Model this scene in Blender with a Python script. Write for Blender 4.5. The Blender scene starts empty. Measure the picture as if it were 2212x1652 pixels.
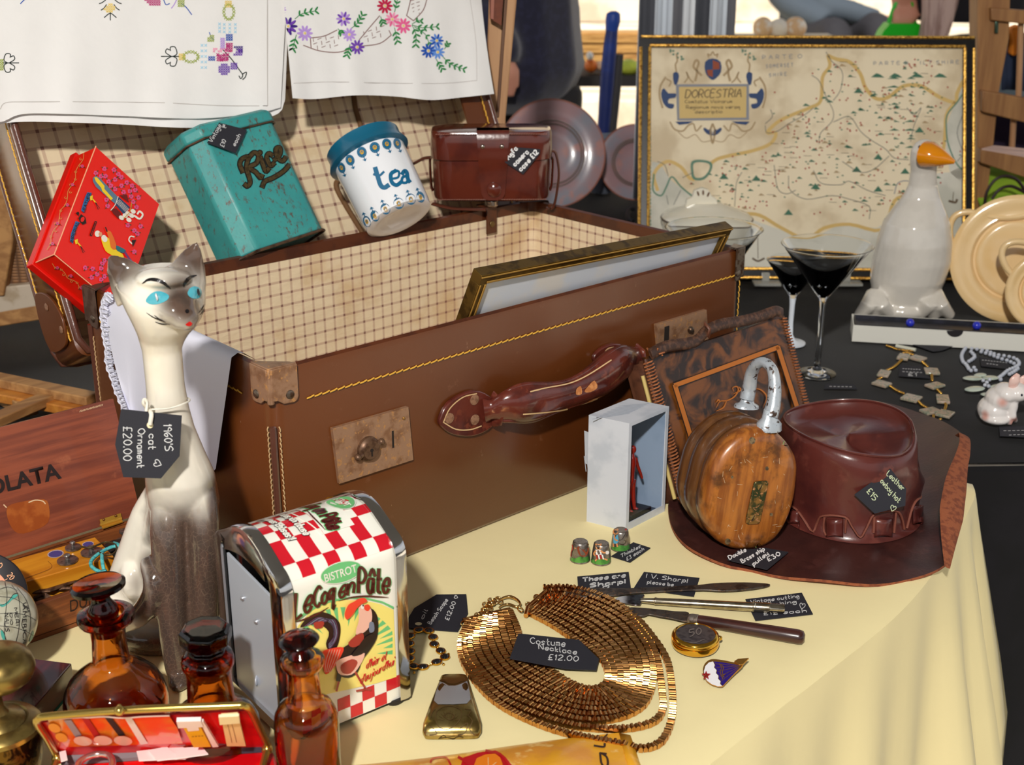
import bpy, bmesh, math, random
from mathutils import Vector, Matrix
from mathutils.geometry import tessellate_polygon
from mathutils.bvhtree import BVHTree
SC = bpy.context.scene
COL = SC.collection
R = random.Random(7)
# ---------------------------------------------------------------- camera
FPX, CAMH, PITCH = 2853.0,0.6, math.radians(20.05)
cam = bpy.data.cameras.new('camera')
cam.sensor_width = 36
cam.sensor_fit = 'HORIZONTAL'
cam.lens = FPX / 2212*36
cam.clip_start = 0.02
cam.clip_end = 100
cam.dof.use_dof = True
cam.dof.focus_distance = 1.2
cam.dof.aperture_fstop = 11
camo = bpy.data.objects.new('camera', cam)
COL.objects.link(camo)
camo.location = (0,0, CAMH)
camo.rotation_euler = (math.pi / 2 - PITCH, 0,0)
SC.camera = camo
# ---------------------------------------------------------------- light
w = bpy.data.worlds.new('sky')
SC.world = w
w.use_nodes = True
wn, wl = w.node_tree.nodes, w.node_tree.links
wbg = wn['Background']
tc = wn.new('ShaderNodeTexCoord')
sx = wn.new('ShaderNodeSeparateXYZ')
wr = wn.new('ShaderNodeValToRGB')
wl.new(tc.outputs['Generated'], sx.inputs[0])
wl.new(sx.outputs['Z'], wr.inputs[0])
wr.color_ramp.elements[0].position = 0.0
wr.color_ramp.elements[0].color = (.10,.095,.09,1)
wr.color_ramp.elements[1].position = 1.0
wr.color_ramp.elements[1].color = (.30,.34,.42,1)
for p_, c_ in ((.04,(.75,.74,.72,1)),(.3,(.85,.88,.92,1)),(.55,(.34,.37,.44,1))):
 e_ = wr.color_ramp.elements.new(p_)
 e_.color = c_
wl.new(wr.outputs[0], wbg.inputs[0])
wbg.inputs[1].default_value = 0.85
flash = bpy.data.lights.new('camera_flash', 'AREA')   # the photographer's flash, held above the lens
flash.shape = 'DISK'
flash.size = 0.14
flash.energy = 70
flash.color = (1,.96,.90)
flasho = bpy.data.objects.new('camera_flash', flash)
COL.objects.link(flasho)
flasho.location = (-.25,-1.0,1.72)
flasho.rotation_euler = (Vector((.1,1.35,.12)) - flasho.location).to_track_quat('-Z', 'Y').to_euler()
sun = bpy.data.lights.new('sun', 'SUN')              # daylight beyond the added overhead shade
sun.energy = 6.5
sun.angle = .01
sun.color = (1,.97,.92)
suno = bpy.data.objects.new('sun', sun)
COL.objects.link(suno)
suno.rotation_euler = Vector((.12,.6,-.82)).to_track_quat('-Z', 'Y').to_euler()
vs = SC.view_settings
vs.view_transform = 'Standard'
vs.look = 'None'
vs.exposure = 0
vs.gamma = 1
vs.use_curve_mapping = False
SC.cycles.max_bounces = 14
SC.cycles.transmission_bounces = 14
SC.cycles.caustics_reflective = False
SC.cycles.use_denoising = True
# ---------------------------------------------------------------- pixel -> place
cs, sn = math.cos(PITCH), math.sin(PITCH)
V = Vector
EYE = V((0,0, CAMH))
def ray(px, py):
 x, y = (px - 1106) / FPX, (py - 826) / FPX
 return V((x, cs - y * sn, -(y * cs + sn)))
def P(px, py, z=0.0):                        # point on the level z
 d = ray(px, py)
 return EYE + d * ((z - CAMH) / d.z)
def PY(px, py, Y):                           # point at the forward distance Y
 d = ray(px, py)
 return EYE + d * (Y / d.y)
def dep(p):
 return p.y * cs + (CAMH - p.z)*sn
def mpp(p):                                  # metres per pixel there
 return dep(p) / FPX
def pix(p):
 d = dep(p)
 return (1106 + FPX * p.x / d, 826 + FPX * ((CAMH - p.z)*cs - p.y * sn) / d)
class PL:                                    # a plane that decals lie on
 def __init__(s, p, n):
  s.p, s.n = V(p), V(n).normalized()
  if s.n.dot(EYE - s.p) < 0: s.n = -s.n
 def __call__(s, px, py, off=0.0):
  d = ray(px, py)
  return EYE + d * ((s.p + s.n * off - EYE).dot(s.n) / d.dot(s.n))
class BV:                                    # any built surface that decals lie on
 def __init__(s, src):
  if isinstance(src, MB):
   s.t = BVHTree.FromPolygons(src.v, src.f)
  else:
   dg = bpy.context.evaluated_depsgraph_get()
   e = src.evaluated_get(dg)
   me = e.to_mesh()
   mw = src.matrix_world if src.parent is None else Matrix.Translation(src.parent.location)
   s.t = BVHTree.FromPolygons([mw @ v.co for v in me.vertices],[tuple(p.vertices) for p in me.polygons])
   e.to_mesh_clear()
  s.last = None
 def __call__(s, px, py, off=0.0):
  d = ray(px, py).normalized()
  h = s.t.ray_cast(EYE, d)
  if h[0] is None:
   h = s.t.find_nearest(s.last if s.last else EYE + d)
  n = h[1]
  if n.dot(d) > 0: n = -n
  s.last = h[0]
  return h[0] + n * off
def crs(pts, n=5, closed=False):             # smooth line through points
 pts = [V(p) for p in pts]
 if len(pts) < 3:
  return [pts[0].lerp(pts[-1], i / n) for i in range(n + 1)] if len(pts) == 2 else pts
 out, N = [], len(pts)
 for i in range(N if closed else N - 1):
  if closed:
   a, b, c, d = pts[i - 1], pts[i], pts[(i + 1) % N], pts[(i + 2) % N]
  else:
   b, c = pts[i], pts[i + 1]
   a = pts[i - 1] if i else b * 2 - c
   d = pts[i + 2] if i + 2 < N else c * 2 - b
  for k in range(n):
   t = k / n
   out.append(.5*((2*b) + (c - a)*t + (2*a - 5*b + 4*c - d)*t * t + (3*b - a - 3*c + d)*t ** 3))
 if not closed: out.append(pts[-1])
 return out
def resamp(pts, n, closed=False):
 pts = list(pts) + ([pts[0]] if closed else [])
 L = [0]
 for a, b in zip(pts, pts[1:]): L.append(L[-1] + (b - a).length)
 out, j = [],0
 for i in range(n):
  t = L[-1]*i / (n if closed else n - 1)
  while j < len(L) - 2 and L[j + 1] < t: j += 1
  out.append(pts[j].lerp(pts[j + 1],(t - L[j]) / max(1e-9, L[j + 1] - L[j])))
 return out
def orth(z, hint=V((0,0,1))):
 z = z.normalized()
 x = hint.cross(z)
 if x.length < 1e-4: x = V((1,0,0)).cross(z)
 x.normalize()
 return x, z.cross(x), z
# ---------------------------------------------------------------- meshes
class MB:
 def __init__(s): s.v, s.f, s.m = [],[],[]
 def add(s, vs, fs, mi=0):
  o = len(s.v)
  s.v += [V(v) for v in vs]
  s.f += [tuple(i + o for i in f) for f in fs]
  s.m += [mi]*len(fs)
  return s
 def box(s, c, x, y, z, mi=0):            # centre and three half edges
  c, x, y, z = V(c), V(x), V(y), V(z)
  vs = [c + x * i + y * j + z * k for k in (-1,1) for j in (-1,1) for i in (-1,1)]
  return s.add(vs, [(0,2,3,1),(4,5,7,6),(0,1,5,4),(2,6,7,3),(0,4,6,2),(1,3,7,5)], mi)
 def hexa(s, b, t, mi=0):                 # four bottom and four top corners
  return s.add(list(b) + list(t),[(0,3,2,1),(4,5,6,7)] + [(i, (i + 1) % 4,4 + (i + 1) % 4,4 + i) for i in range(4)], mi)
 def prism(s, poly, d, mi=0, mi2=None):
  n, d = len(poly), V(d)
  vs = [V(p) for p in poly] + [V(p) + d for p in poly]
  s.add(vs, [tuple(range(n - 1,-1,-1)), tuple(range(n, 2*n))], mi)
  o = len(s.v) - 2*n
  s.f += [(o + i, o + (i + 1) % n, o + n + (i + 1) % n, o + n + i) for i in range(n)]
  s.m += [mi if mi2 is None else mi2]*n
  return s
 def loft(s, rings, cap=True, mi=0, ring=True):
  n = len(rings[0])
  vs = [p for r in rings for p in r]
  fs = []
  for k in range(len(rings) - 1):
   for i in range(n if ring else n - 1):
    j = (i + 1) % n
    fs.append((k * n + i, k * n + j, (k + 1)*n + j, (k + 1)*n + i))
  if cap and ring:
   fs += [tuple(range(n - 1,-1,-1)), tuple(range((len(rings) - 1)*n, len(rings)*n))]
  return s.add(vs, fs, mi)
 def tube(s, path, r=.002, n=8, closed=False, mi=0, sy=1.0, up=None, cap=True):
  path = [V(p) for p in path]
  N = len(path)
  rr = r if isinstance(r, (list, tuple)) else [r]*N
  if len(rr) != N: rr = [rr[min(len(rr) - 1, int(i * (len(rr) - 1) / (N - 1)))]*(1 - ((i * (len(rr) - 1) / (N - 1)) % 1)) + rr[min(len(rr) - 1, int(i * (len(rr) - 1) / (N - 1)) + 1)]*((i * (len(rr) - 1) / (N - 1)) % 1) for i in range(N)]
  rings, nx = [], None
  for i, p in enumerate(path):
   t = (path[(i + 1) % N] - path[i - 1]) if closed else (path[min(i + 1, N - 1)] - path[max(i - 1,0)])
   if t.length < 1e-9: t = V((0,0,1))
   t.normalize()
   if up is not None:
    nx = V(up).cross(t)
    if nx.length < 1e-5: nx = V((1,0,0))
    nx.normalize()
   elif nx is None:
    nx = orth(t)[0]
   else:
    nx = nx - t * nx.dot(t)
    nx.normalize()
   ny = t.cross(nx)
   rings.append([p + (nx * math.cos(a) + ny * math.sin(a)*sy)*rr[i] for a in [2*math.pi * k / n for k in range(n)]])
  if closed: rings.append(rings[0])
  return s.loft(rings, cap and not closed, mi)
 def lathe(s, o, ax, prof, n=40, mi=0, sx=1.0, hint=V((0,0,1)), sq=None):
  x, y, z = orth(V(ax), hint)
  o = V(o)
  rings = []
  for r, h in prof:
   r = max(r, 1e-5)
   rings.append([o + z * h + (x * math.cos(a)*sx + y * math.sin(a))*r for a in [2*math.pi * k / n for k in range(n)]])
  return s.loft(rings, True, mi)
 def ell(s, c, r, ax=None, n=14, m=9, mi=0):
  r = r if isinstance(r, (tuple, list)) else (r, r, r)
  x, y, z = ax or (V((1,0,0)), V((0,1,0)), V((0,0,1)))
  rings = []
  for k in range(m + 1):
   b = math.pi * k / m - math.pi / 2
   cb = max(math.cos(b),.003)
   rings.append([V(c) + x * (r[0]*cb * math.cos(a)) + y * (r[1]*cb * math.sin(a)) + z * (r[2]*math.sin(b)) for a in [2*math.pi * i / n for i in range(n)]])
  return s.loft(rings, True, mi)
 def grid(s, fn, nu, nv, mi=0):
  return s.add([fn(i / nu, j / nv) for j in range(nv + 1) for i in range(nu + 1)],
      [(j * (nu + 1) + i, j * (nu + 1) + i + 1,(j + 1)*(nu + 1) + i + 1,(j + 1)*(nu + 1) + i) for j in range(nv) for i in range(nu)], mi)
 def build(s, name, mats, par=None, smooth=40, bev=0, sub=0, rem=0, sol=0, smo=0, loc=None, **tg):
  me = bpy.data.meshes.new(name)
  o0 = par.location if par is not None else V(loc or (0,0,0))
  if par is not None and par.parent is not None: o0 = o0 + par.parent.location
  me.from_pydata([tuple(v - o0) for v in s.v],[], s.f)
  mats = mats if isinstance(mats, (list, tuple)) else [mats]
  for m in mats: me.materials.append(m)
  me.polygons.foreach_set('material_index', s.m)
  b = bmesh.new()
  b.from_mesh(me)
  bmesh.ops.remove_doubles(b, verts=b.verts, dist=1e-6)
  bmesh.ops.recalc_face_normals(b, faces=b.faces)
  b.to_mesh(me)
  b.free()
  if smooth:
   me.polygons.foreach_set('use_smooth', [True] * len(me.polygons))
   if not (rem or sub): me.set_sharp_from_angle(angle=math.radians(smooth))
  o = bpy.data.objects.new(name, me)
  COL.objects.link(o)
  if par is not None: o.parent = par
  else: o.location = o0
  if sol:
   k = o.modifiers.new('thick', 'SOLIDIFY')
   k.thickness = sol
   k.offset = 0
  if rem:
   k = o.modifiers.new('one_skin', 'REMESH')
   k.mode = 'VOXEL'
   k.voxel_size = rem
   k.use_smooth_shade = True
  if smo:
   k = o.modifiers.new('soft', 'SMOOTH')
   k.factor = .5
   k.iterations = smo
  if bev:
   k = o.modifiers.new('edges', 'BEVEL')
   k.width = bev
   k.segments = 2
   k.limit_method = 'ANGLE'
   k.angle_limit = math.radians(40)
   k.harden_normals = False
  if sub:
   k = o.modifiers.new('round', 'SUBSURF')
   k.levels = k.render_levels = sub
  for q, val in tg.items(): o[q] = val
  return o
def thing(name, label, cat, loc=(0,0,0), group=None):
 o = bpy.data.objects.new(name, None)
 o.empty_display_size = .02
 COL.objects.link(o)
 o.location = V(loc)
 o['label'], o['category'] = label, cat
 if group: o['group'] = group
 return o
# ---------------------------------------------------------------- materials
def lin(c):
 return tuple((x / 255 / 12.92 if x / 255 < .04045 else ((x / 255 + .055) / 1.055) ** 2.4) for x in c) + (1,)
MATS = {}
class NT:
 def __init__(s, name):
  s.m = bpy.data.materials.new(name)
  s.m.use_nodes = True
  s.n, s.l = s.m.node_tree.nodes, s.m.node_tree.links
  s.b = s.n['Principled BSDF']
  s._p = None
 def node(s, t, **k):
  o = s.n.new('ShaderNode' + t)
  for a, b in k.items(): setattr(o, a, b)
  return o
 def setin(s, sock, v):
  if hasattr(v, 'is_output'): s.l.new(v, sock)
  else: sock.default_value = v
 @property
 def pos(s):
  if s._p is None: s._p = s.node('TexCoord').outputs['Object']
  return s._p
 def math(s, op, a, b=0.0, c=0.0):
  o = s.node('Math', operation=op)
  for i, v in enumerate((a, b, c)): s.setin(o.inputs[i], v)
  return o.outputs[0]
 def dot(s, v, c):
  o = s.node('VectorMath', operation='DOT_PRODUCT')
  s.setin(o.inputs[0], v)
  o.inputs[1].default_value = tuple(c)
  return o.outputs['Value']
 def dist(s, c):
  o = s.node('VectorMath', operation='DISTANCE')
  s.l.new(s.pos, o.inputs[0])
  o.inputs[1].default_value = tuple(c)
  return o.outputs['Value']
 def mix(s, f, a, b):
  o = s.node('Mix', data_type='RGBA')
  s.setin(o.inputs[0], f)
  s.setin(o.inputs[6], a)
  s.setin(o.inputs[7], b)
  return o.outputs[2]
 def noise(s, scale, det=4, st=(1,1,1), rough=.55, dist=0, vec=None):
  mp = s.node('Mapping')
  s.l.new(vec or s.pos, mp.inputs[0])
  mp.inputs['Scale'].default_value = st
  o = s.node('TexNoise')
  s.l.new(mp.outputs[0], o.inputs[0])
  o.inputs['Scale'].default_value = scale
  o.inputs['Detail'].default_value = det
  o.inputs['Roughness'].default_value = rough
  o.inputs['Distortion'].default_value = dist
  return o.outputs[0]
 def step(s, v, lo, hi):
  o = s.node('MapRange', interpolation_type='SMOOTHSTEP')
  s.setin(o.inputs[0], v)
  o.inputs[1].default_value, o.inputs[2].default_value = lo, hi
  return o.outputs[0]
 def bump(s, h, st=.3, d=.001, prev=None):
  o = s.node('Bump')
  o.inputs['Strength'].default_value = st
  o.inputs['Distance'].default_value = d
  s.l.new(h, o.inputs['Height'])
  if prev is not None: s.l.new(prev, o.inputs['Normal'])
  s.l.new(o.outputs[0], s.b.inputs['Normal'])
  return o.outputs[0]
 def base(s, c, rough=.5, metal=0.0):
  s.setin(s.b.inputs['Base Color'], c)
  s.setin(s.b.inputs['Roughness'], rough)
  s.b.inputs['Metallic'].default_value = metal
def M(name, c, rough=.5, metal=0.0, c2=None, scale=40, lo=.45, hi=.62, st=(1,1,1), var=.0, bump=0.0, bscale=300, bst=None, coat=0, trans=0, ior=1.45, sheen=0, det=4, dist=0, bd=.001, c3=None, emit=0, alpha=1):
 if name in MATS: return MATS[name]
 t = NT(name)
 col = lin(c)
 if c2 is not None: col = t.mix(t.step(t.noise(scale, det, st, dist=dist), lo, hi), col, lin(c2))
 if c3 is not None: col = t.mix(t.step(t.noise(scale * 3.1,6, st, dist=dist),.56,.66), col, lin(c3))
 if var:
  f = t.noise(scale * 1.7,5, st)
  dk = t.node('Mix', data_type='RGBA', blend_type='MULTIPLY')
  dk.inputs[0].default_value = 1
  t.setin(dk.inputs[6], col)
  t.l.new(t.mix(f, (1 - var, 1 - var, 1 - var, 1),(1 + var, 1 + var, 1 + var, 1)), dk.inputs[7])
  col = dk.outputs[2]
 t.base(col, rough, metal)
 if bump: t.bump(t.noise(bscale, 4, bst or st), bump, bd)
 if coat:
  t.b.inputs['Coat Weight'].default_value = coat
  t.b.inputs['Coat Roughness'].default_value = .06
 if trans:
  t.b.inputs['Transmission Weight'].default_value = trans
 t.b.inputs['IOR'].default_value = ior
 if sheen: t.b.inputs['Sheen Weight'].default_value = sheen
 MATS[name] = t.m
 return t.m
def wood(name, c1, c2, along, scale=18, rough=.5, str_=12, bump=.15, coat=0, worn=None):
 if name in MATS: return MATS[name]
 t = NT(name)
 x, y, z = orth(V(along))
 co = t.node('CombineXYZ')
 for i, a in enumerate((x, y, z)): t.l.new(t.math('MULTIPLY', t.dot(t.pos, a),1.0 if i < 2 else 1.0 / str_), co.inputs[i])
 g = t.noise(scale * 6,5,(1,1,1),.6,.4, co.outputs[0])
 col = t.mix(t.step(g, .35,.66), lin(c1), lin(c2))
 if worn is not None: col = t.mix(t.step(t.noise(30,5),.6,.72), col, lin(worn))
 t.base(col, rough)
 t.bump(g, bump, .0006)
 if coat: t.b.inputs['Coat Weight'].default_value = coat
 MATS[name] = t.m
 return t.m
def glass(name, c=(255,255,255), rough=.0, ior=1.45):
 if name in MATS: return MATS[name]
 t = NT(name)
 t.base(lin(c), rough)
 t.b.inputs['Transmission Weight'].default_value = 1
 t.b.inputs['IOR'].default_value = ior
 MATS[name] = t.m
 return t.m
def thin_glass(name, tint=(255,255,255), rough=0.0):     # a thin pane: clear, with its own reflections
 if name in MATS: return MATS[name]
 t = NT(name)
 tr, gl, fr, mx = t.node('BsdfTransparent'), t.node('BsdfGlossy'), t.node('LayerWeight'), t.node('MixShader')
 tr.inputs[0].default_value = lin(tint)
 gl.inputs['Roughness'].default_value = rough
 t.l.new(t.math('ADD', t.math('MULTIPLY', t.math('POWER', fr.outputs['Facing'],4.0),.4),.025), mx.inputs[0])
 t.l.new(tr.outputs[0], mx.inputs[1])
 t.l.new(gl.outputs[0], mx.inputs[2])
 t.l.new(mx.outputs[0], t.n['Material Output'].inputs['Surface'])
 MATS[name] = t.m
 return t.m
# ---------------------------------------------------------------- hand lettering
GL = {'a': '47 17 05 13 33 46|47 43', 'b': '0A 03|05 27 46 44 23 04', 'c': '46 27 06 04 23 44', 'd': '4A 43|46 27 06 04 23 44', 'e': '05 45 47 27 05 13 33 44',
 'f': '4A 2A 19 13|07 37', 'g': '46 27 06 04 24 46|47 41 20 01', 'h': '0A 03|05 27 46 43', 'i': '07 03|09 0A', 'j': '27 21 00|29 2A', 'k': '0A 03|37 05 33', 'l': '0A 04 13',
 'm': '07 03|05 17 26 23|25 37 46 43', 'n': '07 03|05 27 46 43', 'o': '27 06 04 23 44 46 27', 'p': '07 00|05 27 46 44 23 04', 'q': '46 27 06 04 24 46|47 40 51', 'r': '07 03|05 17 37',
 's': '46 27 06 15 34 23 03', 't': '1A 14 23 33|07 37', 'u': '07 04 23 44|47 43', 'v': '07 23 47', 'w': '07 13 26 33 47', 'x': '07 43|47 03', 'y': '07 04 24 46|47 41 20 01', 'z': '07 47 03 43',
 'A': '03 3A 63|16 56', 'B': '0A 03|0A 3A 48 37 07|37 55 43 03', 'C': '59 3A 08 05 33 54', 'D': '0A 03|0A 3A 68 55 33 03', 'E': '5A 0A 03 53|07 47', 'H': '0A 03|5A 53|07 57', 'I': '0A 03', 'K': '0A 03|5A 07 53',
 'L': '0A 03 43', 'M': '03 0A 36 6A 63', 'N': '03 0A 53 5A', 'O': '3A 08 05 33 65 68 3A', 'P': '03 0A 3A 58 36 06', 'R': '03 0A 3A 58 36 06|26 53', 'S': '59 3A 08 17 46 54 33 03', 'T': '0A 6A|3A 33', 'U': '0A 05 33 55 5A', 'V': '0A 33 6A',
 '0': '2A 08 05 23 45 48 2A', '1': '08 1A 13', '2': '09 2A 48 03 43', '3': '0A 3A 27 45 33 03', '4': '2A 05 55|38 33', '5': '4A 0A 07 37 45 23 03', '6': '4A 07 05 23 45 36 05', '9': '48 2A 08 27 47 48|48 43',
 '£': '4A 2A 19 14 03 43|06 36', '.': '04 03', "'": '0A 08', '!': '0A 05|03 04', '<': '23 06 08 19 28 39 48 46 23', '&': '53 18 2A 38 05 13 43 56', 'â': '47 17 05 13 33 46|47 43|18 3A 58',
 'Q': '3A 08 05 33 65 68 3A|44 73', 'G': '59 3A 08 05 33 54 56 36', ',': '14 01', '-': '05 35'}
def ribbon(mb, pts, w, mapf, mi=0, off=.0003, contrast=0.0, taper=0.0):
 n = len(pts)
 if n < 2: return
 vs = []
 for i, p in enumerate(pts):
  t = pts[min(i + 1, n - 1)] - pts[max(i - 1,0)]
  if t.length < 1e-6: t = V((1,0))
  t = t.normalized()
  h = w / 2
  if contrast: h *= 1 - contrast * abs(t.x)
  if taper: h *= 1 - taper * abs(2*i / (n - 1) - 1) ** 2
  e = t * (w * .2 if i == n - 1 else (-w * .2 if i == 0 else 0))
  q = V((-t.y, t.x))*h
  vs += [p + q + e, p - q + e]
 mb.add([mapf(v.x, v.y, off) for v in vs],[(2*i, 2*i + 1,2*i + 3,2*i + 2) for i in range(n - 1)], mi)
def write(mb, s, p0, p1, up, mapf, mi=0, w=2.0, off=.0003, gap=2.2, contrast=0.0, jit=0.0, sh=0.0):
 adv, xs = 0,[]
 for ch in s:
  xs.append(adv)
  if ch == ' ': adv += 3.4; continue
  g = GL.get(ch, '')
  adv += max([int(q[0],16) for st in g.split('|') for q in st.split()] or [2]) + gap
 adv = max(adv - gap, 1)
 p0, p1, up = V(p0), V(p1), V(up)
 ux = (p1 - p0) / adv
 uy = up / 7
 for ch, x0 in zip(s, xs):
  jy = R.uniform(-jit, jit)
  for st in (GL.get(ch, '').split('|') if ch != ' ' else []):
   pts = []
   for q in st.split():
    x, y = int(q[0],16), int(q[1],16) - 3
    pts.append(p0 + ux * (x0 + x + sh * y) + uy * (y + jy))
   if len(pts) > 1: ribbon(mb, crs(pts, 4), w, mapf, mi, off, contrast)
def disc(mb, cx, cy, rx, ry, mapf, mi=0, off=.0003, rot=0, n=16):
 c, s_ = math.cos(rot), math.sin(rot)
 mb.add([mapf(cx + rx * math.cos(a)*c - ry * math.sin(a)*s_, cy + rx * math.cos(a)*s_ + ry * math.sin(a)*c, off) for a in [2*math.pi * i / n for i in range(n)]],[tuple(range(n))], mi)
def poly(mb, pts, mapf, mi=0, off=.0003, smooth=0):
 pts = [V(p) for p in pts]
 if smooth: pts = crs(pts, smooth, True)
 mb.add([mapf(p.x, p.y, off) for p in pts],[tuple(range(len(pts)))], mi)
def qfill(mb, a, b, c, d, mapf, mi=0, off=.0003, nu=6, nv=4):   # a subdivided quad that follows a curved face
 a, b, c, d = V(a), V(b), V(c), V(d)
 def fn(u, v):
  p = a.lerp(b, u).lerp(d.lerp(c, u), v)
  return mapf(p.x, p.y, off)
 mb.grid(fn, nu, nv, mi)
def line(mb, pts, w, mapf, mi=0, off=.0003, n=4, **k):
 pts = [V(p) for p in pts]
 ribbon(mb, crs(pts, n) if n > 1 else pts, w, mapf, mi, off, **k)
def petals(mb, cx, cy, r, mapf, mi, off=.0004, n=8, w=.32, a0=0):
 for i in range(n):
  a = a0 + 2*math.pi * i / n
  disc(mb, cx + math.cos(a)*r * .62, cy + math.sin(a)*r * .62, r * .42, r * w * .55, mapf, mi, off, a, 8)
def type_flat(s, bold=0.0, shear=0.0, space=1.0):    # outline lettering from Blender's own typeface: 2D verts and faces, cap height 1
 cu = bpy.data.curves.new('lettering', 'FONT')
 cu.body = s
 cu.offset = bold
 cu.shear = shear
 cu.space_character = space
 o = bpy.data.objects.new('lettering', cu)
 COL.objects.link(o)
 dg = bpy.context.evaluated_depsgraph_get()
 e = o.evaluated_get(dg)
 me = e.to_mesh()
 vv = [V((v.co.x, v.co.y)) for v in me.vertices]
 ff = [tuple(p.vertices) for p in me.polygons]
 e.to_mesh_clear()
 bpy.data.objects.remove(o)
 bpy.data.curves.remove(cu)
 return vv, ff
def typeset(mb, s, p0, p1, up, mapf, mi=0, off=.0004, bold=.0, shear=0, space=1.0, arc=0.0):
 vv, ff = type_flat(s, bold, shear, space)
 if not vv: return
 x0, x1 = min(v.x for v in vv), max(v.x for v in vv)
 y0, y1 = (min(v.y for v in vv), max(v.y for v in vv)) if not any(c in s for c in 'gpqyj,') else (0, max(v.y for v in vv))
 p0, p1, up = V(p0), V(p1), V(up)
 out = []
 for v in vv:
  u = (v.x - x0) / (x1 - x0)
  q = p0.lerp(p1, u) + up * ((v.y - y0) / (y1 - y0) + arc * 4*u * (1 - u))
  out.append(mapf(q.x, q.y, off))
 mb.add(out, ff, mi)
BLACKCARD = M('black_card', (36,36,44),.75, bump=.1, bscale=900)
CHALK = M('chalk_ink', (205,205,205),.7)
def card(name, label, quad, mapf, lines, par=None, group='handwritten price tags', hole=None, w=2.2, thick=.0006, lift=.0006, cat='price tag', extra=None, ink=CHALK, lab2=None):
 """a dark price card: outline in pixels on a surface, with chalk writing: (text, start, end, up)"""
 mb = MB()
 pts = [mapf(x, y, lift) for x, y in quad]
 n = (pts[1] - pts[0]).cross(pts[2] - pts[0]).normalized()
 if n.dot(EYE - pts[0]) < 0: n = -n
 mb.prism(pts, n * thick)
 c = sum(pts, V((0,0,0))) / len(pts)
 for ln in lines:
  write(mb, ln[0], ln[1], ln[2], ln[3], mapf, 1, ln[4] if len(ln) > 4 else w, lift + thick + .0002, jit=.25)
 if hole: disc(mb, hole[0], hole[1], hole[2], hole[3], mapf, 2, lift + thick + .0002)
 if extra: extra(mb, lift + thick)
 mats = [BLACKCARD, ink, M('tag_hole', (235,222,180),.8)]
 if par is None:
  return mb.build(name, mats, None, 0, loc=c, label=label, category=cat, group=group)
 return mb.build(name, mats, par, 0, **({'label': lab2} if lab2 else {}))
# ================================================================ the setting
STONE = M('pale_stone', (226,214,192),.9, c2=(196,180,156), scale=3, var=.12, bump=.2, bscale=40)
mb = MB()
mb.box((0,7.2,-.8),(14,0,0),(0,8.8,0),(0,0,.05))
mb.build('ground', M('pale_paving', (232,222,202),.9, c2=(205,190,168), scale=2.5, var=.12), None, kind='structure')
mb = MB()
for i in range(5):
 mb.box((0,7.6 + i * .36,-.72 + .17*i),(8,0,0),(0,.36 + .02*i, 0),(0,0,.085))
mb.build('stone_steps', STONE, None, bev=.01, loc=(0,7.6,-.75), kind='structure')
mb = MB()
mb.box((0,10.2,1.2),(9,0,0),(0,.2,0),(0,0,2.0))
mb.build('wall_back', M('limestone_wall', (222,206,178),.9, c2=(190,168,136), scale=1.4, st=(1,1,3), var=.15, bump=.4, bscale=14, bd=.01), None, kind='structure')
mb = MB()
mb.box((0,-.2,1.95),(3.2,0,0),(0,3.6,0),(0,0,.01))
mb.build('added_sunshade', M('sunshade_grey', (120,122,126),.9), None, kind='structure')  # unseen sheet added overhead to keep sun and sky light off the stall
# ================================================================ table cloths
YCLOTH = M('yellow_cotton', (246,230,174),.85, var=.03, scale=6, bump=.25, bscale=14, bd=.004, sheen=.1)
BCLOTH = M('black_felt', (9,8,11),.95, c2=(16,14,19), scale=9, sheen=.02, bump=.2, bscale=18, bd=.003)
ex, ey, ez = V((.74530,.66673,0)), V((-.66673,.74530,0)), V((0,0,1))
E0 = P(615,1315)
def S(a, b, z): return E0 + ex * a + ey * b + ez * z
bp = [P(1500,1652) - V((.67,.742,0))*1.0, P(1500,1652), P(1740,1466), P(1925,1318), P(2020,1205), P(2078,1100), P(2090,1045)]
bend = bp[-1] + V((-.667,.745,0)) * .05
bk1 = bend + V((-.667,.745,0)) * .45
edge = resamp(crs(bp + [bend, bk1],8),170)
rows = []
for k, dz in enumerate([-.03,-.012,0,.012,.03,.06,.10,.16,.23,.31,.40,.5,.6,.70]):
 row, acc = [],0
 for i, p in enumerate(edge):
  t = (edge[min(i + 1,169)] - edge[max(i - 1,0)]).normalized()
  nrm = V((t.y, -t.x, 0))
  acc = i / 169
  if k < 2: row.append(p + nrm * (dz + (.0 if k == 0 else .004))); continue
  fold = math.sin(acc * 64 + 1.2) * .5 + math.sin(acc * 29 + .4) * .6 + .35*math.sin(acc * 141)
  corner = math.exp(-((acc - .775) / .07) ** 2)
  out = .006 + dz * .07 + fold * min(dz, .35) * .085 + corner * min(dz, .3) * .16*(1 + .5*math.sin(acc * 150))
  row.append(p + nrm * out - ez * (dz if k > 2 else .003))
 rows.append(row)
mb = MB()
mb.loft(rows, False, 0, False)
top = [q for q in rows[0]]
back = [bk1 + ex * 0 - nrm * .03, S(.63,.372,0), S(-.75,.372,0), S(-1.0,-.2,0)]
tb = top + back
mb.add(tb, tessellate_polygon([tb]))
mb.build('yellow_tablecloth', YCLOTH, None, 60, loc=P(1100,1400), label='pale yellow cotton cloth covering the front table and hanging over its edge', category='tablecloth')
mb = MB()
bl = [V((-1.5,.25,-.004)), V((-.35,.62,-.004)), V((.28,1.16,-.004)), V((.40,1.33,-.004)), V((.50,1.385,-.004)), V((2.1,1.45,-.004)), V((2.1,3.0,-.004)), V((-1.5,3.0,-.004))]
mb.add(bl, [tuple(range(8))])
fr = resamp([bl[4], bl[5]],80)
rows = []
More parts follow.
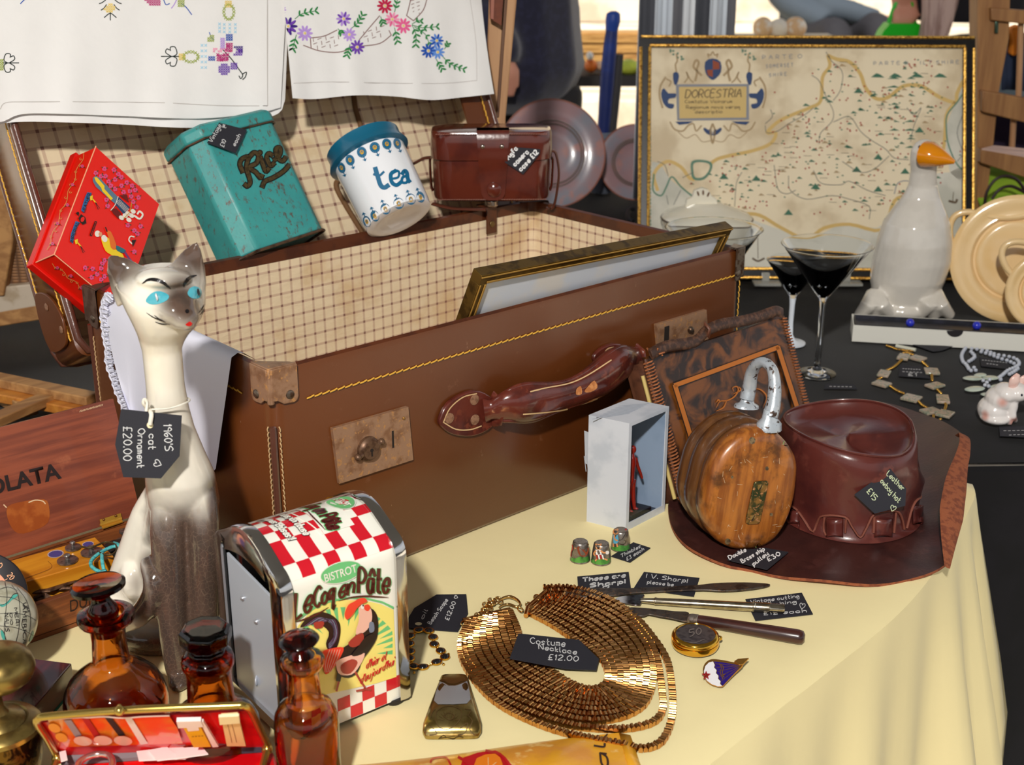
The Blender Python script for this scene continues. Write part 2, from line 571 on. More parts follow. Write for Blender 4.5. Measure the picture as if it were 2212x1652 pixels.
for k, dz in enumerate([0,.004,.015,.04,.09,.2,.35,.55,.72]):
 rows.append([p + V((0,-1,0))*(.006*min(1, k) + dz * .03 + dz * .07*math.sin(i * .55) + dz * .05*math.sin(i * .23 + 1)) - ez * (dz + .004) + ez * .004*(k == 0)*0 for i, p in enumerate(fr)])
mb.loft(rows, False, 0, False)
rb = resamp([bl[6], bl[7]],40)
mb.loft([[p for p in rb],[p + V((0,.02,-.3)) for p in rb],[p + V((0,.03,-.72)) for p in rb]], False, 0, False)
mb.build('black_tablecloth', BCLOTH, None, 50, loc=(0.6,1.9,0), label='black cloth over the rear table under goose, necklaces and glasses', category='tablecloth')
# ================================================================ suitcase
CL, CW, CH = .628,.353,.226
def leather_case():
 t = NT('brown_case_leather')
 n1 = t.noise(3,4)
 col = t.mix(t.step(n1,.35,.7), lin((106,56,22)), lin((90,45,17)))
 col = t.mix(t.math('MULTIPLY', t.step(t.noise(55,8, rough=.7),.62,.72),.35), col, lin((132,88,62)))
 col = t.mix(t.math('MULTIPLY', t.step(t.noise(160,6,(1,1,.25), rough=.7),.70,.74),.8), col, lin((190,160,130)))
 t.base(col, t.math('ADD', .24, t.math('MULTIPLY', t.noise(20,5),.18)))
 t.b.inputs['Coat Weight'].default_value = .25
 t.b.inputs['Coat Roughness'].default_value = .2
 t.bump(t.noise(260,4),.12,.0006)
 return t.m
CASE = leather_case()
RIM = M('dark_rim_leather', (88,44,22),.32, c2=(70,34,20), scale=40, coat=.3)
PIPE = M('glossy_piping', (92,54,42),.22, coat=.5, bump=.3, bscale=500)
THREAD = M('yellow_thread', (226,172,66),.7)
THREADP = M('pale_thread', (214,178,130),.7)
RUST = M('rusty_steel', (164,126,98),.5,.3, c2=(138,98,70), scale=70, lo=.45, hi=.65, c3=(190,138,86), bump=.2, bscale=400)
STEEL = M('worn_steel', (120,108,96),.35,.8, c2=(84,62,48), scale=160)
def lining(name, u, v, org, pu, pv, nu=None):
 t = NT(name)
 g = t.node('NewGeometry')
 def ln(vec, p, wdt=.2):
  q = t.math('FRACT', t.math('ADD', t.math('MULTIPLY', t.math('SUBTRACT', t.dot(t.pos, vec), V(org).dot(vec)),1 / p),100.0))
  m = t.math('LESS_THAN', q, wdt)
  if nu is not None:
   a = t.math('ABSOLUTE', t.dot(g.outputs['Normal'], vec))
   m = t.math('MULTIPLY', m, t.math('LESS_THAN', a, .6))
  return m
 ls = [ln(u, pu), ln(v, pv)] + ([ln(nu, pv)] if nu is not None else [])
 sm = ls[0]
 for q in ls[1:]: sm = t.math('ADD', sm, q)
 paper = t.mix(t.step(t.noise(14,6),.5,.72), lin((232,211,176)), lin((214,184,140)))
 col = t.mix(t.math('MULTIPLY', t.math('MINIMUM', sm, 1.0),.38), paper, lin((150,92,88)))
 col = t.mix(t.math('MULTIPLY', t.math('GREATER_THAN', sm, 1.5),.75), col, lin((96,30,40)))
 t.base(col, .85)
 t.bump(t.noise(26,4,(1,1,2.2)),.35,.006)
 return t.m
def rr(a0, a1, b0, b1, r, z, n=4):
 out = []
 for ca, cb, s0 in ((a1 - r, b0 + r, -90),(a1 - r, b1 - r, 0),(a0 + r, b1 - r, 90),(a0 + r, b0 + r, 180)):
  for i in range(n + 1):
   q = math.radians(s0 + 90*i / n)
   out.append(S(ca + r * math.cos(q), cb + r * math.sin(q), z))
 return out
case = thing('suitcase', 'large open brown leather suitcase with checked lining and yellow stitching', 'suitcase', S(CL / 2, CW / 2,0))
mb = MB()
mb.loft([rr(.006, CL - .006,.006, CW - .006,.012,.0005), rr(0, CL, 0, CW, .014,.007), rr(-.002, CL + .001,-.002, CW, .014, CH * .5), rr(0, CL, 0, CW, .013, CH - .006), rr(.001, CL - .001,.001, CW - .001,.012, CH)], False)
o_ = rr(.006, CL - .006,.006, CW - .006,.012,.0005)
mb.add(o_, [tuple(range(len(o_)))])
mb.build('case_base', CASE, case, 50)
mb = MB()
mb.loft([rr(.001, CL - .001,.001, CW - .001,.012, CH), rr(.003, CL - .003,.003, CW - .003,.011, CH + .0025), rr(.0065, CL - .0065,.0065, CW - .0065,.01, CH + .001), rr(.007, CL - .007,.007, CW - .007,.009, CH - .013)], False)
mb.build('rim', RIM, case, 50)
LIN1 = lining('check_lining', ex, ez, S(.0,0,.004) - case.location, .0142,.0142, ey)
mb = MB()
mb.loft([rr(.0072, CL - .0072,.0072, CW - .0072,.009, CH - .012), rr(.0085, CL - .0085,.0085, CW - .0085,.012, CH * .5), rr(.0085, CL - .0085,.0085, CW - .0085,.012,.012)], False)
o_ = rr(.0085, CL - .0085,.0085, CW - .0085,.012,.012)
mb.add(o_, [tuple(range(len(o_)))])
mb.build('lining', LIN1, case, 50)
FR = PL(S(0,-.001,0),-ey)
LF = PL(S(-.0005,0,0),-ex)
def stitches(mb, p0, p1, n, nrm, r=.0007, zig=.0015, side=V((0,0,1))):
 for i in range(n):
  a, b = p0.lerp(p1, i / n), p0.lerp(p1,(i + .94) / n)
  mb.tube([a + nrm * .0004 - side * zig * .5, a.lerp(b, .5) + nrm * .001, b + nrm * .0004 + side * zig * .5], r, 5)
def stitched(par_, name, m_, *args, **k):
 q = MB()
 stitches(q, *args, **k)
 return q.build(name, m_, par_)
stitched(case, 'stitching', THREAD, S(.035,-.001, CH - .031), S(CL - .012,-.001, CH - .028),72,-ey)
stitched(case, 'stitching', THREAD, S(-.001,.045, CH - .03), S(-.001, CW - .03, CH - .03),36,-ex)
stitched(case, 'stitching', THREAD, S(CL - .004,-.001, CH - .035), S(CL - .004,-.001,.01),26,-ey, side=ex)
for a_, b_, n_, s_ in ((.006,-.0012,-ey, ex),(-.0012,.005,-ex, ey)):
 stitched(case, 'corner_stitching', THREADP, S(a_, b_, CH - .05), S(a_, b_, .008),34, n_, .0006,.0012, s_)
stitched(case, 'corner_stitching', THREADP, S(-.0012, CW - .012, CH - .05), S(-.0012, CW - .012,.01),30,-ex, .0006,.001, ey)
for q in ([S(.0005,.0005, CH - .05), S(.0,.0, CH * .5), S(.0005,.0005,.006)],[S(.0005, CW - .002, CH - .04), S(.0005, CW - .002,.006)]):
 mb = MB()
 mb.tube(q, .0031,8)
 mb.build('corner_piping', PIPE, case)
def guard(ca, cb, sa, sb, w_, h_, ma):
 """sheet-metal corner wrapped over the rim"""
 mb = MB()
 e, rv = .0022,[]
 for (oa, ob, dirv, nv) in ((0,-sb * e, ex * sa, -ey * sb),(-sa * e, 0, ey * sb, -ex * sa)):
  o = S(ca, cb, CH + .003) + nv * .0022
  pts = [o, o + dirv * w_, o + dirv * w_ - ez * (h_ * .86), o + dirv * w_ * .94 - ez * h_ * .96, o + dirv * w_ * .82 - ez * h_, o + dirv * w_ * .42 - ez * h_ * .98, o + dirv * w_ * .2 - ez * h_ * .86, o - ez * h_ * .84]
  mb.prism(pts, nv * .0012)
  rv.append((o + dirv * w_ * .66 - ez * h_ * .76 + nv * .0012, nv))
 mb.tube([S(ca, cb, CH + .003), S(ca, cb, CH - h_ * .84)],.0032,8)
 mb.hexa([S(ca - sa * e, cb - sb * e, CH + .002), S(ca + sa * w_, cb - sb * e, CH + .002), S(ca + sa * w_, cb + sb * .008, CH + .002), S(ca - sa * e, cb + sb * w_, CH + .002)],
   [S(ca - sa * e, cb - sb * e, CH + .0042), S(ca + sa * w_, cb - sb * e, CH + .0042), S(ca + sa * .012, cb + sb * .008, CH + .0042), S(ca - sa * e, cb + sb * w_, CH + .0042)])
 g = mb.build('corner_guard', ma, case, 40, bev=.0006)
 for c, nv in rv:
  mb = MB()
  mb.lathe(c, nv, [(.0042,-.0004),(.0038,.0010),(.0022,.0017),(.0001,.0019)],14)
  mb.build('rivet', STEEL, g)
guard(0,0,1,1,.026,.034, RUST)
guard(CL, 0,-1,1,.015,.038, STEEL)
guard(0, CW, 1,-1,.03,.042, M('dark_guard', (92,70,58),.5,.3, c2=(70,44,30), scale=90))
guard(CL, CW, -1,-1,.028,.012, M('dark_guard', (0,0,0)))
# locks
def lock(pts, full):
 mb = MB()
 q = [FR(*p) for p in pts]
 mb.prism(q, -ey * .0045)
 if full:
  mb.box(FR(849,949,.0046), ex * .0011, ez * .0085,-ey * .0002,1)
  mb.ell(FR(872,903,.005),.0016, None, 8,5,2)
  c = FR(794,968,.0045)
  mats = [RUST, M('slot_dark', (34,24,18),.8), M('old_brass', (170,128,70),.4,.6), M('brown_steel', (112,84,64),.42,.5, c2=(86,60,44), scale=200)]
  g = mb.build('lock_plate', mats, case, 40, bev=.0007)
  mb = MB()
  mb.lathe(c, -ey, [(.0118,0),(.0116,.003),(.0098,.0042),(.0088,.006),(.0085,.0066),(.0001,.0066)],28,3)
  for dx, dz in ((-.0118,-.0035),(.0112,.0035)):
   mb.tube([c - ey * .0035, c + ex * dx + ez * dz - ey * .0035],.0028,8, mi=3)
   mb.ell(c + ex * dx * 1.15 + ez * dz * 1.15 - ey * .004,.0034, None, 10,7,3)
  mb.lathe(c - ey * .0067,-ey, [(.0018,0),(.0018,.0003),(.0001,.0003)],10,1)
  mb.box(c - ey * .0069 - ez * .003, ex * .0007, ez * .0028,-ey * .0002,1)
  return mb.build('lock_barrel', mats, g, 40)
 else:
  mb.box(FR(1440,725,.0046), ex * .004, ez * .011,-ey * .0002,1)
  mb.ell(FR(1492,712,.006),.004, None, 10,7,3)
 return mb.build('lock_plate', [RUST, M('slot_dark', (34,24,18),.8), M('old_brass', (170,128,70),.4,.6), STEEL], case, 40, bev=.0007)
lock([(713,923),(876,876),(887,990),(727,1042)],1)
lock([(1412,699),(1520,667),(1526,760),(1420,795)],0)
# handle
HAND = M('oxblood_leather', (98,42,32),.2, c2=(74,30,24), scale=30, c3=(112,52,36), coat=.5, bump=.15, bscale=240)
SCUFF = M('scuffed_leather', (192,118,64),.7, c2=(222,150,90), scale=200)
RIV = M('copper_rivet', (160,118,92),.5,.3, c2=(130,92,70), scale=300)
mb = MB()
poly_ = [(943,905),(962,868),(1000,845),(1030,842),(1058,858),(1072,880),(1068,905),(1045,928),(1010,940),(972,936),(950,922)]
pts = [FR(x, y, .0008) for x, y in [tuple(v) for v in crs([V(p) for p in poly_],3, True)]]
mb.prism(pts, -ey * .005)
line(mb, [(958,912),(972,882),(1000,858),(1030,850)],2.5, FR, 2,.0062)
line(mb, [(958,912),(985,927),(1015,928),(1040,920)],2.5, FR, 2,.0062)
g = mb.build('handle_mount', [HAND, RIV, THREADP], case, 40, bev=.0012)
for x, y in ((1024,863),(1025,906),(970,903)):
 mb = MB()
 mb.lathe(FR(x, y, .0055),-ey, [(.0054,0),(.0052,.0012),(.0001,.0016)],16)
 mb.build('rivet', RIV, g)
mb = MB()
poly_ = [(1276,775),(1290,752),(1320,740),(1350,748),(1372,770),(1385,800),(1350,815),(1300,800)]
pts = [FR(x, y, .0008) for x, y in [tuple(v) for v in crs([V(p) for p in poly_],3, True)]]
mb.prism(pts, -ey * .005)
line(mb, [(1302,768),(1315,752),(1340,752),(1360,768)],2.5, FR, 2,.0062)
g = mb.build('handle_mount', [HAND, RIV, THREADP], case, 40, bev=.0012)
for x, y in ((1366,786),(1346,795)):
 mb = MB()
 mb.lathe(FR(x, y, .0055),-ey, [(.0054,0),(.0052,.0012),(.0001,.0016)],16)
 mb.build('rivet', RIV, g)
hp = crs([FR(1046,886,.006), FR(1075,882,.014), FR(1112,872,.022), FR(1165,866,.026), FR(1225,850,.027), FR(1285,822,.024), FR(1335,788,.02), FR(1370,778,.009)],6)
N_ = len(hp)
def prof_(i):
 u = i / (N_ - 1)
 return .0132 + .0075*math.exp(-((u - .36) / .14) ** 2) + .0085*math.exp(-((u - .8) / .16) ** 2) - .003*math.exp(-((u - .08) / .06) ** 2)
mb = MB()
mb.tube(hp, [prof_(i) for i in range(N_)],16, sy=.62, up=-ey)
for sg in (1,-1):                          # raised seam lips
 mb.tube([p + ez * (sg * prof_(i) * .93) - ey * .001 for i, p in enumerate(hp) if 5 < i < N_ - 4],.0026,8)
HB = BV(mb)
for pts in (((1145,846),(1180,838),(1230,828),(1270,810),(1320,778)),((1130,894),(1180,890),(1240,880),(1290,860))):
 line(mb, pts, 2.6, HB, 1,.0006)
for q in ([(1268,836),(1283,822),(1290,836),(1276,846),(1262,846)],[(1245,840),(1254,834),(1256,850),(1244,852)],[(1268,868),(1290,858),(1318,850),(1300,864),(1275,872)]):
 poly(mb, q, HB, 2,.0005,3)
mb.build('carry_handle', [HAND, THREADP, SCUFF], case, 60)
for q in ((1064,882),(1372,776)):
 mb = MB()
 c = FR(*q, .006)
 mb.tube([c + ez * .013, c - ey * .009 + ez * .010, c - ey * .011, c - ey * .009 - ez * .010, c - ez * .013],.0062,8, sy=.35, up=ex)
 mb.build('handle_loop', HAND, case, 60)
mb = MB()                                   # little strap on the back rim
mb.box(S(.545, CW - .002, CH + .005), ex * .0085, ey * .011, ez * .0012)
mb.box(S(.545, CW - .0115, CH - .012), ex * .0085, ey * .0012, ez * .0175)
mb.lathe(S(.545, CW - .0128, CH - .017),-ey, [(.0045,0),(.004,.0012),(.0001,.0015)],14,1)
mb.build('rim_strap', [RIM, M('aged_brass', (120,98,60),.4,.7)], case, 40, bev=.0006)
# lid
PHI = math.radians(65)
lz = ey * math.cos(PHI) + ez * math.sin(PHI)
lb = ey * math.sin(PHI) - ez * math.cos(PHI)
LH, LD, LA0, LA1 = .36,.07,-.012, CL + .01
def T(a, t, d=0.0): return S(a, .358,.150) + lz * t + lb * d
def rl(in_, d, r=.02, n=4):
 out = []
 a0, a1, t0, t1 = LA0 + in_, LA1 - in_, in_, LH - in_
 for ca, cb, s0 in ((a1 - r, t0 + r, -90),(a1 - r, t1 - r, 0),(a0 + r, t1 - r, 90),(a0 + r, t0 + r, 180)):
  for i in range(n + 1):
   q = math.radians(s0 + 90*i / n)
   out.append(T(ca + r * math.cos(q), cb + r * math.sin(q), d))
 return out
mb = MB()
mb.loft([rl(.004,0,.012), rl(0,.002,.014), rl(0, LD - .008,.014), rl(.004, LD, .012)], False)
o_ = rl(.004, LD, .012)
mb.add(o_, [tuple(range(len(o_)))])
mb.build('lid_shell', CASE, case, 50)
LIN2 = lining('lid_check_lining', ex, lz, T(.0,.006) - case.location, .0195,.0195)
mb = MB()
mb.loft([rl(.006,.002,.011), rl(.0065, LD - .006,.012)], False)
o_ = rl(.0065, LD - .006,.012)
mb.add(o_, [tuple(range(len(o_)))])
mb.build('lid_lining', LIN2, case, 50)
mb = MB()
mb.tube(resamp(rl(.004,-.001,.014,6),120, True),.0042,8, True)
mb.tube(resamp(rl(.001, LD - .002,.014,6),120, True),.0036,8, True)
mb.build('lid_piping', PIPE, case, 60)
stitched(case, 'lid_stitching', THREAD, T(LA0 - .0008,.02,.0075), T(LA0 - .0008, LH, .0075),46,-ex, .0009,.001, lb)
stitched(case, 'lid_stitching', THREAD, T(LA0 - .0008,.07, LD - .009), T(LA0 - .0008, LH, LD - .009),40,-ex, .0009,.001, lb)
stitched(case, 'lid_stitching', THREAD, T(LA1 - .017,.03,-.0022), T(LA1 - .017, LH, -.0022),40,-lb, .0009,.001, ex)
mb = MB()                                   # brown leather facing inside the right wall
mb.hexa([T(LA1 - .048,.03,.0005), T(LA1 - .004,.03,-.0022), T(LA1 - .004, LH - .01,-.0022), T(LA1 - .048, LH - .01,.0005)],[T(LA1 - .048,.03,.004), T(LA1 - .006,.03,.004), T(LA1 - .006, LH - .01,.004), T(LA1 - .048, LH - .01,.004)])
mb.build('lid_facing', CASE, case, 40)
LL = PL(T(LA0 - .001,0),-ex)
mb = MB()                                   # leather corner patch, riveted
pp = crs([V(p) for p in [(80,640),(96,632),(120,650),(140,690),(148,735),(140,752),(122,760),(108,745),(92,700)]],3, True)
mb.prism([LL(v.x, v.y, .0008) for v in pp],-ex * .003)
for x, y in ((101,663),(133,712)): mb.lathe(LL(x, y, .004),-ex, [(.0045,0),(.004,.001),(.0001,.0014)],14,1)
mb.build('lid_corner_patch', [CASE, RIV], case, 40, bev=.001)
mb = MB()
mb.tube(crs([PL(T(0,0, LD - .008),-lb)(x, y) for x, y in ((764,205),(768,235),(780,280),(775,330),(740,380),(726,400),(745,440),(785,505))],5),.0034,8)
mb.build('lid_cord', M('brown_cord', (112,78,46),.7, bump=.4, bscale=700), case, 60)
# ================================================================ embroidered cloths over the lid
LINEN = M('white_linen', (236,234,232),.85, bump=.25, bscale=22, bd=.004, var=.02)
def hung(name, label, top, hem, thick_off, par_hem=None):
 pl = PL(T(0,.22,-.004 - thick_off),-lb)
 tx, hx = [V(p) for p in top],[V(p) for p in hem]
 a, b = resamp(crs(tx, 4),60), resamp(crs(hx, 6),60)
 def fn(u, v):
  i = min(59, int(round(u * 59)))
  q = a[i].lerp(b[i], v)
  f = (math.sin(u * 19 + 2*v) * .5 + math.sin(u * 41 + 1.0) * .25) * .0035*v
  return pl(q.x, q.y, f)
 return pl, fn
EMB = {n: M('thread_' + n, c, .7) for n, c in dict(purple=(112,62,176), violet=(62,28,130), lilac=(186,150,224), magenta=(188,40,120), pink=(232,96,150), rose=(244,158,190), crimson=(196,18,70), leaf=(40,132,66), olive=(162,176,84), yellow=(238,208,112), sky=(168,214,238), blue=(28,82,178), cornflower=(98,146,222), dark=(34,44,40), brown=(140,104,100), hem=(196,190,186)).items()}
EK = list(EMB)
EI = {n: i + 1 for i, n in enumerate(EK)}
pl1, f1 = hung('a', '', [(-60,-60),(300,-60),(622,-60)],[(-60,262),(0,264),(40,248),(100,245),(250,250),(430,256),(560,243),(606,232)],.012)
mb1 = MB()
mb1.grid(f1,59,14)
B1 = BV(mb1)
def X(cx, cy, c, s=3.2, w=1.7, rot=0):
 for a in (math.pi / 4 + rot, -math.pi / 4 + rot):
  d = V((math.cos(a), math.sin(a)))*s
  ribbon(mb1,[V((cx, cy)) - d, V((cx, cy)) + d], w, B1, EI[c],.0004)
def xs(pts, c, **k):
 for x, y in pts: X(x, y, c, **k)
line(mb1,[(0,236),(12,222),(60,220),(200,220),(350,222),(470,228),(578,229)],1.6, B1, EI['hem'])
line(mb1,[(578,-60),(577,80),(578,229)],1.6, B1, EI['hem'])
def lattice(x0, y0, x1, y1, c, st=5, skip=None, rot=0.2):
 y = y0
 while y <= y1:
  x = x0
  while x <= x1:
   if skip is None or skip(x, y): X(x, y, c, st * .55,1.6, rot)
   x += st
  y += st
# lower right motif: cross-stitch flower with stem
for (x, y), c in zip([(492,100),(488,108),(496,110),(484,118),(492,118),(475,124),(483,128),(491,127),(470,118),(478,130)],['magenta'] * 10): X(x, y, c, 4)
lattice(470,120,492,130, 'magenta')
lattice(490,95,500,112, 'magenta')
lattice(506,108,524,122, 'purple', skip=lambda x, y: x + y > 620)
lattice(502,102,524,112, 'violet', skip=lambda x, y: x - y > 400)
lattice(474,140,494,160, 'purple', skip=lambda x, y: abs(x - 484) + abs(y - 150) < 16)
lattice(500,138,514,150, 'purple')
lattice(490,76,500,86, 'blue')
lattice(452,124,462,133, 'blue')
lattice(462,106,488,112, 'rose', skip=lambda x, y: (x + y) % 3 < 2)
lattice(478,84,484,106, 'lilac')
lattice(450,78,464,92, 'olive', skip=lambda x, y: abs(x - 457) + abs(y - 85) < 11)
line(mb1,[(452,70),(456,80),(462,86)],2, B1, EI['blue'])
for pts in ([(480,106),(500,128),(516,150),(524,162),(520,170),(516,164)],[(524,160),(532,156),(530,166),(524,172)]): line(mb1, pts, 2.2, B1, EI['dark'])
for y in (52,60,68):
 for x in (474,484,496,508): X(x, y + (x % 3), 'sky', 3.6,1.5)
for x in (436,444):
 for y in (98,110,122,134,146): X(x, y, 'sky', 3.6,1.5)
# yellow-green ring motifs: beside and above
for cx, cy, vert in ((412,123,0),(494,26,1)):
 for k in range(14):
  a = 2*math.pi * k / 14
  rx, ry = (16,11) if not vert else (11,16)
  X(cx + rx * math.cos(a), cy + ry * math.sin(a), 'olive', 4,1.7)
lattice(388,118,398,130, 'yellow')
lattice(488,4,500,14, 'yellow')
def curls(cx, cy, fl, c='dark', sc=1.0):
 for sg in (1,-1):
  line(mb1,[(cx, cy),(cx + fl * 8*sc, cy - sg * 6*sc),(cx + fl * 4*sc, cy - sg * 20*sc),(cx - fl * 6*sc, cy - sg * 20*sc),(cx - fl * 6*sc, cy - sg * 12*sc)],2, B1, EI[c])
  line(mb1,[(cx - fl * 4*sc, cy),(cx - fl * 16*sc, cy - sg * 8*sc),(cx - fl * 14*sc, cy - sg * 16*sc),(cx - fl * 8*sc, cy - sg * 14*sc)],2, B1, EI[c])
 line(mb1,[(cx + fl * 12*sc, cy),(cx - fl * 26*sc, cy)],2, B1, EI[c], n=2)
curls(374,122,1)
curls(16,136,-1, sc=.95)
lattice(0,130,6,154, 'olive')
lattice(226,10,248,28, 'yellow', skip=lambda x, y: abs(x - 238) + abs(y - 18) < 15)
for dx in (-1,1):
 line(mb1,[(238 + dx * 8,10),(238 + dx * 14,18),(238 + dx * 20,22)],2, B1, EI['dark'])
 line(mb1,[(238 + dx * 10,0),(238 + dx * 18,6),(238 + dx * 24,8)],2, B1, EI['dark'])
 line(mb1,[(238,28),(238 + dx * 6,32),(238 + dx * 13,38)],2, B1, EI['dark'])
line(mb1,[(238,26),(238,44)],2, B1, EI['dark'])
lattice(314,0,344,14, 'magenta', skip=lambda x, y: y < (x - 310) * .6 + 2)
line(mb1,[(352,-4),(358,10),(366,8)],2, B1, EI['blue'])
line(mb1,[(382,-2),(376,10),(370,18)],2, B1, EI['lilac'])
line(mb1,[(392,8),(402,16),(414,32)],2, B1, EI['blue'])
lattice(386,-2,400,16, 'olive')
line(mb1,[(44,8),(52,0),(60,-4)],2, B1, EI['blue'])
c1 = thing('embroidered_cloth', 'white linen cloth with cross-stitch motifs hanging over the left of the suitcase lid', 'cloth', T(.2,.25))
mb1.build('cloth_panel', [LINEN] + [EMB[n] for n in EK], c1,60)
pl2, f2 = hung('b', '', [(-60,-50),(300,-50),(626,-50)],[(-60,285),(0,268),(50,263),(130,264),(250,268),(415,276),(530,262),(600,246),(616,214)],.007)
mb = MB()
mb.grid(f2,59,12)
mb.build('under_layer', LINEN, c1,60)
pl3, f3 = hung('c', '', [(606,-60),(800,-60),(1030,-60)],[(632,212),(680,214),(764,206),(850,208),(930,216),(1000,210),(1065,203)],.015)
mb1 = MB()
def f3b(u, v):
 p = f3(u, v)
 if u > .9: p = p + ex * ((u - .9) * .12*(v - .6) ** 2)
 return p
mb1.grid(f3b, 59,14)
B1 = BV(mb1)
def flower(cx, cy, c, r=14, c2=None):
 petals(mb1, cx, cy, r, B1, EI[c],.0005,10,.3)
 if c2: petals(mb1, cx, cy, r, B1, EI[c2],.0006,5,.26,.6)
 disc(mb1, cx, cy, 2.6,2.6, B1, EI['yellow'],.0008,0,8)
def spray(pts, n, sz=7, c='leaf'):
 L = resamp(crs([V(p) for p in pts],5), n)
 line(mb1, pts, 1.6, B1, EI[c])
 for i in range(1, n):
  d = (L[i] - L[i - 1]).normalized()
  a = math.atan2(d.y, d.x)
  for sg in (1,-1):
   b = a + sg * .8
   disc(mb1, L[i].x + math.cos(b)*sz * .7, L[i].y + math.sin(b)*sz * .7, sz * .75,2.1, B1, EI[c],.0005, b, 8)
for args in ((622,57, 'violet', 20, 'purple'),(658,72, 'lilac', 17),(742,41, 'purple', 16, 'lilac'),(754,75, 'lilac', 15),(771,102, 'purple', 16),(831,13, 'crimson', 17),(847,42, 'rose', 16, 'pink'),(871,56, 'pink', 17),(943,88, 'blue', 15, 'cornflower'),(925,110, 'blue', 16),(945,113, 'cornflower', 15),(608,22, 'lilac', 10)): flower(*args)
for args in (([(637,41),(652,30),(680,24)],5,8),([(758,62),(772,50),(782,34)],5,8),([(730,62),(736,70)],3,7),([(756,96),(750,118)],4,8),([(640,75),(632,104)],4,9),([(852,26),(856,10),(860,-10)],5,7),([(822,36),(826,48)],3,8),([(852,60),(858,88)],4,8),([(890,54),(898,74),(898,96)],5,8),([(890,54),(912,60),(942,58)],5,7),([(895,58),(918,74),(926,92)],4,6),([(890,52),(904,44),(908,46)],3,6),([(960,106),(966,96)],3,6),([(942,128),(954,148)],4,7),([(956,122),(972,138),(1000,149)],6,7)): spray(*args)
for pts in ([(672,82),(700,78),(728,65)],[(655,98),(690,110),(730,113),(762,104)],[(776,86),(796,62),(820,34)],[(780,100),(820,94),(845,76)],[(840,66),(845,76)],[(888,-6),(882,20),(878,34)],[(923,-6),(914,22),(893,45)],[(878,34),(893,45)],[(670,82),(672,104)]): line(mb1, pts, 2, B1, EI['brown'])
for i in range(34):
 u = i / 33
 x = 676 + 150*u
 y = 95 - 6*math.sin(u * 3) - (u > .6)*(u - .6)*70 + (i % 3 - 1)*9
 if 735 < x < 782: continue
 line(mb1,[(x - 4, y + 1),(x + 4, y - 2)] if i % 2 else [(x, y - 4),(x + 1, y + 4)],1.4, B1, EI['brown'], n=2)
for i in range(8): line(mb1,[(886 + (i % 2) * 12 + i, 2 + i * 4),(894 + (i % 2) * 12,0 + i * 4)],1.4, B1, EI['brown'], n=2)
line(mb1,[(634,180),(720,177),(860,180),(960,180),(1030,174)],1.3, B1, EI['hem'])
line(mb1,[(1030,174),(1028,90),(1014,-10)],1.0, B1, EI['hem'])
c2 = thing('embroidered_cloth', 'white cloth embroidered with purple, pink and blue daisies, right end of the lid', 'cloth', T(.5,.25))
mb1.build('cloth_panel', [LINEN] + [EMB[n] for n in EK], c2,60)
# ================================================================ red soap box in the lid
REDBOX = M('red_card', (232,28,10),.32, var=.04, scale=60, coat=.15)
GOLDINK = M('gold_ink', (236,150,78),.5)
CREAMEDGE = M('worn_edge', (250,170,130),.6)
PAINT = {n: M('print_' + n, c, .45) for n, c in dict(navy=(44,66,100), bluegrey=(92,122,140), yellow=(240,205,40), dark=(40,26,20), white=(236,228,214), pinkf=(226,84,136), leafd=(52,70,34), mint=(110,140,100), ochre=(214,160,40), flesh=(230,150,110), purple=(110,60,110), teal=(40,110,120), orange=(226,110,40), maroon=(110,20,14), ribbonblue=(46,98,150)).items()}
PK = list(PAINT)
PI_ = {n: i + 1 for i, n in enumerate(PK)}
sb = V((-.76,.53,-.38)).normalized()      # the box leans round towards the middle of the lid
RF = PL(PL(T(0,0,-.045),-lb)(208,315),-sb)
A_, B_, D_ = RF(208,315), RF(346,440), RF(118,549)
C_ = B_ + (D_ - A_)
rb_t = thing('soap_box', 'red cardboard box with a blue banner, propped in the suitcase lid', 'box', RF(230,480) + sb * .04)
mb = MB()
cen = (A_ + C_) / 2
mb.hexa([cen + (p - cen) * .985 + sb * .0005 for p in (A_, B_, C_, D_)],[p + sb * .036 for p in (A_, B_, C_, D_)])
mb.tube([A_ + sb * .0006, D_ + sb * .0006],.0006,6, mi=16)
mb.tube([D_ + sb * .0006, C_ + sb * .0006],.0006,6, mi=16)
mb.tube([D_ + sb * .0006, D_ + sb * .035],.0006,6, mi=16)
def rp(x, y): return (60 + x * .23,300 + y * .23)
def RD(fn, pts, **k): return [rp(*p) for p in pts]
B1 = RF
for (x, y) in [(640,320),(690,350),(730,350),(760,400),(810,290),(850,330),(880,360),(820,380),(880,440),(930,410),(980,440),(900,500),(960,490),(1010,480),(1040,550),(990,590),(1020,640),(820,470),(780,440),(740,570),(750,630),(940,810),(1000,860),(1060,820),(1030,890),(1000,1060),(720,280),(970,540),(540,1210),(610,1220),(650,1270),(690,1215),(720,1290),(600,1300),(690,1320),(720,1140),(700,1170)]:
 px_, py_ = rp(x, y)
 petals(mb, px_, py_, 5.2, B1, PI_['pinkf'],.0004,5,.9, x)
 for a in (x, x + 2.3): disc(mb, px_ + 5.5 * math.cos(a), py_ + 5.5 * math.sin(a),2.6,1.1, B1, PI_['leafd'],.0005, a, 6)
poly(mb, RD(0,[(610,365),(640,345),(680,370),(860,560),(820,610),(640,450),(612,400)]), B1, PI_['bluegrey'],.0006)
poly(mb, RD(0,[(625,360),(650,360),(720,440),(720,470),(800,560),(780,575),(700,490),(690,460),(640,400)]), B1, PI_['yellow'],.0008)
poly(mb, RD(0,[(850,540),(960,640),(900,710),(815,610)]), B1, PI_['navy'],.0008)
for i in range(12):
 x, y = 850 + i * 8,570 + i * 8
 line(mb, RD(0,[(x - 20, y + 30),(x + 14, y)]),.8, B1, PI_['white'],.001,1)
